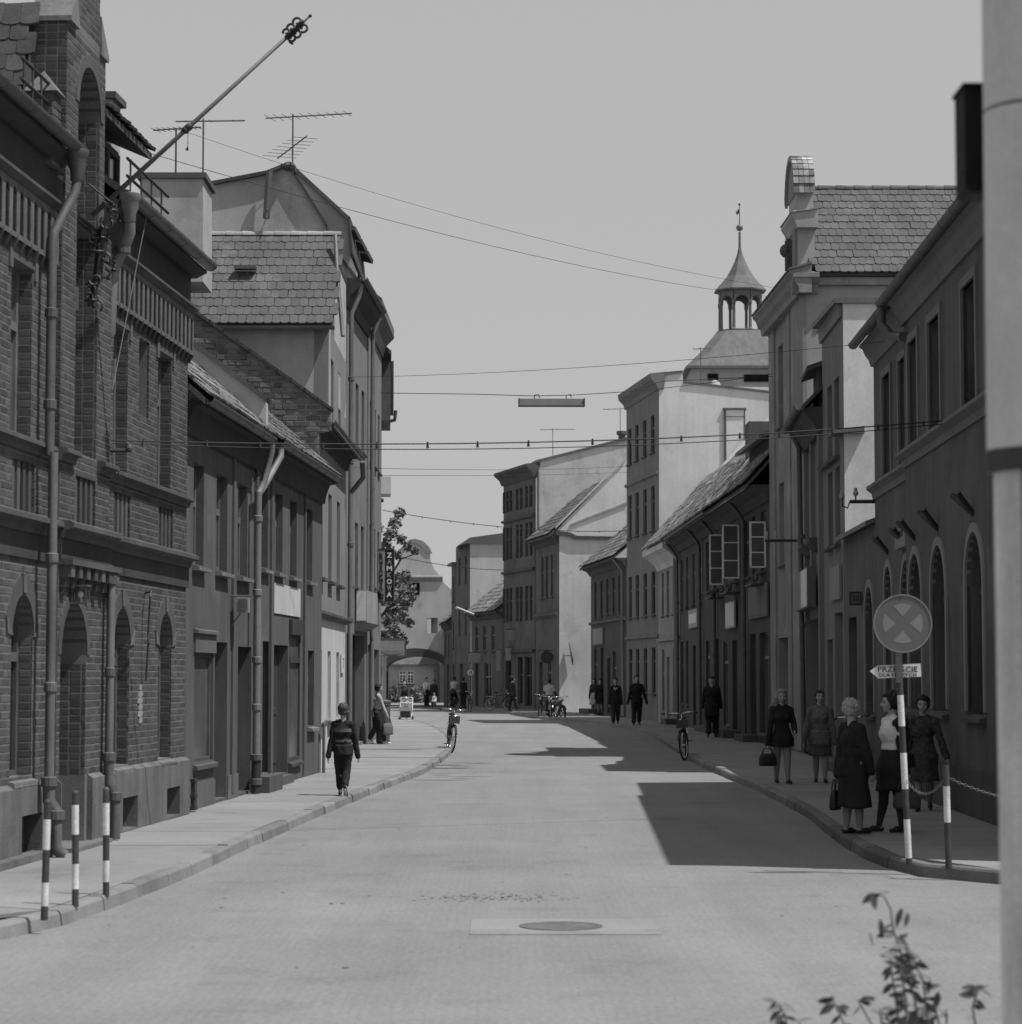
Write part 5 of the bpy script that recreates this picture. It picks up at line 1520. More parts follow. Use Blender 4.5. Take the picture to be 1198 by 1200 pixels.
for p in fw_: window(FE, p, hF, 'frame_white', 'glass', sill='stone', sd=.12, fw=.1)
for p in fg_[:2] + fg_[3:]: window(FE, p, hF, 'frame', 'glass', sill='stone')
door(FE, fg_[2], hF)
body(FE, .02, 8.58, 7, .1, ZM - .05, 'dark_b', hF)
hG = thing('casement_house', 'long dark house with white casement windows standing open under a mossy roof', 'house', FE.pt(17, .12))
gw_ = [OP(a, a + 1.0, 4.6, 6.15, dep=.14) for a in (9.6, 11.6, 13.65, 17.85, 20.2, 21.9, 23.85)]
gg_ = [OP(9.4, 10.6, .9, 3.0, dep=.14), OP(12.0, 13.3, .2, 3.0, dep=.3), OP(14.6, 15.9, .4, 2.9, dep=.12), OP(17, 18.2, .2, 2.9, dep=.3), OP(21.3, 22.6, .2, 3.0, dep=.3), OP(23.4, 25.4, .4, 3.0, dep=.2)]
mb = MB(); wall_mesh(mb, FE, 8.603, FE.L, .05, ZM, gw_ + gg_); mb.build('wall', MAT['dark_b'], hG)
for p in gw_: window(FE, p, hG, 'frame', 'glass', sill='stone')
for i, p in enumerate(gg_):
    if i in (1, 3, 4): door(FE, p, hG)
    else: window(FE, p, hG, 'frame', 'glass', sill='stone', tr=.75)
body(FE, 8.62, FE.L - .02, 7, .1, ZM - .05, 'dark_b', hG)
for u, z0, z1, wd in ((14.7, 4.6, 6.12, .42), (18.9, 4.62, 6.15, .48), (24.9, 4.65, 5.85, .42)): open_casement(u, z0, z1, wd, hG)
open_casement(17.8, 4.62, 6.15, .2, hG, ang=60)
for u0, u1 in ((17.6, 19.2), (23.7, 25.2), (13.5, 14.9)):
    MB().bx(FE, u0, u1, 4.2, 4.24, 0, .42).build('window_shelf', MAT['iron'], hG)
    fl_ = MB()
    for i in range(12): fl_.ball(FE.pt(rnd.uniform(u0, u1), 4.3 + rnd.random() * .25, rnd.uniform(.15, .4)), .035 + rnd.random() * .04, 5, 4)
    fl_.build('flowers', MAT['leaf'], hG, kind='stuff')
for a, b, par in ((0, 8.6, hF), (8.603, FE.L, hG)):
    MB().prof(FE, a, b, [(-.1, ZM - .4), (.06, ZM - .4), (.2, ZM - .2), (.5, ZM - .06), (.5, ZM), (-.1, ZM)]).build('cornice', MAT['dark_b'], par)
    roof_slab(FE, a, b, ZM + .03, .6, 48, 4.5, .09, 'tile_dark', par)
    tile_field(par, FE.pt(a, ZM + .05, .66), FE.U, -FE.N * .669 + Vector((0, 0, .743)), int((b - a) / .21), 12, .21, .32, 'tile_moss', False, 6.0, th=.05)
    for u in ((.2, 8.4) if par is hF else (13.0, 20.8)):
        pipe([FE.pt(u, ZM - .05, .5), FE.pt(u, ZM - .4, .2), FE.pt(u, ZM - .6, .1), FE.pt(u, .15, .1)], .055, par, 'iron_grey', [FE.pt(u, z, .1) for z in (4.5, 2.5)])
gutter(FE, 2, 16, ZM, .68, hG, .07, 'iron_grey', False)
MB().bx(FE, 20.6, 25.2, 7.0, 8.05, -1.6, -.1).build('dormer', MAT['dark_b'], hG)
MB().prof(FE, 20.2, 25.6, [(.25, 7.95), (.25, 8.05), (-2.2, 9.0), (-2.2, 8.88)]).build('dormer_roof', MAT['tile_moss'], hG)
MB().box(6.95, 7.65, 69.5, 70.6, 6.5, 9.3).build('chimney', MAT['dark_a'], hG)
def framed(label, F, u0, u1, z0, z1, o, mat, fm, inner=.16):
    t = thing('wall_sign', label, 'sign', F.pt((u0 + u1) / 2, z0))
    MB().bx(F, u0, u1, z0, z1, o, o + .05).build('sign_frame', MAT[fm], t)
    MB().bx(F, u0 + inner, u1 - inner, z0 + inner * .5, z1 - inner * .5, o + .05, o + .06).build('sign_face', MAT[mat], t)
    return t
t = framed('white framed square notice under the upper windows of the dark house', FE, 4.1, 7.2, 3.5, 4.12, .02, 'sign_white', 'sign_grey', .3)
MB().bx(FE, 4.9, 6.4, 3.62, 4.0, .06, .065).build('inner_frame', MAT['iron_grey'], t)
t = framed('tall white lined notice board on the dark wall below the open casements', FE, 16.1, 18.45, 3.25, 4.02, .05, 'sign_white', 'sign_grey', .1)
for k in range(3): MB().bx(FE, 16.7 + k * .6, 16.74 + k * .6, 3.3, 3.97, .06, .115).build('board_line', MAT['letter_grey'], t)
framed('wide dull grey shop panel beside the baroque house', FE, 21.6, 25.6, 3.4, 4.25, .03, 'mid_a', 'mid_a', .1)
each(MB().bx(FE, 9.0, 12.8, .1, .3, 0, .35), 'door_step', MAT['stone'], hG)
each(MB().bx(FE, 16.4, 19.0, .1, .34, 0, .5).bx(FE, 20.9, 23, .1, .3, 0, .4), 'door_step', MAT['stone'], hG)

FH = Fr((5.78, 93.22), (6.1, 86.52))
hH = thing('light_house', 'small light grey house with a flared plaster cornice at the end of the mossy roof', 'house', FH.pt(3.3, .12))
hw = [OP(a, a + .75, 4.2, 5.85, dep=.12) for a in (.9, 2.6, 4.6)]
hg = [OP(.9, 1.7, .5, 2.9, dep=.12), OP(2.5, 3.4, .2, 2.6, dep=.2), OP(4.6, 5.4, .5, 2.9, dep=.12)]
mb = MB(); wall_mesh(mb, FH, 0, FH.L, .05, ZM - .1, hw + hg); mb.build('wall', MAT['mid_b'], hH)
for p in hw + hg[:1] + hg[2:]: window(FH, p, hH, 'frame', 'glass', sill='stone')
door(FH, hg[1], hH, 'sign_grey', panels=1)
body(FH, .02, FH.L, 7, .1, ZM - .1, 'mid_b', hH)
MB().prof(FH, -.3, FH.L, [(-.1, 5.95), (.04, 5.95), (.14, 6.15), (.4, 6.4), (.62, 6.52), (.62, 6.62), (-.1, 6.7)]).build('cornice', MAT['white_b'], hH)
MB().prof(FH, 0, FH.L, [(-.02, 3.15), (.12, 3.2), (.12, 3.3), (-.02, 3.35)]).build('string_course', MAT['mid_b'], hH)
roof_slab(FH, -.3, FH.L, 6.7, .62, 48, 4.5, .09, 'white_b', hH)
tile_field(hH, FH.pt(.1, 6.74, .66), FH.U, -FH.N * .669 + Vector((0, 0, .743)), 32, 12, .21, .32, 'tile_moss', False, 5.0, th=.05)
pipe([FH.pt(6.4, 6.6, .5), FH.pt(6.4, 6.2, .15), FH.pt(6.4, .15, .1)], .055, hH, 'mid_b', [])
MB().bx(FH, 4.9, 6.5, .1, .32, 0, .5).build('door_step', MAT['stone'], hH)

# tall pale house
FI = Fr((4.87, 100.3), (5.78, 93.24))
hI = thing('tall_pale_house', 'tall four storey house with a huge blank whitewashed gable', 'house', FI.pt(3.5, .12))
cols = [FI.u(x) for x in (738.5, 746.8, 756, 765.5)]
rows = ((10.75, 12.2), (7.65, 9.4), (4.3, 6.0), (1.2, 3.0))
iw = [OP(c - .4, c + .4, z0, z1, dep=.14) for c in cols for z0, z1 in rows]
mb = MB(); wall_mesh(mb, FI, 0, FI.L, .05, 13.5, iw); mb.build('wall', MAT['mid_a'], hI)
for p in iw: window(FI, p, hI, 'frame_dark', 'glass', sill='stone', sd=.1, tr=.66 if p['z0'] > 2 else .7)
body(FI, .02, FI.L - .32, 9, .1, 13.3, 'white_b', hI)
FIg = facing(93.22)
ip = pxpoly(FIg, [(772.5, 846), (772.5, 440), (800, 437), (801, 449), (905, 461), (960, 467), (960, 846)])
MB().prism(FIg, ip, -.32, 0).build('gable', MAT['white'], hI)
MB().prof(FI, -.2, FI.L + .1, [(-.2, 13.1), (.04, 13.1), (.1, 13.3), (.3, 13.5), (.34, 13.72), (-.3, 13.8)]).build('cornice', MAT['mid_a'], hI)
MB().prism(FIg, [ip[1], ip[2], (ip[2][0], ip[2][1] + .1), (ip[1][0] - .3, ip[1][1] + .08)], -6, .05).build('roof', MAT['sheet'], hI)
MB().prism(FIg, [ip[3], ip[5], (ip[5][0], ip[5][1] + .08), (ip[3][0], ip[3][1] + .08)], -6, .06).build('roof', MAT['sheet'], hI)
cf = pxpoly(FIg, [(851, 480), (872, 480), (872, 575), (851, 575)])
fl2 = MB().prism(FIg, cf, 0, .05).build('flue', MAT['white'], hI)
fe = MB()
for a, b in ((cf[0][0] - .09, cf[0][0]), (cf[1][0], cf[1][0] + .04)): fe.bx(FIg, a, b, cf[2][1], cf[0][1], 0, .07)
fe.bx(FIg, cf[0][0] - .12, cf[1][0] + .08, cf[0][1] - .02, cf[0][1] + .06, 0, .09)
fe.bx(FIg, cf[0][0] - .09, cf[1][0] + .04, cf[0][1] - .3, cf[0][1] - .26, .06, .08)
fe.build('flue_frame', MAT['iron_grey'], fl2)
for z in (9.85, 3.45): MB().prof(FI, 0, FI.L, [(-.02, z - .1), (.1, z - .05), (.1, z + .04), (-.02, z + .08)]).build('string_course', MAT['mid_a'] if z > 5 else MAT['stone_pale'], hI)
q = at(838, 452, 95)
MB().lathe((q.x, 95, q.z - .4), [(.3, 0), (.28, .3), (.18, .55), (.05, .62)], 10).build('roof_vent', MAT['gable'], hI)

# low dark house, then the house with the sunlit gable
def small_house(label, F, ze, mat, ups, dns, roofm='tile_moss', pitch=41, out=.5, depth=7, cat='house', fm='frame', dmat=None, name='dark_house', ztop=None, moss=True):
    h = thing(name, label, cat, F.pt(F.L / 2, .12))
    mb = MB(); wall_mesh(mb, F, 0, F.L, .05, ze, ups + dns); mb.build('wall', MAT[mat], h)
    for p in ups: window(F, p, h, fm, 'glass', sill='stone', sd=.1)
    for p in dns:
        if p['z0'] < .3: door(F, p, h)
        else: window(F, p, h, fm, 'glass', sill='stone')
    body(F, .02, F.L - .02, depth, .1, ze - .05, mat, h)
    if pitch:
        MB().prof(F, 0, F.L, [(-.1, ze - .35), (.06, ze - .35), (.2, ze - .15), (out - .1, ze - .04), (out - .1, ze), (-.1, ze)]).build('cornice', MAT['dark_b'], h)
        roof_slab(F, -.05, F.L + .05, ze + .03, out, pitch, depth / 2, .1, 'tile_dark', h)
        if moss:
            tile_field(h, F.pt(0, ze + .05, out + .05), F.U, -F.N * math.cos(R(pitch)) + Vector((0, 0, math.sin(R(pitch)))), int(F.L / .24), 11, .24, .36, roofm, False, 3.0)
    return h
FJ = Fr((3.88, 116), (5.02, 104.5))
uu = [FJ.u(x) for x in (698, 705, 712, 719, 726)]
hJ = small_house('low dark house with a mossy roof in front of the sunlit gable', FJ, 7.05, 'dark_b', [OP(c - .4, c + .4, 4.75, 6.35, dep=.14) for c in uu], [OP(uu[0] - .5, uu[0] + .5, 1.2, 3.2, dep=.14), OP(uu[1] - .4, uu[1] + .6, .2, 3.2, dep=.25), OP(uu[2] - .2, uu[2] + .8, .2, 2.7, dep=.25), OP(uu[3] - .3, uu[3] + .8, 1.0, 3.0, dep=.14)], out=.55)
pipe([FJ.pt(FJ.L - .3, 7.0, .5), FJ.pt(FJ.L - .3, 6.5, .12), FJ.pt(FJ.L - .3, .15, .1)], .07, hJ, 'mid_b', [])
MB().prof(FJ, 0, FJ.L, [(-.02, 4.3), (.12, 4.35), (.12, 4.45), (-.02, 4.5)]).build('string_course', MAT['dark_a'], hJ)
framed('square pale shop board over the doorway of the low dark house', FJ, uu[0] - .6, uu[1] + .9, 3.35, 4.15, .03, 'mid_b', 'mid_a', .1)
MB().bx(FJ, .0, 3.6, .1, .32, 0, .6).build('door_step', MAT['stone'], hJ)

FK = Fr((1.29, 124.9), (2.37, 118.62))
uu = [FK.u(x) for x in (636, 641, 647)]
hK = small_house('small house with a sunlit white gable and a projecting upper floor', FK, 8.85, 'dark_a', [OP(c - .35, c + .35, 5.9, 8.0, dep=.14) for c in uu], [OP(1.0, 2.0, .2, 2.6, dep=.2), OP(3.4, 4.4, 1.0, 2.7, dep=.14)], out=.5, name='gabled_house')
MB().bx(FK, 0, FK.L, 5.0, 8.6, .01, .2).build('jetty', MAT['dark_a'], hK) if False else None
MB().prof(FK, -.02, FK.L, [(-.02, 4.75), (.18, 4.95), (.18, 5.05), (-.02, 5.1)]).build('string_course', MAT['dark_a'], hK)
FKg = facing(118.6)
kp = pxpoly(FKg, [(655.5, 835), (655.5, 628), (651, 622), (735, 538), (800, 538), (800, 835)])
MB().prism(FKg, kp, -.3, 0).build('gable', MAT['white'], hK)
km = pxpoly(FKg, [(652, 622), (668, 624), (676, 628), (735, 629), (735, 632), (674, 632), (664, 628), (652, 627)])
MB().prism(FKg, km, 0, .14).build('moulding', MAT['stone'], hK)
k0, k1 = FKg.uz(651, 620), FKg.uz(735, 536)
MB().prism(FKg, [k0, k1, (k1[0], k1[1] + .12), (k0[0], k0[1] + .12)], -.3, .1).build('verge', MAT['white_b'], hK)
k2 = pxpoly(FKg, [(668, 614), (735, 588), (735, 590.5), (668, 616)])
MB().prism(FKg, k2, 0, .06).build('moulding', MAT['gable'], hK)
rs = thing('round_sign', 'dark round sign hung on a bracket beside the sunlit gable', 'sign', at(641, 780, 120))
c_ = at(641, 770, 120)
ax = Matrix.Rotation(PI / 2, 3, 'X')
MB().lathe(c_, [(.3, -.04), (.32, -.02), (.32, .02), (.3, .04)], 20, ax).build('disc', MAT['iron'], rs)
each(MB().tube([c_ + Vector((-.45, 0, .34)), c_ + Vector((.6, 0, .34))], .025, 6).tube([c_ + Vector((0, 0, .34)), c_ + Vector((0, 0, .3))], .02, 6), 'bracket_arm', MAT['iron'], rs)
bs = thing('blade_sign', 'dark pointed blade shaped sign jutting from the sunlit gable', 'sign', at(668, 770, 118.3))
b0, b1, b2 = at(667, 753, 118.5), at(671, 779, 118.5), at(669, 768, 118.5)
mb = MB()
o_ = [b0, Vector((b2.x - .02, 118.2, b2.z + .12)), Vector((b1.x, 118.12, b1.z + .25)), b1]
mb.add([p + Vector((-.025, 0, 0)) for p in o_] + [p + Vector((.025, 0, 0)) for p in o_], [(0, 1, 2, 3), (4, 5, 6, 7), (0, 1, 5, 4), (1, 2, 6, 5), (2, 3, 7, 6), (3, 0, 4, 7)])
mb.build('blade', MAT['iron'], bs)
MB().tube([b2 + Vector((-.3, 0, -.02)), b2 + Vector((-.3, 0, -.02)) + Vector((.3, -.2, .0))], .02, 6).build('bracket_arm', MAT['iron'], bs)

# three storey house
FL = Fr((-.41, 131), (1.25, 125.02))
hL = thing('three_storey_house', 'dark three storey house with banded windows and a broad pale gable', 'house', FL.pt(3, .12))
c1 = [FL.u(x) for x in (591, 595, 599)]; c2 = [FL.u(x) for x in (606.5, 611, 617.5, 622.5)]
lw_ = [OP(c - .3, c + .3, z0, z1, dep=.14) for c in c1 + c2 for z0, z1 in ((10.8, 11.95), (8.2, 10.0), (4.8, 6.65))]
lg_ = [OP(.4, 1.6, .2, 2.9, dep=.25), OP(2.9, 3.9, .4, 2.9, dep=.2), OP(4.2, 5.6, .3, 2.9, dep=.2)]
mb = MB(); wall_mesh(mb, FL, 0, FL.L, .05, 12.7, lw_ + lg_); mb.build('wall', MAT['dark_a'], hL)
for p in lw_: window(FL, p, hL, 'frame_dark', 'glass', sill=None)
for p in lg_: window(FL, p, hL, 'wood_dark', 'glass', sill=None)
body(FL, .02, FL.L - .32, 9, .1, 12.6, 'white_b', hL)
MB().bx(FL, 0, FL.u(603.5), .1, 12.6, .0, .14).build('bay_band', MAT['dark_b'], hL) if False else None
for z in (3.2, 7.5, 10.3): MB().prof(FL, 0, FL.L, [(-.02, z - .1), (.15, z - .05), (.15, z + .05), (-.02, z + .1)]).build('string_course', MAT['dark_b'], hL)
MB().prof(FL, -.2, FL.L + .1, [(-.1, 12.3), (.06, 12.3), (.2, 12.6), (.5, 12.85), (.5, 13.0), (-.3, 13.1)]).build('cornice', MAT['dark_b'], hL)
FLg = facing(125.0)
lp = pxpoly(FLg, [(628, 833), (628, 542), (733, 516), (800, 506), (800, 833)])
MB().prism(FLg, lp, -.3, 0).build('gable', MAT['white_b'], hL)
MB().prism(FLg, [(lp[1][0] - .3, lp[1][1] - .05), lp[1], lp[2], lp[3], (lp[3][0], lp[3][1] + .14), (lp[2][0], lp[2][1] + .14), (lp[1][0], lp[1][1] + .12)], -6, .08).build('roof', MAT['sheet_pale'], hL)
pipe([FLg.pt(lp[1][0] + .12, 12.6, .1), FLg.pt(lp[1][0] + .12, 5, .1)], .05, hL, 'iron_grey', [])
q = at(729, 512, 126)
MB().lathe((q.x, 126, q.z - .6), [(.2, 0), (.2, .7), (.3, .72), (.3, .9)], 10).build('chimney_pot', MAT['iron_grey'], hL)
for lab, x0, x1, y0, y1, d, m in (('pale square sign hung high on the dark three storey house', 592, 603.5, 738, 750, 128.8, 'mid_b'),
                             ('long pale hanging board beside the dark shop doorway far down the street', 581.5, 590, 762, 786, 131.5, 'sign_grey'),
                             ('small pale board under the bracket lamp far down the street', 592.5, 599, 759, 774, 129, 'sign_grey'),
                             ('pale lettered sign above the round traffic sign far down the street', 549, 566, 765, 776, 136, 'sign_grey')):
    Fs = facing(d); a, b = Fs.uz(x0, y1), Fs.uz(x1, y0)
    t = thing('hanging_sign', lab, 'sign', Fs.pt(a[0], a[1]))
    MB().prism(Fs, [(a[0], a[1]), (b[0], a[1]), (b[0], b[1]), (a[0], b[1])], -.05, 0).build('board', MAT[m], t)
    MB().tube([Fs.pt(b[0] + .5, b[1] + .03, -.02), Fs.pt(a[0], b[1] + .03, -.02)], .02, 6).build('bracket_arm', MAT['iron'], t)

FM = Fr((-2.25, 138), (-.45, 131.1))
hM = small_house('low dark house with a tall tiled roof tucked beside the three storey house', FM, 5.4, 'dark_a', [OP(a, a + .8, 3.3, 4.7, dep=.14) for a in (.8, 2.6, 4.6)], [OP(.8, 1.6, .2, 2.6, dep=.2), OP(3.0, 4.6, .6, 2.6, dep=.14)], out=.4)
FN = Fr((-3.3, 143), (-2.37, 138.1))
hN = small_house('distant house with a small lit gable wall under a low dark roof', FN, 9.6, 'dark_a', [OP(a, a + .7, z, z + 1.5, dep=.14) for a in (1, 3.2) for z in (7.4, 4.4)], [OP(1.5, 2.6, .2, 2.6, dep=.2)], pitch=0, name='distant_house')
FNg = facing(138.05)
npx = pxpoly(FNg, [(551, 828), (551, 637), (600, 637), (600, 828)])
MB().prism(FNg, npx, -.3, 0).build('gable', MAT['white_b'], hN)
nr = pxpoly(FNg, [(536, 640), (551, 630), (595, 624), (610, 622), (610, 637), (546, 637)])
MB().prism(FNg, nr, -4.8, .15).build('roof', MAT['sheet'], hN)
FP = Fr((-3.62, 145.4), (-3.32, 143.1))
hP = small_house('narrow dark house squeezed in before the low house at the gate', FP, 8.5, 'dark_a', [OP(.8, 1.5, z, z + 1.5, dep=.14) for z in (6.4, 3.6)], [OP(.8, 1.6, .2, 2.6, dep=.2)], pitch=0, name='distant_house')
MB().prof(FP, -.1, FP.L, [(-.2, 8.502), (.25, 8.55), (.25, 8.7), (-6, 9.1), (-6, 8.52)]).build('roof', MAT['sheet'], hP)
FP2 = Fr((-4.2, 149.7), (-3.64, 145.42))
hP2 = small_house('farthest low house of the right row, touching the gate building', FP2, 5.1, 'dark_a', [OP(a, a + .7, 3.2, 4.5, dep=.14) for a in (.8, 2.6)], [OP(2.0, 3.0, .2, 2.6, dep=.2)], pitch=38, out=.3, depth=4, name='distant_house')

# ------------------------------------------------------------------ gate building closing the street
FG = facing(150)
hQ = thing('gate_house', 'pale gate building with a baroque gable and a wide low archway across the street', 'house', FG.pt(54, .0))
ga, gb = FG.u(451), FG.u(524)
gop = OP(ga, gb, .0, FG.uz(488, 769)[1], True, 4.5, rise=.95)
gx0, gx1 = FG.u(400), FG.u(547)
zt = FG.uz(490, 690)[1]
wo_ = []
for x0, x1, y0, y1 in ((483, 492, 683, 697), (500, 513, 724, 742), (470, 479, 706, 716)):
    a, b = FG.uz(x0, y1), FG.uz(x1, y0)
    wo_.append(OP(a[0], b[0], a[1], b[1], dep=.35))
mb = MB(); wall_mesh(mb, FG, gx0, gx1, 0, zt, [gop] + wo_[1:]); mb.build('wall', MAT['gate'], hQ)
for p in wo_[1:]: MB().bx(FG, p['u0'], p['u1'], p['z0'], p['z1'], -.4, -.36).build('window', MAT['void'], hQ)
MB().bx(FG, wo_[1]['u0'] + .02, wo_[1]['u0'] + .28, wo_[1]['z0'], wo_[1]['z1'], -.08, -.02).build('shutter', MAT['sign_white'], hQ)
gg = pxpoly(FG, [(440, 690), (440, 679), (458, 678), (462, 672), (466, 660), (468, 648), (473, 640), (480, 634.5), (487, 633.5), (495, 636), (501, 642), (504, 649), (505, 657), (509, 667), (515, 674), (518, 679), (521, 684), (528, 690)])
MB().prism(FG, gg, -.5, .002).build('gable', MAT['gate'], hQ)
gc = pxpoly(FG, [(466, 650), (470, 642), (480, 632.5), (487, 631.5), (496, 634), (503, 641), (506.5, 648), (500, 648), (494, 640), (487, 636.5), (480, 637.5), (473, 644), (471, 650)])
MB().prism(FG, gc, -.6, .07).build('coping', MAT['mid_b'], hQ)
c0, c1 = FG.uz(440, 682), FG.uz(519, 677)
MB().prof(FG, c0[0], c1[0], [(-.02, c0[1] + .0), (.06, c0[1] + .05), (.16, c1[1]), (.16, c1[1] + .07), (-.02, c1[1] + .14)]).build('cornice', MAT['mid_b'], hQ)
w_ = wo_[0]
MB().bx(FG, w_['u0'], w_['u1'], w_['z0'], w_['z1'], .0, .03).build('window', MAT['void'], hQ)
a = arch_pts(dict(u0=ga, u1=gb, z1=gop['z1'], rise=.95), 0, 18); b = [(u, z + .5) for u, z in a]
MB().prism(FG, a + b[::-1], -.1, .12).build('archivolt', MAT['dark_b'], hQ)
wing = pxpoly(FG, [(518, 690), (520, 686), (526, 690), (533, 694), (540, 700), (547, 703), (547, 760), (518, 760)])
MB().prism(FG, [(gx1, 0), (gx1, zt - .4), (gx1 + 6, zt - .4), (gx1 + 6, 0)], -.5, -.02).build('side_wing', MAT['gable'], hQ)
rr_ = pxpoly(FG, [(505, 690), (505, 682), (547, 682), (547, 690)])
MB().bx(FG, FG.u(492), FG.u(538), FG.uz(500, 686)[1], FG.uz(500, 683)[1], -2.5, .35).build('eaves', MAT['sheet'], hQ) if False else None
MB().bx(FG, gx0, ga, 0, zt - .2, -6, -.32).build('passage_wall', MAT['gable'], hQ)
MB().bx(FG, gb, gx1, 0, zt - .2, -6, -.32).build('passage_wall', MAT['gable'], hQ)
MB().bx(FG, ga, gb, gop['z1'] + .4, zt - .2, -6, -.32).build('passage_ceiling', MAT['gable'], hQ)

FS = facing(172)
hS = thing('courtyard_house', 'small pale house with a paned window seen through the archway', 'house', FS.pt(FS.u(485), 0))
sa = FS.uz(468, 801); sb_ = FS.uz(485, 786)
sop = [OP(sa[0], sa[0] + .48, sa[1], sb_[1], dep=.1), OP(sa[0] + .58, sa[0] + 1.04, sa[1], sb_[1], dep=.1)]
mb = MB(); wall_mesh(mb, FS, FS.u(430), FS.u(516), 0, FS.uz(480, 779)[1], sop); mb.build('wall', MAT['gable'], hS)
for p in sop: window(FS, p, hS, 'frame_white', 'glass', sill='stone', bars=2, tr=.7)
MB().prof(FS, FS.u(428), FS.u(516), [(.35, FS.uz(480, 780)[1]), (.35, FS.uz(480, 778.5)[1]), (-3.2, 5.2), (-3.2, 5.0)]).build('roof', MAT['tile'], hS)
body(FS, FS.u(430), FS.u(514), 6, 0, 2.5, 'white_b', hS)
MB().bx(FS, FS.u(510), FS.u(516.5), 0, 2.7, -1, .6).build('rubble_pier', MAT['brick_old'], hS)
MB().bx(FS, FS.u(516.6), FS.u(540), 0, 6, -1, 1.2).build('side_wall', MAT['dark_b'], hS)  # added dark wall, its colour stands in for the shadowed archway jamb
hd = MB()
for i in range(900):
    x = rnd.uniform(FS.u(440), FS.u(496)); z = rnd.random() ** 1.3 * 1.15; y = rnd.uniform(.7, 2.0)
    c = FS.pt(x, z, y); s_ = .07 + rnd.random() * .08
    d1 = Vector((rnd.uniform(-1, 1), rnd.uniform(-1, 1), rnd.uniform(-1, 1))).normalized() * s_; d2 = d1.cross(Vector((rnd.uniform(-1, 1), rnd.uniform(-1, 1), rnd.uniform(-1, 1)))).normalized() * s_
    hd.quad(c - d1, c + d2, c + d1, c - d2)
hdo = hd.build('hedge', MAT['leaf'], kind='stuff'); tag(hdo, 'low dark clipped hedge seen through the archway', 'hedge')

# ------------------------------------------------------------------ town hall tower
TD = 130.0
tc = at(868, 440, TD); TX = tc.x
def tz(y): return EYE + at(868, y, TD).z - EYE
tw = thing('bell_tower', 'tower with a skirted roof, an open octagonal lantern and a slender spire', 'tower', (TX, TD, 0))
pm = TD / FPX
MB().box(TX - 66 * pm + .15, TX + 66 * pm - .15, TD - 66 * pm + .15, TD + 66 * pm, 0, tz(438)).build('tower_wall', MAT['gable'], tw)
ww = MB()
for x0, x1 in ((822, 838), (850, 872), (874, 902)):
    ww.box((x0 - 868) * pm, (x1 - 868) * pm, 0, .1, 0, .75)
for x0, x1, y0, y1 in ((824, 836, 446, 453), (866, 904, 447, 455)):
    MB().box(TX + (x0 - 868) * pm, TX + (x1 - 868) * pm, TD - 66 * pm + .05, TD - 66 * pm + .2, tz(y1), tz(y0)).build('window', MAT['void'], tw)
sq = [(68, 437), (66, 434), (52, 420), (40, 405), (31, 394), (29, 391)]
m = MB()
for i, (hw_, y) in enumerate(sq):
    h_ = hw_ * pm; t = i / (len(sq) - 1)
    cut = h_ * (.06 + .36 * t)
    z = tz(y)
    m.v += [Vector((TX + x, TD + y_, z)) for x, y_ in ((-h_ + cut, -h_), (h_ - cut, -h_), (h_, -h_ + cut), (h_, h_ - cut), (h_ - cut, h_), (-h_ + cut, h_), (-h_, h_ - cut), (-h_, -h_ + cut))]
for i in range(len(sq) - 1):
    for k in range(8): m.f.append((i * 8 + k, i * 8 + (k + 1) % 8, i * 8 + 8 + (k + 1) % 8, i * 8 + 8 + k))
m.build('skirt_roof', MAT['sheet_pale'], tw)
MB().box(TX - 69 * pm, TX + 69 * pm, TD - 69 * pm, TD + 69 * pm, tz(440), tz(437)).build('eaves', MAT['sheet'], tw)
for x in (847, 873, 892):
    a_ = (x - 868) / 29 * 29 * pm
    MB().tube([(TX + (x - 868) * pm * .8, TD - 30 * pm, tz(394)), (TX + (x - 868) * pm * 1.0, TD - 48 * pm, tz(417)), (TX + (x - 868) * pm * 1.05, TD - 68 * pm, tz(437))], .035, 4).build('roof_seam', MAT['sheet'], tw)
def ngon(r): return r * pm
MB().lathe((TX, TD, 0), [(ngon(27), tz(394)), (ngon(29), tz(392)), (ngon(29), tz(389)), (ngon(26), tz(388))], 8).build('gallery_deck', MAT['sheet'], tw)
MB().lathe((TX, TD, 0), [(ngon(18), tz(390)), (ngon(10), tz(387)), (.05, tz(384.5))], 8).build('deck_dome', MAT['sheet_pale'], tw)
for k in range(8):
    a = 2 * PI * (k + .5) / 8
    px_, py_ = TX + 25 * pm * math.cos(a), TD + 25 * pm * math.sin(a)
    MB().lathe((px_, py_, 0), [(.12, tz(391)), (.12, tz(388)), (.09, tz(387)), (.085, tz(361)), (.12, tz(358)), (.12, tz(355))], 8).build('column', MAT['sheet'], tw)
    a2 = 2 * PI * (k + 1.5) / 8
    A = Vector((px_, py_)); B = Vector((TX + 25 * pm * math.cos(a2), TD + 25 * pm * math.sin(a2)))
    Ft = Fr(B, A)
    L_ = Ft.L
    ap = [(L_ / 2 - (L_ / 2 - .06) * math.cos(PI * i / 10), tz(358) + (tz(349) - tz(358)) * math.sin(PI * i / 10)) for i in range(11)]
    MB().prism(Ft, ap + [(L_, tz(358)), (L_, tz(341)), (0, tz(341)), (0, tz(358))], -.08, .08).build('arch', MAT['sheet'], tw)
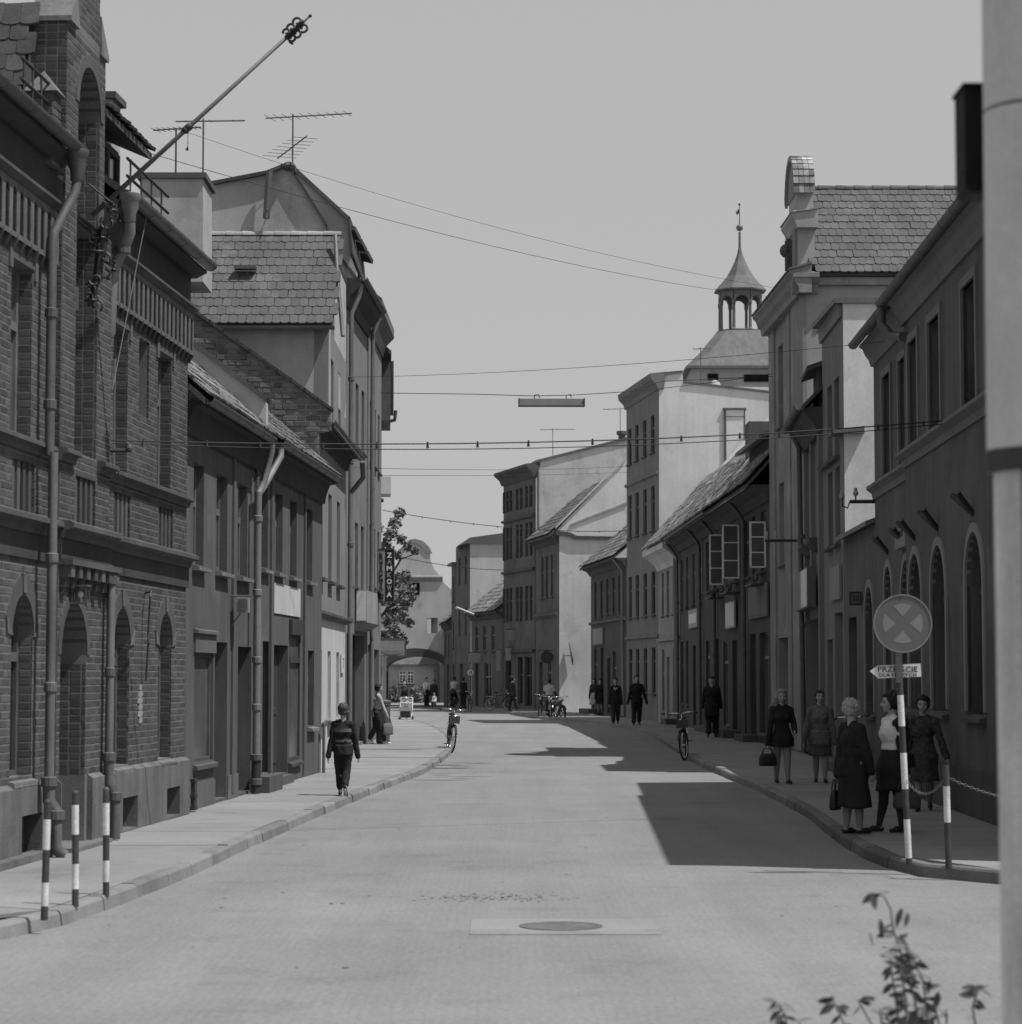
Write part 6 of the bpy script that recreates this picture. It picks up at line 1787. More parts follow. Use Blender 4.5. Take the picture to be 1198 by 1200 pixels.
MB().lathe((TX, TD, 0), [(ngon(22), tz(343)), (ngon(32), tz(342.5)), (ngon(32), tz(341)), (ngon(24), tz(333)), (ngon(17), tz(325)), (ngon(11), tz(315)), (ngon(6.5), tz(306)), (ngon(3.4), tz(298)), (ngon(1.6), tz(290)), (ngon(1.4), tz(272))], 8).build('spire', MAT['sheet_pale'], tw)
MB().ball((TX, TD, tz(267)), ngon(4.2), 12, 8).build('ball', MAT['sheet'], tw, smooth=True)
MB().tube([(TX, TD, tz(266)), (TX, TD, tz(239))], [.03, .02], 6).build('finial_rod', MAT['iron'], tw)
MB().prism(facing(TD), [(60 + TX - .16, tz(252)), (60 + TX, tz(250)), (60 + TX, tz(246)), (60 + TX - .1, tz(245)), (60 + TX - .12, tz(248)), (60 + TX - .2, tz(247))], -.02, .02).build('weathervane', MAT['iron'], tw)
MB().ball((TX, TD, tz(239.5)), .07, 6, 4).build('finial_star', MAT['iron'], tw)

# ------------------------------------------------------------------ cables, hanging street lamp, aerials
G1 = 'thin cables strung across the street'
lampc = at(646.5, 470, 56)
lh = thing('hanging_street_lamp', 'long trough shaped lamp hung over the middle of the street on a span wire', 'lamp', lampc)
hw_ = 37.5 * 56 / FPX
a, b = at(609, 476, 56), at(684, 473, 56)
Fl = Fr((a.x, 56), (b.x, 56.02))
def trough(u0, u1, z0, z1, o):
    m = MB()
    m.prof(Fl, u0, u1, [(-o, z0), (-o * .55, z1), (o * .55, z1), (o, z0), (o * .9, z0), (o * .48, z1 - .03), (-o * .48, z1 - .03), (-o * .9, z0)])
    return m
zb = a.z
trough(0, Fl.L, zb, zb + .17, .16).build('housing', MAT['lamp'], lh)
each(MB().prism(Fl, [(0, zb - .005), (0, zb + .175), (-.03, zb + .175), (-.03, zb - .005)], -.16, .16).prism(Fl, [(Fl.L, zb - .005), (Fl.L, zb + .175), (Fl.L + .03, zb + .175), (Fl.L + .03, zb - .005)], -.16, .16), 'end_plate', MAT['lamp'], lh)
each(MB().tube([Fl.pt(.05, zb + .06, .06), Fl.pt(Fl.L - .05, zb + .06, .06)], .02, 8).tube([Fl.pt(.05, zb + .06, -.06), Fl.pt(Fl.L - .05, zb + .06, -.06)], .02, 8), 'fluorescent_tube', MAT['lamp_glass'], lh, True)
hk = MB()
for u in (.4, 1.15):
    hk.tube([Fl.pt(u - .05, zb + .17, 0), Fl.pt(u - .05, zb + .26, 0), Fl.pt(u + .05, zb + .28, 0), Fl.pt(u + .07, zb + .2, 0)], .012, 6)
each(hk, 'hook', MAT['iron'], lh)
wz = at(650, 464, 56).z
span = MB().tube([at(446, 460.5, 62), at(560, 462, 57.5), at(625, 464, 56), at(672, 463, 56), at(735, 459, 57), at(775, 447, 57.5), at(906, 441, 58)], .009, 5)
tag(span.build('span_wire', MAT['wire']), 'span wire that carries the hanging street lamp between the houses', 'cable')
for i, (p, q, sag, r, lab) in enumerate((
    (at(170, 178, 29), at(905, 348, 58), .25, .0045, 'upper long cable from the left roof aerials to the baroque house'),
    (at(205, 150, 47), at(905, 337, 58), .3, .0045, 'second long cable slanting down from the left roof towards the bell tower'),
    (at(409, 442, 57), at(1060, 398, 38), .12, .005, 'faint cable crossing the street above the hanging lamp'),
    (at(412, 548, 58), at(742, 546, 97), .1, .006, 'faint cable crossing the street well below the hanging lamp'),
    (at(440, 557, 62), at(742, 553, 97), .06, .006, 'lowest of the plain faint cables crossing below the hanging lamp'),
    (at(735, 459, 57), at(906, 438, 58), .03, .007, 'cable stay running from the lamp span to the baroque house'))):
    cable('cable', p, q, sag, r, lab, G1)
p1, p2 = F1.pt(7.25, 4.32, .03), FA.pt(9.2, 5.0, .1)
cable('festoon_cable', at(132, 516, p1.y), at(1152, 489, p2.y), .16, .008, 'dark cable with small clips crossing the whole street from the brick house', None, 17)
cable('cable', at(132, 519, p1.y), at(1152, 492, p2.y), .2, .006, 'plain cable running just under the clipped cable from the brick house', G1)
cable('festoon_cable', at(449, 598, 80), at(735, 622, 99), .25, .013, 'distant string of small lamp holders crossing between the left row and the tall pale house', None, 11)
cable('festoon_cable', at(462, 651, 110), at(590, 668, 130), .15, .016, 'farthest string of lamp holders in front of the gate building', None, 6)
insul = thing('insulator_bracket', 'small iron bracket on the brick house wall where the clipped cable starts', 'bracket', p1)
MB().tube([F1.pt(7.2, 4.33, -.02), F1.pt(7.2, 4.33, .25)], .02, 6).build('arm', MAT['iron'], insul)
MB().lathe(F1.pt(7.2, 4.33, .22), [(.025, 0), (.035, .03), (.02, .08)], 8).build('insulator', MAT['iron_grey'], insul)
r2 = thing('insulator_bracket', 'black iron arm with insulators on the pilaster of the baroque house', 'bracket', FD.pt(5.6, 4.2))
MB().tube([FD.pt(5.5, 4.98, .1), FD.pt(5.5, 4.98, .85)], .035, 6).build('arm', MAT['iron'], r2)
for o in (.6, .8): MB().lathe(FD.pt(5.5, 5.0, o), [(.03, 0), (.045, .05), (.045, .1), (.03, .12), (.02, .2)], 8).build('insulator', MAT['sign_grey'], r2)

def aerial(label, foot, top_z, booms):
    t = thing('roof_aerial', label, 'aerial', foot, 0, 'television aerials on the roofs')
    MB().tube([foot, (foot[0], foot[1], top_z)], .02, 6).build('mast', MAT['alu'], t)
    for z, x0, x1, y0, y1, n, ln in booms:
        P, Q = Vector((foot[0] + x0, foot[1] + y0, z)), Vector((foot[0] + x1, foot[1] + y1, z - .03))
        bo = MB().tube([P, Q], .016, 6).build('boom', MAT['alu'], t)
        el = MB(); d = (Q - P).normalized(); s_ = Vector((-d.y, d.x, 0))
        for k in range(n):
            c = P.lerp(Q, (k + .5) / n)
            el.tube([c - s_ * ln * (1 - .3 * k / n), c + s_ * ln * (1 - .3 * k / n)], .007, 4)
        el.build('element', MAT['alu'], bo, kind='stuff')
def pm_(d): return d / FPX
f_ = at(343, 205, 53.6); m = pm_(53.6)
aerial('tallest roof aerial with a long upper boom over the big lit gable', f_, at(343, 134, 53.6).z, [(at(343, 135, 53.6).z, -34 * m, 71 * m, .3, -.3, 10, .35), (at(343, 172, 53.6).z, -24 * m, 22 * m, 1.2, -1.2, 7, .4)])
f_ = at(238, 209, 47.2); m = pm_(47.2)
aerial('roof aerial with one bare long boom on the plain chimney block', f_, at(238, 139, 47.2).z, [(at(238, 141, 47.2).z, -34 * m, 50 * m, .1, -.1, 3, .1)])
f_ = at(206, 209, 47.4)
aerial('short roof aerial with a small comb boom next to the flagpole', f_, at(206, 150, 47.4).z, [(at(206, 150, 47.4).z, -29 * m, 31 * m, .2, -.2, 9, .2)])
f_ = at(648, 537, 127); m = pm_(127)
aerial('small roof aerial on the broad gable of the three storey house', f_, at(648, 502, 127).z, [(at(648, 503, 127).z, -15 * m, 26 * m, .3, -.3, 5, .4)])
f_ = at(727, 520, 128); m = pm_(128)
aerial('small roof aerial by the chimney pot of the three storey house', f_, at(727, 479, 128).z, [(at(727, 479, 128).z, -20 * m, 6 * m, .3, -.3, 4, .4)])
f_ = at(821.5, 452, 96); m = pm_(96)
aerial('thin roof aerial on the tall pale house in front of the tower', f_, at(821, 407, 96).z, [(at(821, 408, 96).z, -8 * m, 12 * m, .3, -.3, 3, .3)])
tl = thing('bracket_lamp', 'slim white fluorescent tube lamp slanting from the far right houses', 'lamp', at(556, 724, 134))
MB().tube([at(535, 712, 133), at(555, 720, 134)], .07, 8).build('tube', MAT['lamp_glass'], tl)
MB().tube([at(555, 720, 134), at(562, 724, 136.5)], .03, 6).build('arm', MAT['iron'], tl)

# ------------------------------------------------------------------ street furniture
def striped(root, base, top, r, cuts, first_dark=True, mat_d='paint_dark'):
    """a straight pole built band by band; cuts are the heights (0..1) where the colour changes"""
    base, top = Vector(base), Vector(top)
    dark = first_dark
    c = [0] + list(cuts) + [1]
    for i, (a, b) in enumerate(zip(c, c[1:])):
        m = MB().tube([base.lerp(top, a), base.lerp(top, b)], r + (.0006 if not dark else 0), 14)
        smooth_by_angle(m.build('dark_band' if dark else 'white_band', MAT[mat_d if dark else 'paint_white'], root), 50)
        dark = not dark
def gpt(px, py, z):
    r = ray(px, py); t = (z - EYE) / r.z
    return Vector((r.x * t, r.y * t, z))
GB_ = 'striped bollards on the left pavement'
for lab, (bx, by), (tx, ty), cuts in (
    ('leaning striped bollard, leftmost and nearest of the three on the left pavement', (52, 1075), (56, 941), (.12, .32, .6, .86)),
    ('striped bollard between the two others on the left pavement', (88.5, 1060), (88.5, 930), (.16, .38, .64, .9)),
    ('striped bollard farthest along the kerb of the three on the left pavement', (124.5, 1048), (124.5, 926), (.14, .34, .58, .88))):
    b = gpt(bx, by, .12)
    t = thing('bollard', lab, 'bollard', b, 0, GB_)
    top = at(tx, ty, b.y)
    striped(t, b - Vector((0, 0, .02)), top, .026, cuts)
    MB().ball(top, .028, 10, 6).build('cap', MAT['paint_dark'], t, smooth=True)
b = gpt(1112, 1016, .12)
rb = thing('bollard', 'striped chain bollard standing alone at the right corner by the foreground post', 'bollard', b)
rtop = at(1108.5, 897, b.y)
striped(rb, b - Vector((0, 0, .02)), rtop, .03, (.45, .8))
sp = gpt(1065.5, 1010, .12)
st_ = thing('traffic_sign', 'round no stopping sign with a cross on a leaning striped pole', 'traffic sign', sp)
d_ = sp.y
ptop = at(1052.5, 762, d_)
zz = lambda y: (at(1060, y, d_).z - sp.z) / (ptop.z - sp.z)
striped(st_, sp - Vector((0, 0, .02)), ptop, .03, [zz(y) for y in (1003, 958, 923, 881, 850, 814)])
MB().box(ptop.x - .025, ptop.x + .025, d_ - .035, d_ + .01, at(1053, 800, d_).z, at(1054, 706, d_).z).build('pole_strap', MAT['iron_grey'], st_)
dc = at(1055.5, 731, d_ - .06)
rad = 34 * d_ / FPX
Fd = Fr((dc.x - 5, dc.y), (dc.x + 5, dc.y - .25))
def circ(r, n=40, a0=0, a1=2 * PI): return [(Fd.L / 2 + r * math.cos(a0 + (a1 - a0) * i / n), dc.z + r * math.sin(a0 + (a1 - a0) * i / n)) for i in range(n)]
MB().prism(Fd, circ(rad), -.006, 0).build('disc', MAT['paint_red'], st_)
ri = circ(rad); ro_ = circ(rad * .955)
MB().prism(Fd, ri + [ri[0]] + [ro_[0]] + ro_[::-1], -.008, .006).build('rim', MAT['paint_blue'], st_)
for k in range(4):
    mid = PI / 2 * k
    al = R(37)
    pts = [(Fd.L / 2 + rad * .24 * math.cos(mid), dc.z + rad * .24 * math.sin(mid))]
    pts += [(Fd.L / 2 + rad * .68 * math.cos(mid - R(28) + R(56) * i / 8), dc.z + rad * .68 * math.sin(mid - R(28) + R(56) * i / 8)) for i in range(9)]
    MB().prism(Fd, pts, 0, .0015).build('blue_segment', MAT['paint_blue'], st_)
MB().lathe(Fd.pt(Fd.L / 2 - .02, dc.z + rad * .88, 0), [(.012, 0), (.012, .004)], 8, Matrix.Rotation(PI / 2, 3, 'X')).build('bolt', MAT['iron'], st_)
ar = thing('arrow_sign', 'white arrow sign lettered PRZEJSCIE DLA PIESZYCH pointing left from the striped pole', 'sign', at(1050, 787, d_))
Fa = Fr((dc.x - 5, d_ + .075), (dc.x + 5, d_ + .0))
ap_ = pxpoly(Fa, [(1019.5, 786.5), (1029, 780), (1079, 777.5), (1080, 793), (1029.5, 795)])
MB().prism(Fa, ap_, -.008, 0).build('board', MAT['sign_white'], ar)
u0, u1 = ap_[1][0] + .0, ap_[2][0] - .03
text_mesh('PRZEJ\u015aCIE', Fa, (u0 + u1) / 2, ap_[0][1] + .02, .075, .003, 'letter_dark', ar, width=u1 - u0, bold=.0)
text_mesh('DLA PIESZYCH', Fa, (u0 + u1) / 2, ap_[0][1] - .036, .044, .003, 'letter_dark', ar, width=u1 - u0 - .02, bold=.0)
def chain(label, P, Q, sag):
    t = thing('chain', label, 'chain', P, 0)
    P, Q = Vector(P), Vector(Q); n = int((Q - P).length * 1.12 / .031)
    me = None
    for i in range(n):
        tt = (i + .5) / n
        f = lambda t_: P.lerp(Q, t_) - Vector((0, 0, sag * 4 * t_ * (1 - t_)))
        c = f(tt); d = (f(tt + .01) - f(tt - .01)).normalized()
        if me is None:
            m = MB(); ring_ = [Vector((.02 * math.cos(a), .0105 * math.sin(a), 0)) for a in [2 * PI * k / 10 for k in range(11)]]
            m.tube(ring_, .0032, 5, False)
            o = m.build('chain_link', MAT['zinc'], t, local=True); me = o.data
        else:
            o = bpy.data.objects.new('chain_link', me); COL.objects.link(o); o.parent = t
        up = Vector((0, 0, 1)) if i % 2 else Vector((0, 1, 0))
        y = up.cross(d).normalized(); z = d.cross(y)
        m4 = Matrix((d, y, z)).transposed().to_4x4(); m4.translation = c - Vector(LOC[t.name])
        o.matrix_local = m4
chain('sagging chain from the striped sign pole to the right corner bollard', at(1063, 915, d_ - .03), rtop - Vector((0, 0, .1)), .14)
chain('chain running from the right corner bollard towards the foreground post', rtop - Vector((0, 0, .1)), Vector((rtop.x + 1.6, rtop.y + .1, rtop.z - .25)), .16)
kb = thing('bollard', 'hidden half of the chain line, bollard behind the foreground post', 'bollard', (rtop.x + 1.6, rtop.y + .1, .12)) if False else None

# far round speed sign
ss = thing('traffic_sign', 'far round speed limit sign with a small triangle above it on a thin pole', 'traffic sign', gpt(552, 832, .12))
q = at(551.5, 788, 128)
Fs = facing(128)
u = q.x + 60
MB().tube([(q.x, 128.05, .1), (q.x, 128.05, at(551, 776, 128).z)], .035, 6).build('pole', MAT['iron_grey'], ss)
MB().prism(Fs, [(u + .2 * math.cos(a), q.z + .2 * math.sin(a)) for a in [2 * PI * i / 20 for i in range(20)]], -.01, 0).build('disc', MAT['paint_red'], ss)
MB().prism(Fs, [(u + .17 * math.cos(a), q.z + .17 * math.sin(a)) for a in [2 * PI * i / 20 for i in range(20)]], 0, .004).build('disc_field', MAT['sign_white'], ss)
each(MB().bx(Fs, u - .06, u - .02, q.z - .09, q.z + .09, .004, .008).bx(Fs, u + .03, u + .09, q.z - .09, q.z + .09, .004, .008), 'numeral', MAT['letter_dark'], ss)
MB().prism(Fs, [(u - .1, q.z + .24), (u + .1, q.z + .24), (u, q.z + .46)], -.01, 0).build('triangle', MAT['sign_grey'], ss)

# ------------------------------------------------------------------ foreground post, its box, the shrub
fp = thing('lamp_post', 'thick pale concrete post in the right foreground, banded and stained below', 'post', (1.57, 7, 0))
lean = Vector((-.008, 0, 0))
def post_part(z0, z1, r0, r1, n, mat, name):
    m = MB().lathe((0, 0, 0), [(r0, z0), (r1, z1)] if r0 == r1 else [(r0, z0), ((r0 + r1) / 2, (z0 + z1) / 2), (r1, z1)], n)
    for v in m.v: v += Vector((1.578, 7, 0)) + lean * (v.z / 3.5)
    return smooth_by_angle(m.build(name, MAT[mat], fp), 35)
zb_ = at(1150, 540, 7).z
post_part(0, zb_ - .03, .152, .152, 24, 'concrete_low', 'post_base')
post_part(zb_ - .035, zb_ + .03, .172, .172, 24, 'iron', 'steel_band')
post_part(zb_ + .03, 3.52, .17, .165, 24, 'concrete', 'post_shaft')
post_part(3.53, 4.6, .165, .16, 24, 'concrete', 'post_shaft')
MB().tube([(1.49, 6.875, .1), (1.485, 6.875, zb_ - .04)], .012, 8).build('cable_conduit', MAT['iron_grey'], fp)
bxo = thing('post_box', 'dark metal box fixed behind the foreground post near its top', 'box', at(1132, 225, 7.25))
q0, q1 = at(1117.5, 228, 7.25), at(1150, 106, 7.25)
Fx = facing(7.25)
bm_ = MB().prism(Fx, [(q0.x + 60.03, q0.z + .01), (q0.x + 60.05, q0.z - .002), (q1.x + 60.10, q0.z + .012), (q1.x + 60.10, q1.z), (q0.x + 60.03, q1.z)], -.12, .04)
bm_.build('box_case', MAT['box_black'], bxo)
MB().bx(Fx, q0.x + 60.03 - .006, q1.x + 60.10, q1.z + .001, q1.z + .012, -.13, .05).build('box_lid', MAT['box_black'], bxo)
MB().tube([at(1117, 201, 7.25) + Vector((.03, .0, 0)), at(1115.5, 202, 7.25) + Vector((.028, 0, 0))], .006, 6).build('hinge', MAT['iron'], bxo)

sh = thing('shrub', 'thin leafy shrub with drooping dark leaves in the near right corner', 'shrub', (1.55, 9, 0))
def leaf_obj(c, d, ln, par):
    d = d.normalized()
    s_ = d.cross(Vector((rnd.uniform(-1, 1), rnd.uniform(-1, .2), rnd.uniform(-.5, 1)))).normalized()
    n_ = s_.cross(d)
    m = MB()
    rows = [(0, .02), (.2, .32), (.45, .46), (.7, .36), (.9, .14), (1, .01)]
    for t, w_ in rows:
        sag = -.12 * t * t
        P = c + d * ln * t + Vector((0, 0, sag * ln))
        m.v += [P - s_ * w_ * ln * .5 + n_ * w_ * ln * .14, P, P + s_ * w_ * ln * .5 + n_ * w_ * ln * .14]
    for i in range(len(rows) - 1):
        a = i * 3
        m.f += [(a, a + 1, a + 4, a + 3), (a + 1, a + 2, a + 5, a + 4)]
    return m.build('leaf', MAT['leaf_bush'], par, smooth=True)
def stem_path(pts, r, leaves, ln=(.042, .07)):
    P = [at(x, y, d) for x, y, d in pts]
    MB().tube([Vector((P[0].x + .05, P[0].y, 0.0))] + P, [r * 1.6] + [r * (1 - .6 * i / len(P)) for i in range(len(P))], 6).build('stem', MAT['bark'], sh, smooth=True)
    for t, side in leaves:
        i = min(int(t * (len(P) - 1)), len(P) - 2); f = t * (len(P) - 1) - i
        c = P[i].lerp(P[i + 1], f)
        leaf_obj(c, Vector((side * rnd.uniform(.6, 1.2), rnd.uniform(-.5, .5), rnd.uniform(-.9, .5))), rnd.uniform(*ln), sh)
def L_(n, t0=0., t1=1.): return [(t0 + (t1 - t0) * (i + rnd.random()) / n, rnd.choice((-1, 1))) for i in range(n)]
stem_path([(1078, 1215, 9), (1072, 1170, 9), (1062, 1138, 9), (1053, 1108, 9), (1047, 1090, 9), (1044, 1066, 9), (1036, 1050, 9), (1027, 1047, 9)], .006, L_(24, 0, .62) + [(.93, -1), (.97, 1), (.99, -1)])
stem_path([(1055, 1215, 9.1), (1050, 1170, 9.1), (1045, 1140, 9.1), (1042, 1112, 9.1)], .005, L_(14))
stem_path([(1090, 1215, 8.9), (1082, 1150, 8.9), (1072, 1128, 8.9), (1062, 1112, 8.9)], .005, L_(9))
for x, y in ((1018, 1098), (1031, 1083), (1058, 1070), (1064, 1075), (1022, 1052), (1090, 1154), (1100, 1168), (1108, 1187)):
    leaf_obj(at(x, y - 6, 9), Vector((rnd.uniform(-.4, .4), rnd.uniform(-.2, .2), -1)), rnd.uniform(.05, .07), sh)
stem_path([(995, 1215, 9.2), (985, 1190, 9.2), (978, 1176, 9.2), (976, 1166, 9.2)], .004, L_(10, .1))
stem_path([(925, 1215, 9.2), (920, 1190, 9.2), (914, 1178, 9.2), (908, 1173, 9.2)], .004, L_(8, .1))
stem_path([(1030, 1215, 9.2), (1010, 1180, 9.2), (1005, 1172, 9.2), (1016, 1172, 9.2)], .004, L_(5, .4))
stem_path([(1145, 1215, 9), (1140, 1180, 9), (1146, 1160, 9), (1158, 1155, 9)], .005, L_(9, .1))
stem_path([(1060, 1215, 8.8), (1063, 1180, 8.8), (1058, 1150, 8.8), (1052, 1130, 8.8), (1050, 1118, 8.8)], .005, L_(18))
stem_path([(1085, 1215, 9.1), (1078, 1195, 9.1), (1076, 1180, 9.1)], .005, L_(12))
stem_path([(1035, 1215, 9), (1033, 1195, 9), (1031, 1182, 9)], .005, L_(8))
stem_path([(1105, 1215, 9), (1098, 1190, 9), (1096, 1178, 9), (1104, 1168, 9)], .005, L_(10))
stem_path([(1075, 1215, 9), (1070, 1195, 9), (1064, 1185, 9)], .005, L_(10))
stem_path([(950, 1218, 9.2), (940, 1205, 9.2), (935, 1196, 9.2)], .004, L_(5))

# ------------------------------------------------------------------ tree beyond the left row
tr = thing('tree', 'leafy tree leaning out between the cafe sign and the gate building', 'tree', (-6.6, 100, 0))
TB = Vector((-6.6, 100, 0))
limbs = [[TB, TB + Vector((.1, 0, 2.5)), TB + Vector((.4, 0, 4.5)), at(462, 640, 100)], [TB + Vector((.3, 0, 3.5)), at(468, 700, 100), at(474, 690, 100)], [TB + Vector((.2, 0, 2.8)), at(462, 735, 100), at(470, 728, 100)],
         [TB + Vector((.4, 0, 4.5)), at(455, 625, 100), at(470, 602, 100)], [TB + Vector((.35, 0, 4)), at(470, 655, 100), at(484, 650, 100)]]
m = MB()
m.tube(limbs[0], [.22, .17, .12, .05], 8)
each(m, 'trunk', MAT['bark'], tr, True)
m = MB()
for l in limbs[1:]: m.tube(l, [.08, .05, .02], 6)
each(m, 'limb', MAT['bark'], tr, True)
clumps = [(469, 601, 7), (463, 612, 8), (458, 626, 9), (470, 632, 7), (478, 640, 6), (452, 640, 9), (486, 646, 5), (466, 650, 6), (472, 676, 10), (480, 690, 9), (468, 695, 12), (476, 706, 9), (462, 715, 12), (472, 722, 9), (480, 730, 6), (460, 738, 10), (468, 745, 8), (455, 728, 10), (474, 751, 5), (446, 660, 10), (447, 700, 12), (448, 745, 8), (484, 700, 5), (465, 680, 8), (440, 620, 10), (435, 690, 14)]
m = MB()
for x, y, s_ in clumps:
    c0 = at(x, y, 100 + rnd.uniform(-.8, .8)); rr = s_ * 100 / FPX
    for i in range(int(30 + s_ * 13)):
        v = Vector((rnd.gauss(0, 1), rnd.gauss(0, 1), rnd.gauss(0, 1))).normalized() * rr * rnd.random() ** .5
        c = c0 + v
        sz = rnd.uniform(.05, .11)
        d1 = Vector((rnd.uniform(-1, 1), rnd.uniform(-1, 1), rnd.uniform(-.8, .4))).normalized() * sz
        d2 = d1.cross(Vector((rnd.uniform(-1, 1), rnd.uniform(-1, 1), rnd.uniform(-1, 1)))).normalized() * sz * .6
        m.add([c - d1, c + d2, c + d1, c - d2], [(0, 1, 2, 3)])
m.build('crown', MAT['leaf'], tr, kind='stuff')

# ------------------------------------------------------------------ people
def caps(mb, p0, r0, p1, r1, n=10):
    p0, p1 = Vector(p0), Vector(p1)
    mb.ball(p0, r0, n, 6); mb.ball(p1, r1, n, 6)
    if (p1 - p0).length > 1e-4: mb.tube([p0, p1], [r0, r1], n)

from mathutils import noise as mnoise
def remesh(mb, name, mat, par, vox, it=4, fac=.5):
    o = mb.build(name, mat, par, local=True)
    md = o.modifiers.new('r', 'REMESH'); md.mode = 'VOXEL'; md.voxel_size = vox; md.use_smooth_shade = True
    if it:
        sm = o.modifiers.new('s', 'SMOOTH'); sm.iterations = it; sm.factor = fac
    dg = bpy.context.evaluated_depsgraph_get()
    me = bpy.data.meshes.new_from_object(o.evaluated_get(dg))
    me.name = name
    o.modifiers.clear(); old = o.data; o.data = me; bpy.data.meshes.remove(old)
    me.materials.clear(); me.materials.append(mat)
    amp = {'jacket': .011, 'blouse': .006, 'trousers': .010, 'hair': .010}.get(name, 0)
    if amp and len(me.vertices) < 60000:     # folds in the cloth, locks in the hair
        nn_ = [v.normal.copy() for v in me.vertices]
        sd_ = len(par.name) * 1.7 + par.location.x * 3
        for v, n_ in zip(me.vertices, nn_):
            c = v.co
            if name == 'hair': f = mnoise.noise(Vector((c.x * 34 + sd_, c.y * 34, c.z * 16))) + .6 * mnoise.noise(Vector((c.x * 70, c.y * 70 + sd_, c.z * 40)))
            else: f = mnoise.noise(Vector((c.x * 9 + sd_, c.y * 9, c.z * 6 + c.x * 5))) + .7 * mnoise.noise(Vector((c.x * 17, c.y * 17 + sd_, c.z * 15 - c.y * 8)))
            v.co = c + n_ * f * amp
    me.polygons.foreach_set('use_smooth', [True] * len(me.polygons))
    return o

def joint(a, b, l1, l2, pole):
    a, b, pole = Vector(a), Vector(b), Vector(pole)
    d = b - a; L = d.length
    if L >= (l1 + l2) * .999: return a.lerp(b, l1 / (l1 + l2))
    dn = d / L
    x = (l1 * l1 - l2 * l2 + L * L) / (2 * L)
    h = math.sqrt(max(l1 * l1 - x * x, 0))
    pp = (pole - dn * pole.dot(dn)).normalized()
    return a + dn * x + pp * h

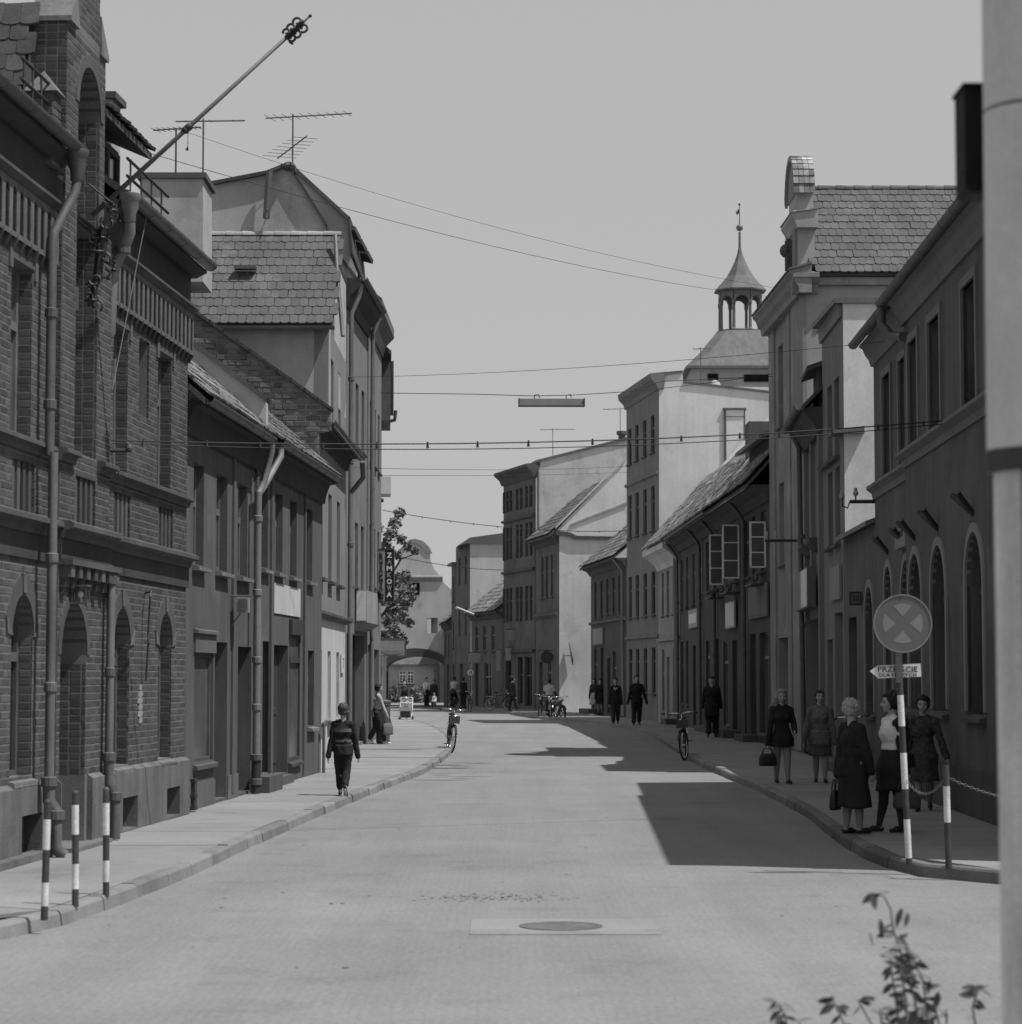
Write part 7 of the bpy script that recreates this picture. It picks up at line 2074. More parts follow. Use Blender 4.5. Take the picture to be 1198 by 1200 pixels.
def person(label, loc, H, az, wear, feet=((.05, 0, 0), (-.05, 0, 0)), hands=((.14, .03, .44), (-.14, .03, .44)), yaw=0., nod=0., vox=.012, stout=1., female=True, hipz=.52, lean=0., hair='short', hmat='hair_dark', legs='skin_legs', group=None, curl=.5, heads=7.1):
    t = thing('person', label, 'person', loc, -R(az), group)
    dz = hipz - .52
    def P(x, y, z): return Vector((x * H, (y + lean * max(0, z - .52)) * H, (z + dz) * H))
    sf = stout
    hip = [P(.05, 0, .52), P(-.05, 0, .52)]
    ank = [Vector((f[0] * H, f[1] * H, (.045 + f[2]) * H)) for f in feet]
    kn = [joint(hip[i], ank[i], .245 * H, .232 * H, (0, 1, 0)) for i in (0, 1)]
    shd = [P(.098 * (sf * .5 + .5), 0, .80), P(-.098 * (sf * .5 + .5), 0, .80)]
    hnd = [Vector((h[0] * H, h[1] * H, h[2] * H)) for h in hands]
    elb = [joint(shd[i], hnd[i], .17 * H, .15 * H, (.35 * (1 if i == 0 else -1), -1, -.2)) for i in (0, 1)]
    def torso(mb, g=0., lo=.0):
        f = 1.0
        hw = (.1 if female else .09) * sf
        if lo < .56: mb.ball(P(0, -.006, .515), (hw * H + g, .072 * sf * H + g, .07 * H + g), 14, 8)
        mb.ball(P(0, 0, .61), ((.078 if female else .085) * sf * H + g, .058 * sf * H + g, .09 * H + g), 14, 8)
        mb.ball(P(0, .003, .715), (.094 * (sf * .6 + .4) * H + g, .066 * sf * H + g, .1 * H + g), 14, 8)
        caps(mb, P(.085 * (sf * .5 + .5), -.004, .80), .032 * H + g, P(-.085 * (sf * .5 + .5), -.004, .80), .032 * H + g)
        caps(mb, P(.03, -.005, .825), .03 * H + g * .6, P(-.03, -.005, .825), .03 * H + g * .6)
        if female:
            for s_ in (-1, 1): mb.ball(P(.04 * s_, .045, .712), .033 * H + g, 10, 6)
    def leg(mb, i, g=0., z_top=9., z_bot=0.):
        k, a = kn[i], ank[i]
        caps(mb, hip[i], .062 * sf * H + g, k, .038 * H + g)
        caf = k.lerp(a, .3) + Vector((0, -.008 * H, 0))
        caps(mb, k, .036 * H + g, caf, .036 * H + g)
        caps(mb, caf, .036 * H + g, a, .02 * H + g)
    def arm(mb, i, g=0., frac=1.):
        s, e, h = shd[i], elb[i], hnd[i]
        if frac <= .5:
            caps(mb, s, .03 * H + g, s.lerp(e, frac * 2), .027 * H + g)
        else:
            caps(mb, s, .03 * H + g, e, .025 * H + g)
            caps(mb, e, .025 * H + g, e.lerp(h, (frac - .5) * 2), (.02 if frac > .9 else .022) * H + g)
    b = MB()
    torso(b, -.032)
    for i in (0, 1):
        leg(b, i); arm(b, i, -.004, .97)
        # foot
        fwd = Vector((.12 * (1 if i == 0 else -1), 1, 0)).normalized()
        tip = feet[i][3] if len(feet[i]) > 3 else 0
        a = ank[i]
        toe = a + fwd * .085 * H + Vector((0, 0, -.03 * H - tip * .07 * H))
        caps(b, a + Vector((0, -.015 * H, -.02 * H)), .02 * H, toe, .016 * H)
        # hand: palm, four fingers of their own length, thumb from the side of the palm
        d = (hnd[i] - elb[i]).normalized()
        inw = Vector((-1 if i == 0 else 1, 0, 0)); inw = (inw - d * inw.dot(d)).normalized()
        acr = d.cross(inw).normalized()
        if acr.y < 0: acr = -acr
        hs = H / 1.62
        pc = hnd[i] + d * .038 * hs
        caps(b, hnd[i], .021 * hs, pc, .021 * hs)
        for k in range(4):
            off = acr * (k - 1.5) * .0195 * hs
            L1 = (.036, .041, .038, .029)[3 - k] * hs
            A = hnd[i] + d * .062 * hs + off
            caps(b, hnd[i] + d * .01 * hs + off * .7, .014 * hs, A, .0125 * hs, 7)
            d1 = (d + inw * curl * .6).normalized(); B = A + d1 * L1
            d2 = (d + inw * curl * 2.2).normalized(); C = B + d2 * L1 * .8
            caps(b, A, .0108 * hs, B, .0098 * hs, 7); caps(b, B, .0098 * hs, C, .0085 * hs, 7)
        A = hnd[i] + d * .022 * hs + acr * .02 * hs
        B = A + (d * .7 + acr * .6 + inw * .35).normalized() * .034 * hs
        C = B + (d * .9 + inw * .5).normalized() * .026 * hs
        caps(b, A, .013 * hs, B, .0108 * hs, 7); caps(b, B, .0108 * hs, C, .0088 * hs, 7)
    # neck and head
    hd = H / heads
    chin = P(0, .012, .868)
    Rm = Matrix.Rotation(R(yaw), 3, 'Z') @ Matrix.Rotation(R(nod), 3, 'X')
    piv = P(0, 0, .85)
    def Q(x, y, z): return piv + Rm @ (Vector((x * hd, y * hd + .012 * H, z * hd)) + (chin - piv) * Vector((0, 0, 1)).z * 0 + Vector((0, 0, .02 * H)))
    caps(b, P(0, -.008, .815), .034 * H, Q(0, -.12, .3), .031 * H)
    b.ball(Q(0, -.03, .6), (.335 * hd, .41 * hd, .40 * hd), 16, 10)
    b.ball(Q(0, .1, .34), (.265 * hd, .29 * hd, .33 * hd), 14, 8)
    b.ball(Q(0, .23, .12), (.13 * hd, .12 * hd, .1 * hd), 8, 6)
    caps(b, Q(0, .37, .52), .03 * hd, Q(0, .47, .37), .06 * hd, 8)
    for s_ in (-1, 1):
        caps(b, Q(.05 * s_, .345, .58), .045 * hd, Q(.2 * s_, .29, .58), .04 * hd, 8)
        b.ball(Q(.2 * s_, .24, .36), (.1 * hd, .1 * hd, .1 * hd), 8, 6)
        b.ball(Q(.335 * s_, -.02, .46), (.035 * hd, .07 * hd, .1 * hd), 8, 6)
    remesh(b, 'body', MAT[legs if False else 'skin'], t, vox * .8, 3)
    if vox < .02:
        for s_ in (-1, 1):
            MB().ball(Q(.135 * s_, .335, .5), (.05 * hd, .04 * hd, .03 * hd), 8, 6).build('eye', MAT['eye'], t, True, True)
            m = MB(); caps(m, Q(.07 * s_, .40, .605), .016 * hd, Q(.21 * s_, .34, .60), .012 * hd, 6); m.build('eyebrow', MAT[hmat if hmat != 'hair_grey' else 'hair_brown'], t, True, True)
        m = MB(); caps(m, Q(-.09, .375, .205), .022 * hd, Q(0, .405, .2), .03 * hd, 6); caps(m, Q(0, .405, .2), .03 * hd, Q(.09, .375, .205), .022 * hd, 6); m.build('mouth', MAT['lip'], t, True, True)
    # hair
    m = MB()
    if hair in ('short', 'curly', 'long', 'bob'):
        m.ball(Q(0, -.13, .67), (.41 * hd, .42 * hd, .44 * hd), 16, 10)
        m.ball(Q(0, -.17, .42), (.38 * hd, .34 * hd, .34 * hd), 12, 8)
        m.ball(Q(0, .12, .86), (.29 * hd, .25 * hd, .16 * hd), 12, 8)
        if hair == 'bob':
            for s_ in (-1, 1): caps(m, Q(.31 * s_, -.02, .6), .1 * hd, Q(.3 * s_, -.03, .3), .09 * hd)
        if hair == 'curly':
            rr = random.Random(len(label))
            for k in range(110):
                v = Vector((rr.gauss(0, 1), rr.gauss(-.25, 1), rr.gauss(.25, 1))).normalized()
                if v.y > .45 and v.z < .5: continue
                m.ball(Q(v.x * .4, -.14 + v.y * .43, .62 + v.z * .43), rr.uniform(.09, .15) * hd, 6, 5)
        if hair == 'long':
            for s_ in (-1, 1):
                caps(m, Q(.3 * s_, -.08, .6), .13 * hd, Q(.36 * s_, -.1, .0), .12 * hd)
            caps(m, Q(0, -.3, .5), .2 * hd, Q(0, -.32, -.35), .16 * hd)
            caps(m, Q(.33, -.1, .4), .16 * hd, Q(.72, -.2, -.1), .13 * hd); caps(m, Q(.5, -.1, .15), .13 * hd, Q(1.0, -.25, -.3), .06 * hd); caps(m, Q(.6, -.1, -.05), .09 * hd, Q(.8, -.2, -.55), .05 * hd)
    elif hair == 'boy':
        m.ball(Q(0, -.08, .66), (.375 * hd, .43 * hd, .40 * hd), 16, 10)
        m.ball(Q(0, -.17, .44), (.345 * hd, .32 * hd, .28 * hd), 12, 8)
    elif hair == 'cap':
        m.ball(Q(0, -.12, .42), (.345 * hd, .33 * hd, .28 * hd), 12, 8)
    remesh(m, 'hair', MAT[hmat], t, max(vox * .8, .008), 1, .4)
    if hair == 'cap':
        c = MB(); c.ball(Q(0, -.02, .84), (.41 * hd, .46 * hd, .17 * hd), 16, 8); c.ball(Q(0, .36, .76), (.26 * hd, .2 * hd, .045 * hd), 12, 6)
        remesh(c, 'cap', MAT['cl_dark'], t, max(vox * .8, .008), 2)
    # clothes
    for wq in wear:
        k = wq[0]
        m = MB()
        if k == 'top':                       # kind, material, sleeve, growth, lower end, shift
            _, mt, sl, g, lo, *rest = wq
            sh_ = rest[0] if rest else 0.
            torso(m, g, lo)
            if lo < .5: m.tube([P(0, -.004, .57), P(0, -.004, lo)], [.093 * sf * H + g, .098 * sf * H + g], 18)
            for v in m.v: v.y += sh_ * H
            if sl:
                for i in (0, 1): arm(m, i, g * .8 + .002, sl)
            remesh(m, 'jacket' if sl > .6 else 'blouse', MAT[mt], t, max(vox * .9, .009), 3)
        elif k == 'stripes':
            _, mt, zs_, g = wq
            for z0, z1 in zs_:
                q = MB()
                def rr_(z):
                    return (.094 if z > .66 else .082 + .018 * max(0, (.6 - z) / .1)) * (sf * .6 + .4)
                n = 22
                rows = [z0 + (z1 - z0) * j / 3 for j in range(4)]
                for z in rows:
                    for a in range(n):
                        an = 2 * PI * a / n
                        q.v.append(P(0, 0, z) + Vector(((rr_(z) * H + g) * math.cos(an), (rr_(z) * .72 * H + g) * math.sin(an), 0)))
                for j in range(3):
                    for a in range(n): q.f.append((j * n + a, j * n + (a + 1) % n, j * n + n + (a + 1) % n, j * n + n + a))
                q.build('stripe', MAT[mt], t, True, True)
        elif k == 'skirt':                   # kind, material, waist, hem, flare
            _, mt, z0, z1, fl = wq
            n, rows = 40, 12
            for j in range(rows + 1):
                f = j / rows; z = z0 + (z1 - z0) * f
                def lp(i):
                    zz_ = (z + dz) * H
                    if zz_ > hip[i].z: return Vector((hip[i].x * .6, hip[i].y, 0))
                    if zz_ > kn[i].z: q_ = hip[i].lerp(kn[i], (hip[i].z - zz_) / max(hip[i].z - kn[i].z, 1e-4))
                    else: q_ = kn[i].lerp(ank[i], (kn[i].z - zz_) / max(kn[i].z - ank[i].z, 1e-4))
                    return q_
                a, b2 = lp(0), lp(1)
                c = (a + b2) / 2
                hr = max(0., 1 - abs(z - .5) / .13)
                base = (.072 + .028 * hr + (.012 if z < .5 else 0)) * sf * H + .012
                rx = max(base * 1.0, abs(a.x - b2.x) / 2 + .055 * H) + fl * f * H
                ry = max(base * .82, abs(a.y - b2.y) / 2 + .05 * H) + fl * f * H * .9
                if z < .45: rx = max(rx, .1 * sf * H * .96 + fl * f * H)
                lx = lean * max(0, z - .52) * H
                for q in range(n):
                    an = 2 * PI * q / n
                    wv = 1 + .045 * f * math.sin(an * 7 + 1.3) + .02 * f * math.sin(an * 11)
                    m.v.append(Vector((c.x + rx * math.cos(an) * wv, c.y + lx + ry * math.sin(an) * wv - .004 * H, (z + dz) * H + .008 * H * f * math.sin(an * 3))))
            for j in range(rows):
                for q in range(n): m.f.append((j * n + q, j * n + (q + 1) % n, j * n + n + (q + 1) % n, j * n + n + q))
            m.f.append(tuple(range(n)))
            so = m.build('skirt', MAT[mt], t, True, True)
            sd_ = so.modifiers.new('t', 'SOLIDIFY'); sd_.thickness = .008
        elif k == 'trousers':
            _, mt, g, zb_ = wq
            m.ball(P(0, -.006, .515), (.094 * sf * H + g, .072 * sf * H + g, .07 * H + g), 14, 8)
            caps(m, P(0, 0, .56), .07 * sf * H + g, P(0, 0, .6), .065 * sf * H + g)
            for i in (0, 1):
                kk, aa = kn[i], ank[i]
                caps(m, hip[i], .062 * sf * H + g, kk, .042 * H + g)
                if zb_ < .25: caps(m, kk, .042 * H + g, kk.lerp(aa, 1 - zb_ * 3), .034 * H + g)
            remesh(m, 'trousers', MAT[mt], t, max(vox * .9, .009), 3)
        elif k == 'stockings':
            for i in (0, 1):
                k_, a_ = kn[i], ank[i]; cf_ = k_.lerp(a_, .3) + Vector((0, -.008 * H, 0))
                caps(m, hip[i].lerp(k_, .5), .054 * H, k_, .041 * H); caps(m, k_, .039 * H, cf_, .039 * H); caps(m, cf_, .039 * H, a_, .0225 * H)
            remesh(m, 'stockings', MAT[wq[1]], t, max(vox * .9, .009), 3)
        elif k == 'socks':
            for i in (0, 1):
                caps(m, ank[i].lerp(kn[i], .02), .024 * H, ank[i].lerp(kn[i], wq[2]), .028 * H)
            remesh(m, 'socks', MAT[wq[1]], t, max(vox * .9, .008), 1)
        elif k == 'shoes':
            for i in (0, 1):
                fwd = Vector((.12 * (1 if i == 0 else -1), 1, 0)).normalized()
                tip = feet[i][3] if len(feet[i]) > 3 else 0
                a = ank[i]
                heel = a + Vector((0, -.02 * H, -.026 * H + tip * .03 * H))
                toe = a + fwd * .088 * H + Vector((0, 0, -.03 * H - tip * .07 * H))
                caps(m, heel, .021 * H, toe, .017 * H)
                caps(m, heel + Vector((0, 0, .0)), .021 * H, a.lerp(toe, .55) + Vector((0, 0, -.004 * H)), .024 * H)
            for v in m.v:
                if min(f[2] for f in feet) < .02 and v.z < .004 and v.z > -.05: v.z = max(v.z, .003)
            remesh(m, 'shoes', MAT[wq[1]], t, max(vox * .8, .008), 1)
        elif k == 'collar':
            m.tube([P(.03, .045, .80), P(0, .06, .75), P(-.03, .045, .80)], [.014 * H, .02 * H, .014 * H], 8)
            remesh(m, 'collar', MAT[wq[1]], t, .008, 1)
        elif k == 'apron':
            pass
    return t

def handbag(label, hand, wd, hg, dp, rot, mat='leather', handle=.16, name='handbag'):
    """hangs from the hand by its handles"""
    hand = Vector(hand)
    t = thing(name, label, 'bag', hand, rot)
    m = MB()
    top = -handle
    prof_ = [(.80, .5, top), (1.0, .8, top - hg * .35), (1.02, 1.0, top - hg * .8), (.96, .92, top - hg * .97), (.9, .8, top - hg)]
    n = 20
    for sx, sy, z in prof_:
        for k in range(n):
            a = 2 * PI * k / n
            cx, cy = math.cos(a), math.sin(a)
            e = .45
            m.v.append(Vector((math.copysign(abs(cx) ** e, cx) * wd / 2 * sx, math.copysign(abs(cy) ** e, cy) * dp / 2 * sy, z)))
    for j in range(len(prof_) - 1):
        for k in range(n): m.f.append((j * n + k, j * n + (k + 1) % n, j * n + n + (k + 1) % n, j * n + n + k))
    m.f.append(tuple(range(n))); m.f.append(tuple(range((len(prof_) - 1) * n, len(prof_) * n)))
    m.build('bag_body', MAT[mat], t, True, True)
    h = MB()
    for s_ in (-1, 1):
        h.tube([Vector((wd * .3 * math.cos(a), s_ * dp * .18 * abs(math.cos(a)) ** .5, -handle * 1.05 * (1 - math.sin(a)))) for a in [PI * i / 8 for i in range(9)]], .008, 6)
    for o in each(h, 'handle', MAT[mat], t, True, True): pass
    return t

# ------------------------------------------------------------------ who is in the street
def W(px, y, z=.12): return gpt(px, y, z)
def toward(o, q): return None
BL, DK = 'cl_black', 'cl_dark'
def world(t, v):
    return Matrix.Translation(t.location) @ Matrix.Rotation(t.rotation_euler.z, 4, 'Z') @ Vector(v)

L1p = W(1000, 977)
pa = person('elderly grey haired woman in a long dark suit standing with her back half turned', L1p, 1.45, 62,
            [('top', BL, 1., .02, .44), ('skirt', BL, .56, .2, .05), ('stockings', 'skin_legs'), ('shoes', 'leather')],
            feet=((.045, .03, 0), (-.045, -.03, 0)), hands=((.13, .08, .47), (-.13, -.05, .44)), yaw=8, vox=.009, stout=1.07, hair='curly', hmat='hair_grey')
handbag('dark flat shopping bag held low behind the elderly woman', world(pa, (-.13 * 1.45, -.05 * 1.45 - .03, .41 * 1.45)), .2, .22, .09, R(62), 'leather', .12)
L2p = W(1046, 975)
pb_ = person('dark haired woman in white blouse and black cardigan facing left behind the striped pole', L2p, 1.53, -104,
             [('top', 'cl_white', .3, .013, .53), ('top', BL, 1., .014, .47, -.055), ('skirt', BL, .60, .3, .03), ('stockings', 'cl_dark'), ('shoes', 'leather')],
             feet=((.06, .08, 0), (-.055, -.05, 0)), hands=((.18, -.03, .45), (-.15, -.05, .44)), yaw=-4, vox=.009, stout=1.12, hair='curly', hmat='hair_dark')
handbag('large dark wicker basket on the arm of the woman in the white blouse', world(pb_, (-.15 * 1.53, -.05 * 1.53, .40 * 1.53)), .29, .18, .2, R(20), 'basket', .16, 'basket')
L3p = W(1083, 950)
person('woman in a dark patterned dress walking past the arched windows', L3p, 1.45, 192,
       [('top', 'cl_print', .98, .015, .5), ('skirt', 'cl_print', .6, .27, .035), ('stockings', 'skin_legs'), ('shoes', 'leather')],
       feet=((.045, .12, 0), (-.045, -.13, .03, .6)), hands=((.15, .0, .45), (-.21, .06, .47)), vox=.010, stout=1.08, hair='curly', hmat='hair_dark')
L4p = W(917, 918)
pc = person('young woman with long fair hair in a short dark dress carrying a handbag', L4p, 1.5, 172,
            [('top', BL, 1., .012, .5), ('skirt', BL, .6, .40, .03), ('stockings', 'skin_legs'), ('shoes', 'leather')],
            feet=((.045, -.08, 0, .2), (-.04, .09, 0)), hands=((.17, .02, .42), (-.11, .12, .56)), yaw=-6, vox=.011, stout=.98, hair='long', hmat='hair_fair')
handbag('bulky dark handbag carried by the fair haired young woman', world(pc, (.17 * 1.5, .02 * 1.5 + .01, .39 * 1.5)), .28, .2, .15, R(8), 'leather', .1)
L5p = W(962, 917)
person('woman in a grey tweed jacket and skirt walking beside the fair haired young woman', L5p, 1.48, 186,
       [('top', 'cl_grey', 1., .02, .42), ('skirt', 'cl_mid', .56, .30, .02), ('collar', 'cl_light'), ('stockings', 'skin_legs'), ('shoes', 'leather')],
       feet=((.05, -.07, 0, .2), (-.045, .08, 0)), hands=((.18, .0, .45), (-.16, .03, .43)), yaw=10, nod=8, vox=.011, stout=1.12, hair='short', hmat='hair_dark')
L6p = W(402, 932)
person('boy in a dark striped jersey walking away along the left pavement', L6p, 1.29, 4,
       [('top', BL, 1., .016, .46), ('stripes', 'cl_grey', ((.715, .755), (.60, .63), (.55, .57)), .019), ('trousers', BL, .008, .07), ('socks', 'cl_light', .2), ('shoes', 'leather')],
       feet=((.045, -.16, .045, 1.4), (-.045, .1, 0)), hands=((.165, .05, .44), (-.165, -.03, .44)), vox=.009, stout=1.02, female=False, hair='boy', hmat='hair_brown', heads=5.9)
L7p = W(441, 872)
pg = person('dark haired girl in a pale jumper leaning by the left shop wall', L7p, 1.52, 75,
            [('top', 'cl_light', 1., .012, .5), ('trousers', DK, .012, .06), ('shoes', 'cl_white')],
            feet=((.05, .14, 0), (-.03, -.12, .03, .6)), hands=((.1, .16, .48), (-.12, .05, .46)), lean=.1, vox=.013, hair='bob', hmat='hair_dark')
handbag('pale bulging carrier bag in the hand of the leaning girl', world(pg, (.1 * 1.52, .18 * 1.52, .46 * 1.52)), .28, .3, .12, R(30), 'cl_grey', .16, 'carrier_bag')
DM = dict(vox=.02)
sp_ = W(474, 843, .0)
pm2 = person('person in a dark coat pushing a white pram far along the left side', sp_, 1.68, 180,
       [('top', DK, 1., .02, .44), ('trousers', DK, .015, .05), ('shoes', 'leather')], feet=((.05, .1, 0), (-.05, -.08, 0)), hands=((.12, .26, .56), (-.12, .26, .56)), vox=.02, female=False, hair='short', hmat='hair_dark', stout=1.1)
person('man in a white shirt and dark trousers standing at the archway', W(500, 829, .05), 1.72, 150, [('top', 'cl_white', .5, .012, .52), ('trousers', BL, .015, .05), ('shoes', 'leather')], vox=.022, female=False, hands=((.13, .12, .5), (-.13, .05, .46)))
person('person in dark clothes bending slightly next to the man in the white shirt', W(508.5, 829, .05), 1.6, 190, [('top', DK, 1., .02, .46), ('trousers', DK, .015, .05), ('shoes', 'leather')], vox=.022, female=False)
person('small child in white at the archway beside the man in the white shirt', W(509, 830.5, .05), .85, 180, [('top', 'cl_white', .9, .012, .46), ('trousers', 'cl_mid', .01, .1), ('shoes', 'leather')], vox=.016, female=False, heads=5)
person('dark clothed pedestrian behind the cyclist near the far right houses', W(543, 829.5), 1.68, 30, [('top', BL, 1., .02, .44), ('trousers', BL, .015, .05), ('shoes', 'leather')], vox=.022, female=False)
person('dark figure passing the far shop signs of the three storey house', W(601, 834), 1.72, 60, [('top', BL, 1., .02, .44), ('trousers', BL, .015, .05), ('shoes', 'leather')], feet=((.05, .12, 0), (-.05, -.1, 0)), vox=.022, female=False)
person('man in a dark jacket with a pale collar standing behind the parked motorcycles', W(644, 841.5, 0.), 1.75, 20, [('top', 'cl_mid', 1., .02, .44), ('top', 'cl_light', .3, .028, .76), ('trousers', DK, .015, .05), ('shoes', 'leather')], vox=.02, female=False, hands=((.15, .14, .55), (-.15, .14, .55)))
person('woman in a pale skirt and dark top standing in front of the low dark house', W(696.5, 835.5), 1.62, 200, [('top', DK, 1., .015, .52), ('skirt', 'cl_light', .6, .25, .03), ('stockings', 'skin_legs'), ('shoes', 'leather')], vox=.02, hair='bob')
person('woman in a dark dress next to the woman in the pale skirt', W(703.5, 836.5), 1.6, 185, [('top', BL, 1., .015, .5), ('skirt', BL, .6, .3, .03), ('stockings', 'skin_legs'), ('shoes', 'leather')], vox=.02, hair='short')
person('man in a dark jacket and open white shirt coming up the right pavement', W(721.5, 848.5), 1.66, 182, [('top', BL, 1., .018, .45), ('collar', 'cl_white'), ('trousers', DK, .015, .05), ('shoes', 'leather')], feet=((.05, .1, 0), (-.05, -.1, .02, .5)), vox=.018, female=False)
person('broad man in dark clothes walking on the right pavement before the tall pale house', W(746.5, 850), 1.76, 176, [('top', BL, 1., .02, .46), ('trousers', BL, .018, .05), ('shoes', 'leather')], feet=((.07, .06, 0), (-.06, -.12, .02, .5)), hands=((.19, .02, .44), (-.2, .06, .45)), vox=.018, female=False, stout=1.12)
person('old man in a long dark coat and flat cap walking away past the stone doorsteps', W(834.5, 864), 1.72, 6, [('top', BL, 1., .024, .36), ('trousers', BL, .018, .05), ('shoes', 'leather')], feet=((.06, .06, 0), (-.06, -.08, .02, .5)), hands=((.15, .1, .5), (-.15, .1, .5)), vox=.015, female=False, stout=1.15, hair='cap', hmat='hair_grey')

# pram
pr_o = gpt(476, 846.5, 0)
prm = thing('pram', 'white framed pram with a dark body pushed along the left side of the street', 'pram', pr_o)
m = MB()
for sx in (-.24, .24):
    m.tube([(sx, -.42, .2), (sx, .3, .5), (sx, .72, 1.0)], .018, 6); m.tube([(sx, .36, .14), (sx, -.2, .55), (sx, -.32, .8)], .018, 6)
m.tube([(-.24, .72, 1.0), (.24, .72, 1.0)], .02, 6); m.tube([(-.24, -.32, .8), (.24, -.32, .8)], .02, 6); m.tube([(-.24, .1, .42), (.24, .1, .42)], .016, 6)
m.build('chassis', MAT['paint_white'], prm, local=True)
m = MB(); m.box(-.22, .22, -.3, .28, .42, .62); m.box(-.22, .22, .2, .3, .6, .95); m.build('seat_body', MAT['cl_light'], prm, local=True)
m = MB(); m.box(-.2, .2, -.42, -.3, .2, .46); m.build('foot_rest', MAT['cl_dark'], prm, local=True)
for sx in (-.27, .27):
    for sy in (-.36, .34):
        m = MB(); m.lathe((sx, sy, .13), [(.08, -.02), (.13, -.02), (.13, .02), (.08, .02)], 14, Matrix.Rotation(PI / 2, 3, 'Y')); m.build('wheel', MAT['rubber'], prm, local=True)
person('small child in a white bonnet sitting in the pram', pr_o + Vector((0, .02, 0)), .78, 180, [('top', 'cl_light', .9, .012, .5), ('trousers', 'cl_mid', .01, .1), ('shoes', 'leather')], feet=((.07, .3, .4), (-.07, .3, .4)), hands=((.12, .2, 1.0), (-.12, .2, 1.0)), hipz=.78, vox=.014, female=False, hair='boy', hmat='cl_white', heads=5)

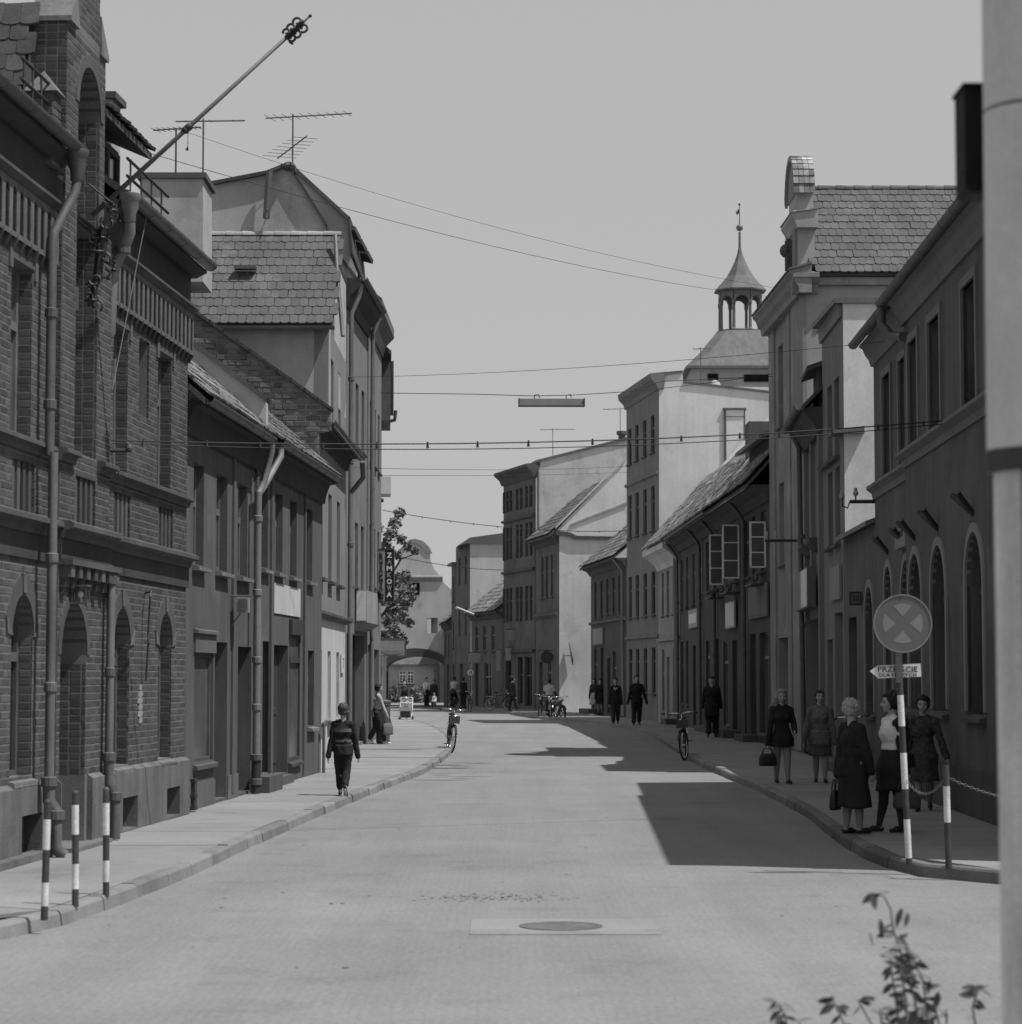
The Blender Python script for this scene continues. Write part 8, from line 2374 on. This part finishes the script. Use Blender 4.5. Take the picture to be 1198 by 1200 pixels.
# ------------------------------------------------------------------ bicycles and motorcycles
def cycle(label, loc, az, leanx=0., steer=0., moto=False, pedal=0., tone='iron', bag=False, name=None, group=None):
    t = thing(name or ('motorcycle' if moto else 'bicycle'), label, 'motorcycle' if moto else 'bicycle', loc, -R(az), group)
    t.rotation_euler = (0, R(leanx), -R(az))
    r = .31 if moto else .335; wb = .6 if moto else .53; tw_ = .045 if moto else .02
    YX = Matrix.Rotation(PI / 2, 3, 'Y')
    def ring_(m, c, R_, r_, n=28, k=8, rot=Matrix.Identity(3)):
        m.tube([Vector(c) + rot @ Vector((0, R_ * math.cos(a), R_ * math.sin(a))) for a in [2 * PI * i / n for i in range(n + 1)]], r_, k, False)
    Rs = Matrix.Rotation(R(steer), 3, 'Z')
    hinge = Vector((0, wb - .12, .8))
    for fy in (wb, -wb):
        rot = Rs if fy > 0 else Matrix.Identity(3)
        c = Vector((0, fy, r))
        if fy > 0: c = Vector((0, wb - .05, r)) + Rs @ Vector((0, .05, 0))
        m = MB(); ring_(m, c, r - tw_, tw_, rot=rot); wh = m.build('wheel', MAT['rubber'], t, True, True)
        m = MB(); ring_(m, c, r - tw_ * 2.1, .01, rot=rot); m.build('rim', MAT['chrome'], wh, True, True)
        m = MB()
        for i in range(14):
            a = 2 * PI * i / 14
            m.tube([c + rot @ Vector((.02 * (-1) ** i, .02 * math.cos(a + .6), .02 * math.sin(a + .6))), c + rot @ Vector((0, (r - tw_ * 2) * math.cos(a), (r - tw_ * 2) * math.sin(a)))], .0025, 4)
        m.tube([c + rot @ Vector((-.05, 0, 0)), c + rot @ Vector((.05, 0, 0))], .02 if not moto else .06, 10)
        m.build('spokes', MAT['chrome'], wh, local=True, kind='stuff')
        m = MB()
        arc = [c + rot @ Vector((0, (r + .022) * math.cos(a), (r + .022) * math.sin(a))) for a in [R(q) for q in (range(20, 171, 15) if fy > 0 else range(10, 176, 15))]]
        for s_ in (-1, 1): pass
        for i in range(len(arc) - 1):
            w2 = rot @ Vector((tw_ + .012, 0, 0))
            m.quad(arc[i] - w2, arc[i] + w2, arc[i + 1] + w2, arc[i + 1] - w2)
        mg = m.build('mudguard', MAT[tone], t, True, True); sd_ = mg.modifiers.new('t', 'SOLIDIFY'); sd_.thickness = .004
    bb = Vector((0, -.06, .29)); st = Vector((0, -.2, .8)); hd_ = Vector((0, wb - .16, .82)); hd2 = Vector((0, wb - .13, .66)); ra = Vector((0, -wb, r))
    m = MB(); q = .018 if not moto else .028
    m.tube([bb, st], q, 8); m.tube([st - Vector((0, 0, .06)), hd_], q, 8); m.tube([bb, hd2], q, 8); m.tube([hd_ + Vector((0, 0, .04)), hd2], q * 1.2, 8)
    for s_ in (-.05, .05):
        m.tube([bb, ra + Vector((s_, 0, 0))], .01, 6); m.tube([st, ra + Vector((s_, 0, 0))], .01, 6)
    m.build('frame', MAT[tone], t, local=True)
    m = MB()
    for s_ in (-.055, .055): m.tube([Rs @ (Vector((s_, 0, 0))) + hd2, Rs @ Vector((s_, .12, 0)) + Vector((0, wb - .12, r))], .014 if not moto else .025, 6)
    m.build('fork', MAT[tone], t, local=True)
    m = MB(); hc = hd_ + Vector((0, .02, .2 if not moto else .14))
    m.tube([hd_, hc], .014, 8)
    bw_ = .29 if not moto else .36
    for s_ in (-1, 1): m.tube([hc, hc + Rs @ Vector((s_ * .1, .05, .03)), hc + Rs @ Vector((s_ * bw_, -.02, .04)), hc + Rs @ Vector((s_ * (bw_ + .02), -.16, .01))], .012, 8)
    hb = m.build('handlebar', MAT['chrome'], t, True, True)
    m = MB()
    for s_ in (-1, 1): m.tube([hc + Rs @ Vector((s_ * (bw_ + .01), -.07, .03)), hc + Rs @ Vector((s_ * (bw_ + .02), -.19, .005))], .017, 8)
    each(m, 'grip', MAT['rubber'], hb, True, True)
    m = MB(); m.lathe(hd_ + Rs @ Vector((0, .12, .05)), [(.02, -.05), (.05 if not moto else .085, .0), (.055 if not moto else .09, .04)], 12, Matrix.Rotation(-PI / 2, 3, 'X')); m.build('headlamp', MAT['chrome'], t, True, True)
    m = MB()
    if moto:
        m.ball((0, .1, .74), (.13, .28, .12), 12, 8); m.build('tank', MAT['iron_grey'], t, True, True)
        m = MB(); m.ball((0, -.05, .36), (.14, .22, .17), 10, 8); m.box(-.11, .11, -.05, .2, .3, .58); m.build('engine', MAT['chrome'], t, True, True)
        m = MB(); m.ball((0, -.42, .77), (.13, .36, .07), 12, 8); m.build('saddle', MAT['leather'], t, True, True)
        m = MB(); m.tube([(.16, .2, .3), (.18, -.3, .28), (.18, -.75, .34)], .035, 8); m.build('exhaust', MAT['chrome'], t, True, True)
    else:
        m.ball((0, -.28, .93), (.085, .08, .035), 10, 6); m.ball((0, -.15, .94), (.035, .12, .025), 10, 6); m.tube([(0, -.21, .78), (0, -.24, .92)], .012, 6); m.build('saddle', MAT['leather'], t, True, True)
        m = MB()
        for s_ in (-.06, .06): m.tube([(s_, -.3, .7), (s_, -.82, .71), (s_ * .8, -wb - .02, r)], .007, 5)
        for y in (-.4, -.58, -.76): m.tube([(-.06, y, .705), (.06, y, .705)], .006, 5)
        m.build('rack', MAT['chrome'], t, local=True)
        for k, s_ in enumerate((-1, 1)):
            m = MB(); a = pedal + k * PI
            e = bb + Vector((s_ * .07, .17 * math.cos(a), .17 * math.sin(a)))
            m.tube([bb, bb + Vector((s_ * .07, 0, 0)), e], .009, 6); m.box(*(e.x - .005 if s_ > 0 else e.x - .1, e.x + .1 if s_ > 0 else e.x + .005), e.y - .04, e.y + .04, e.z - .012, e.z + .012)
            m.build('pedal', MAT['iron_grey'], t, local=True)
        m = MB(); m.box(.03, .045, -.5, .06, .25, .36); m.build('chain_guard', MAT[tone], t, local=True)
    if bag:
        m = MB(); m.box(-.11, .11, -.42, -.2, .74, .86) if bag == 'rear' else m.box(-.13, .13, wb - .06, wb + .16, .72, .9)
        m.build('carrier_basket', MAT['basket'], t, local=True)
    return t
cycle('bicycle propped on its pedal at the left kerb, chrome handlebar towards us', gpt(525.5, 882, 0) + Vector((.02, .35, 0)), 174, -5, 8, pedal=2.6, bag='front')
cycle('bicycle propped against the right kerb in the shade', gpt(806, 891, 0) + Vector((0, .45, 0)), 186, 5, -14, pedal=2.4, bag='front')
cycle('bicycle leaning on the wall of the low wing behind the talking women', Vector((5.95, 41.6, .12)), 172, 5, 10, pedal=2.0)
cycle('distant bicycle standing at the far right kerb under the round speed sign', gpt(549.5, 834, 0), 172, -4, 5, pedal=2.0)
cyl = gpt(531, 832.5, 0)
cy_ = cycle('bicycle ridden by the cyclist in the pale shirt near the archway', cyl, 20, 0, 0, pedal=0.4)
person('cyclist in a pale shirt riding away near the archway', cyl + Vector((0, -.12, 0)), 1.7, 20, [('top', 'cl_light', .6, .014, .52), ('trousers', DK, .015, .06), ('shoes', 'leather')], feet=((.06, .12, .14), (-.06, .02, .05)), hands=((.14, .3, .63), (-.14, .3, .63)), hipz=.6, lean=.35, vox=.022, female=False)
cycle('motorcycle parked nearest the sunlit gable, seen from the front', gpt(656, 843.5, 0), 168, 4, 12, moto=True)
cycle('dark motorcycle held by the man with the pale collar', gpt(646, 843, 0), 186, -2, -6, moto=True, group=None)
cycle('dark bicycle standing left of the two parked motorcycles', gpt(633.5, 841.5, 0), 184, -3, -8, pedal=1.2)
cycle('dim bicycle leaning by the far shop front in the shade of the three storey house', gpt(585, 832.5, .12), 120, -6, 0, pedal=1.0)
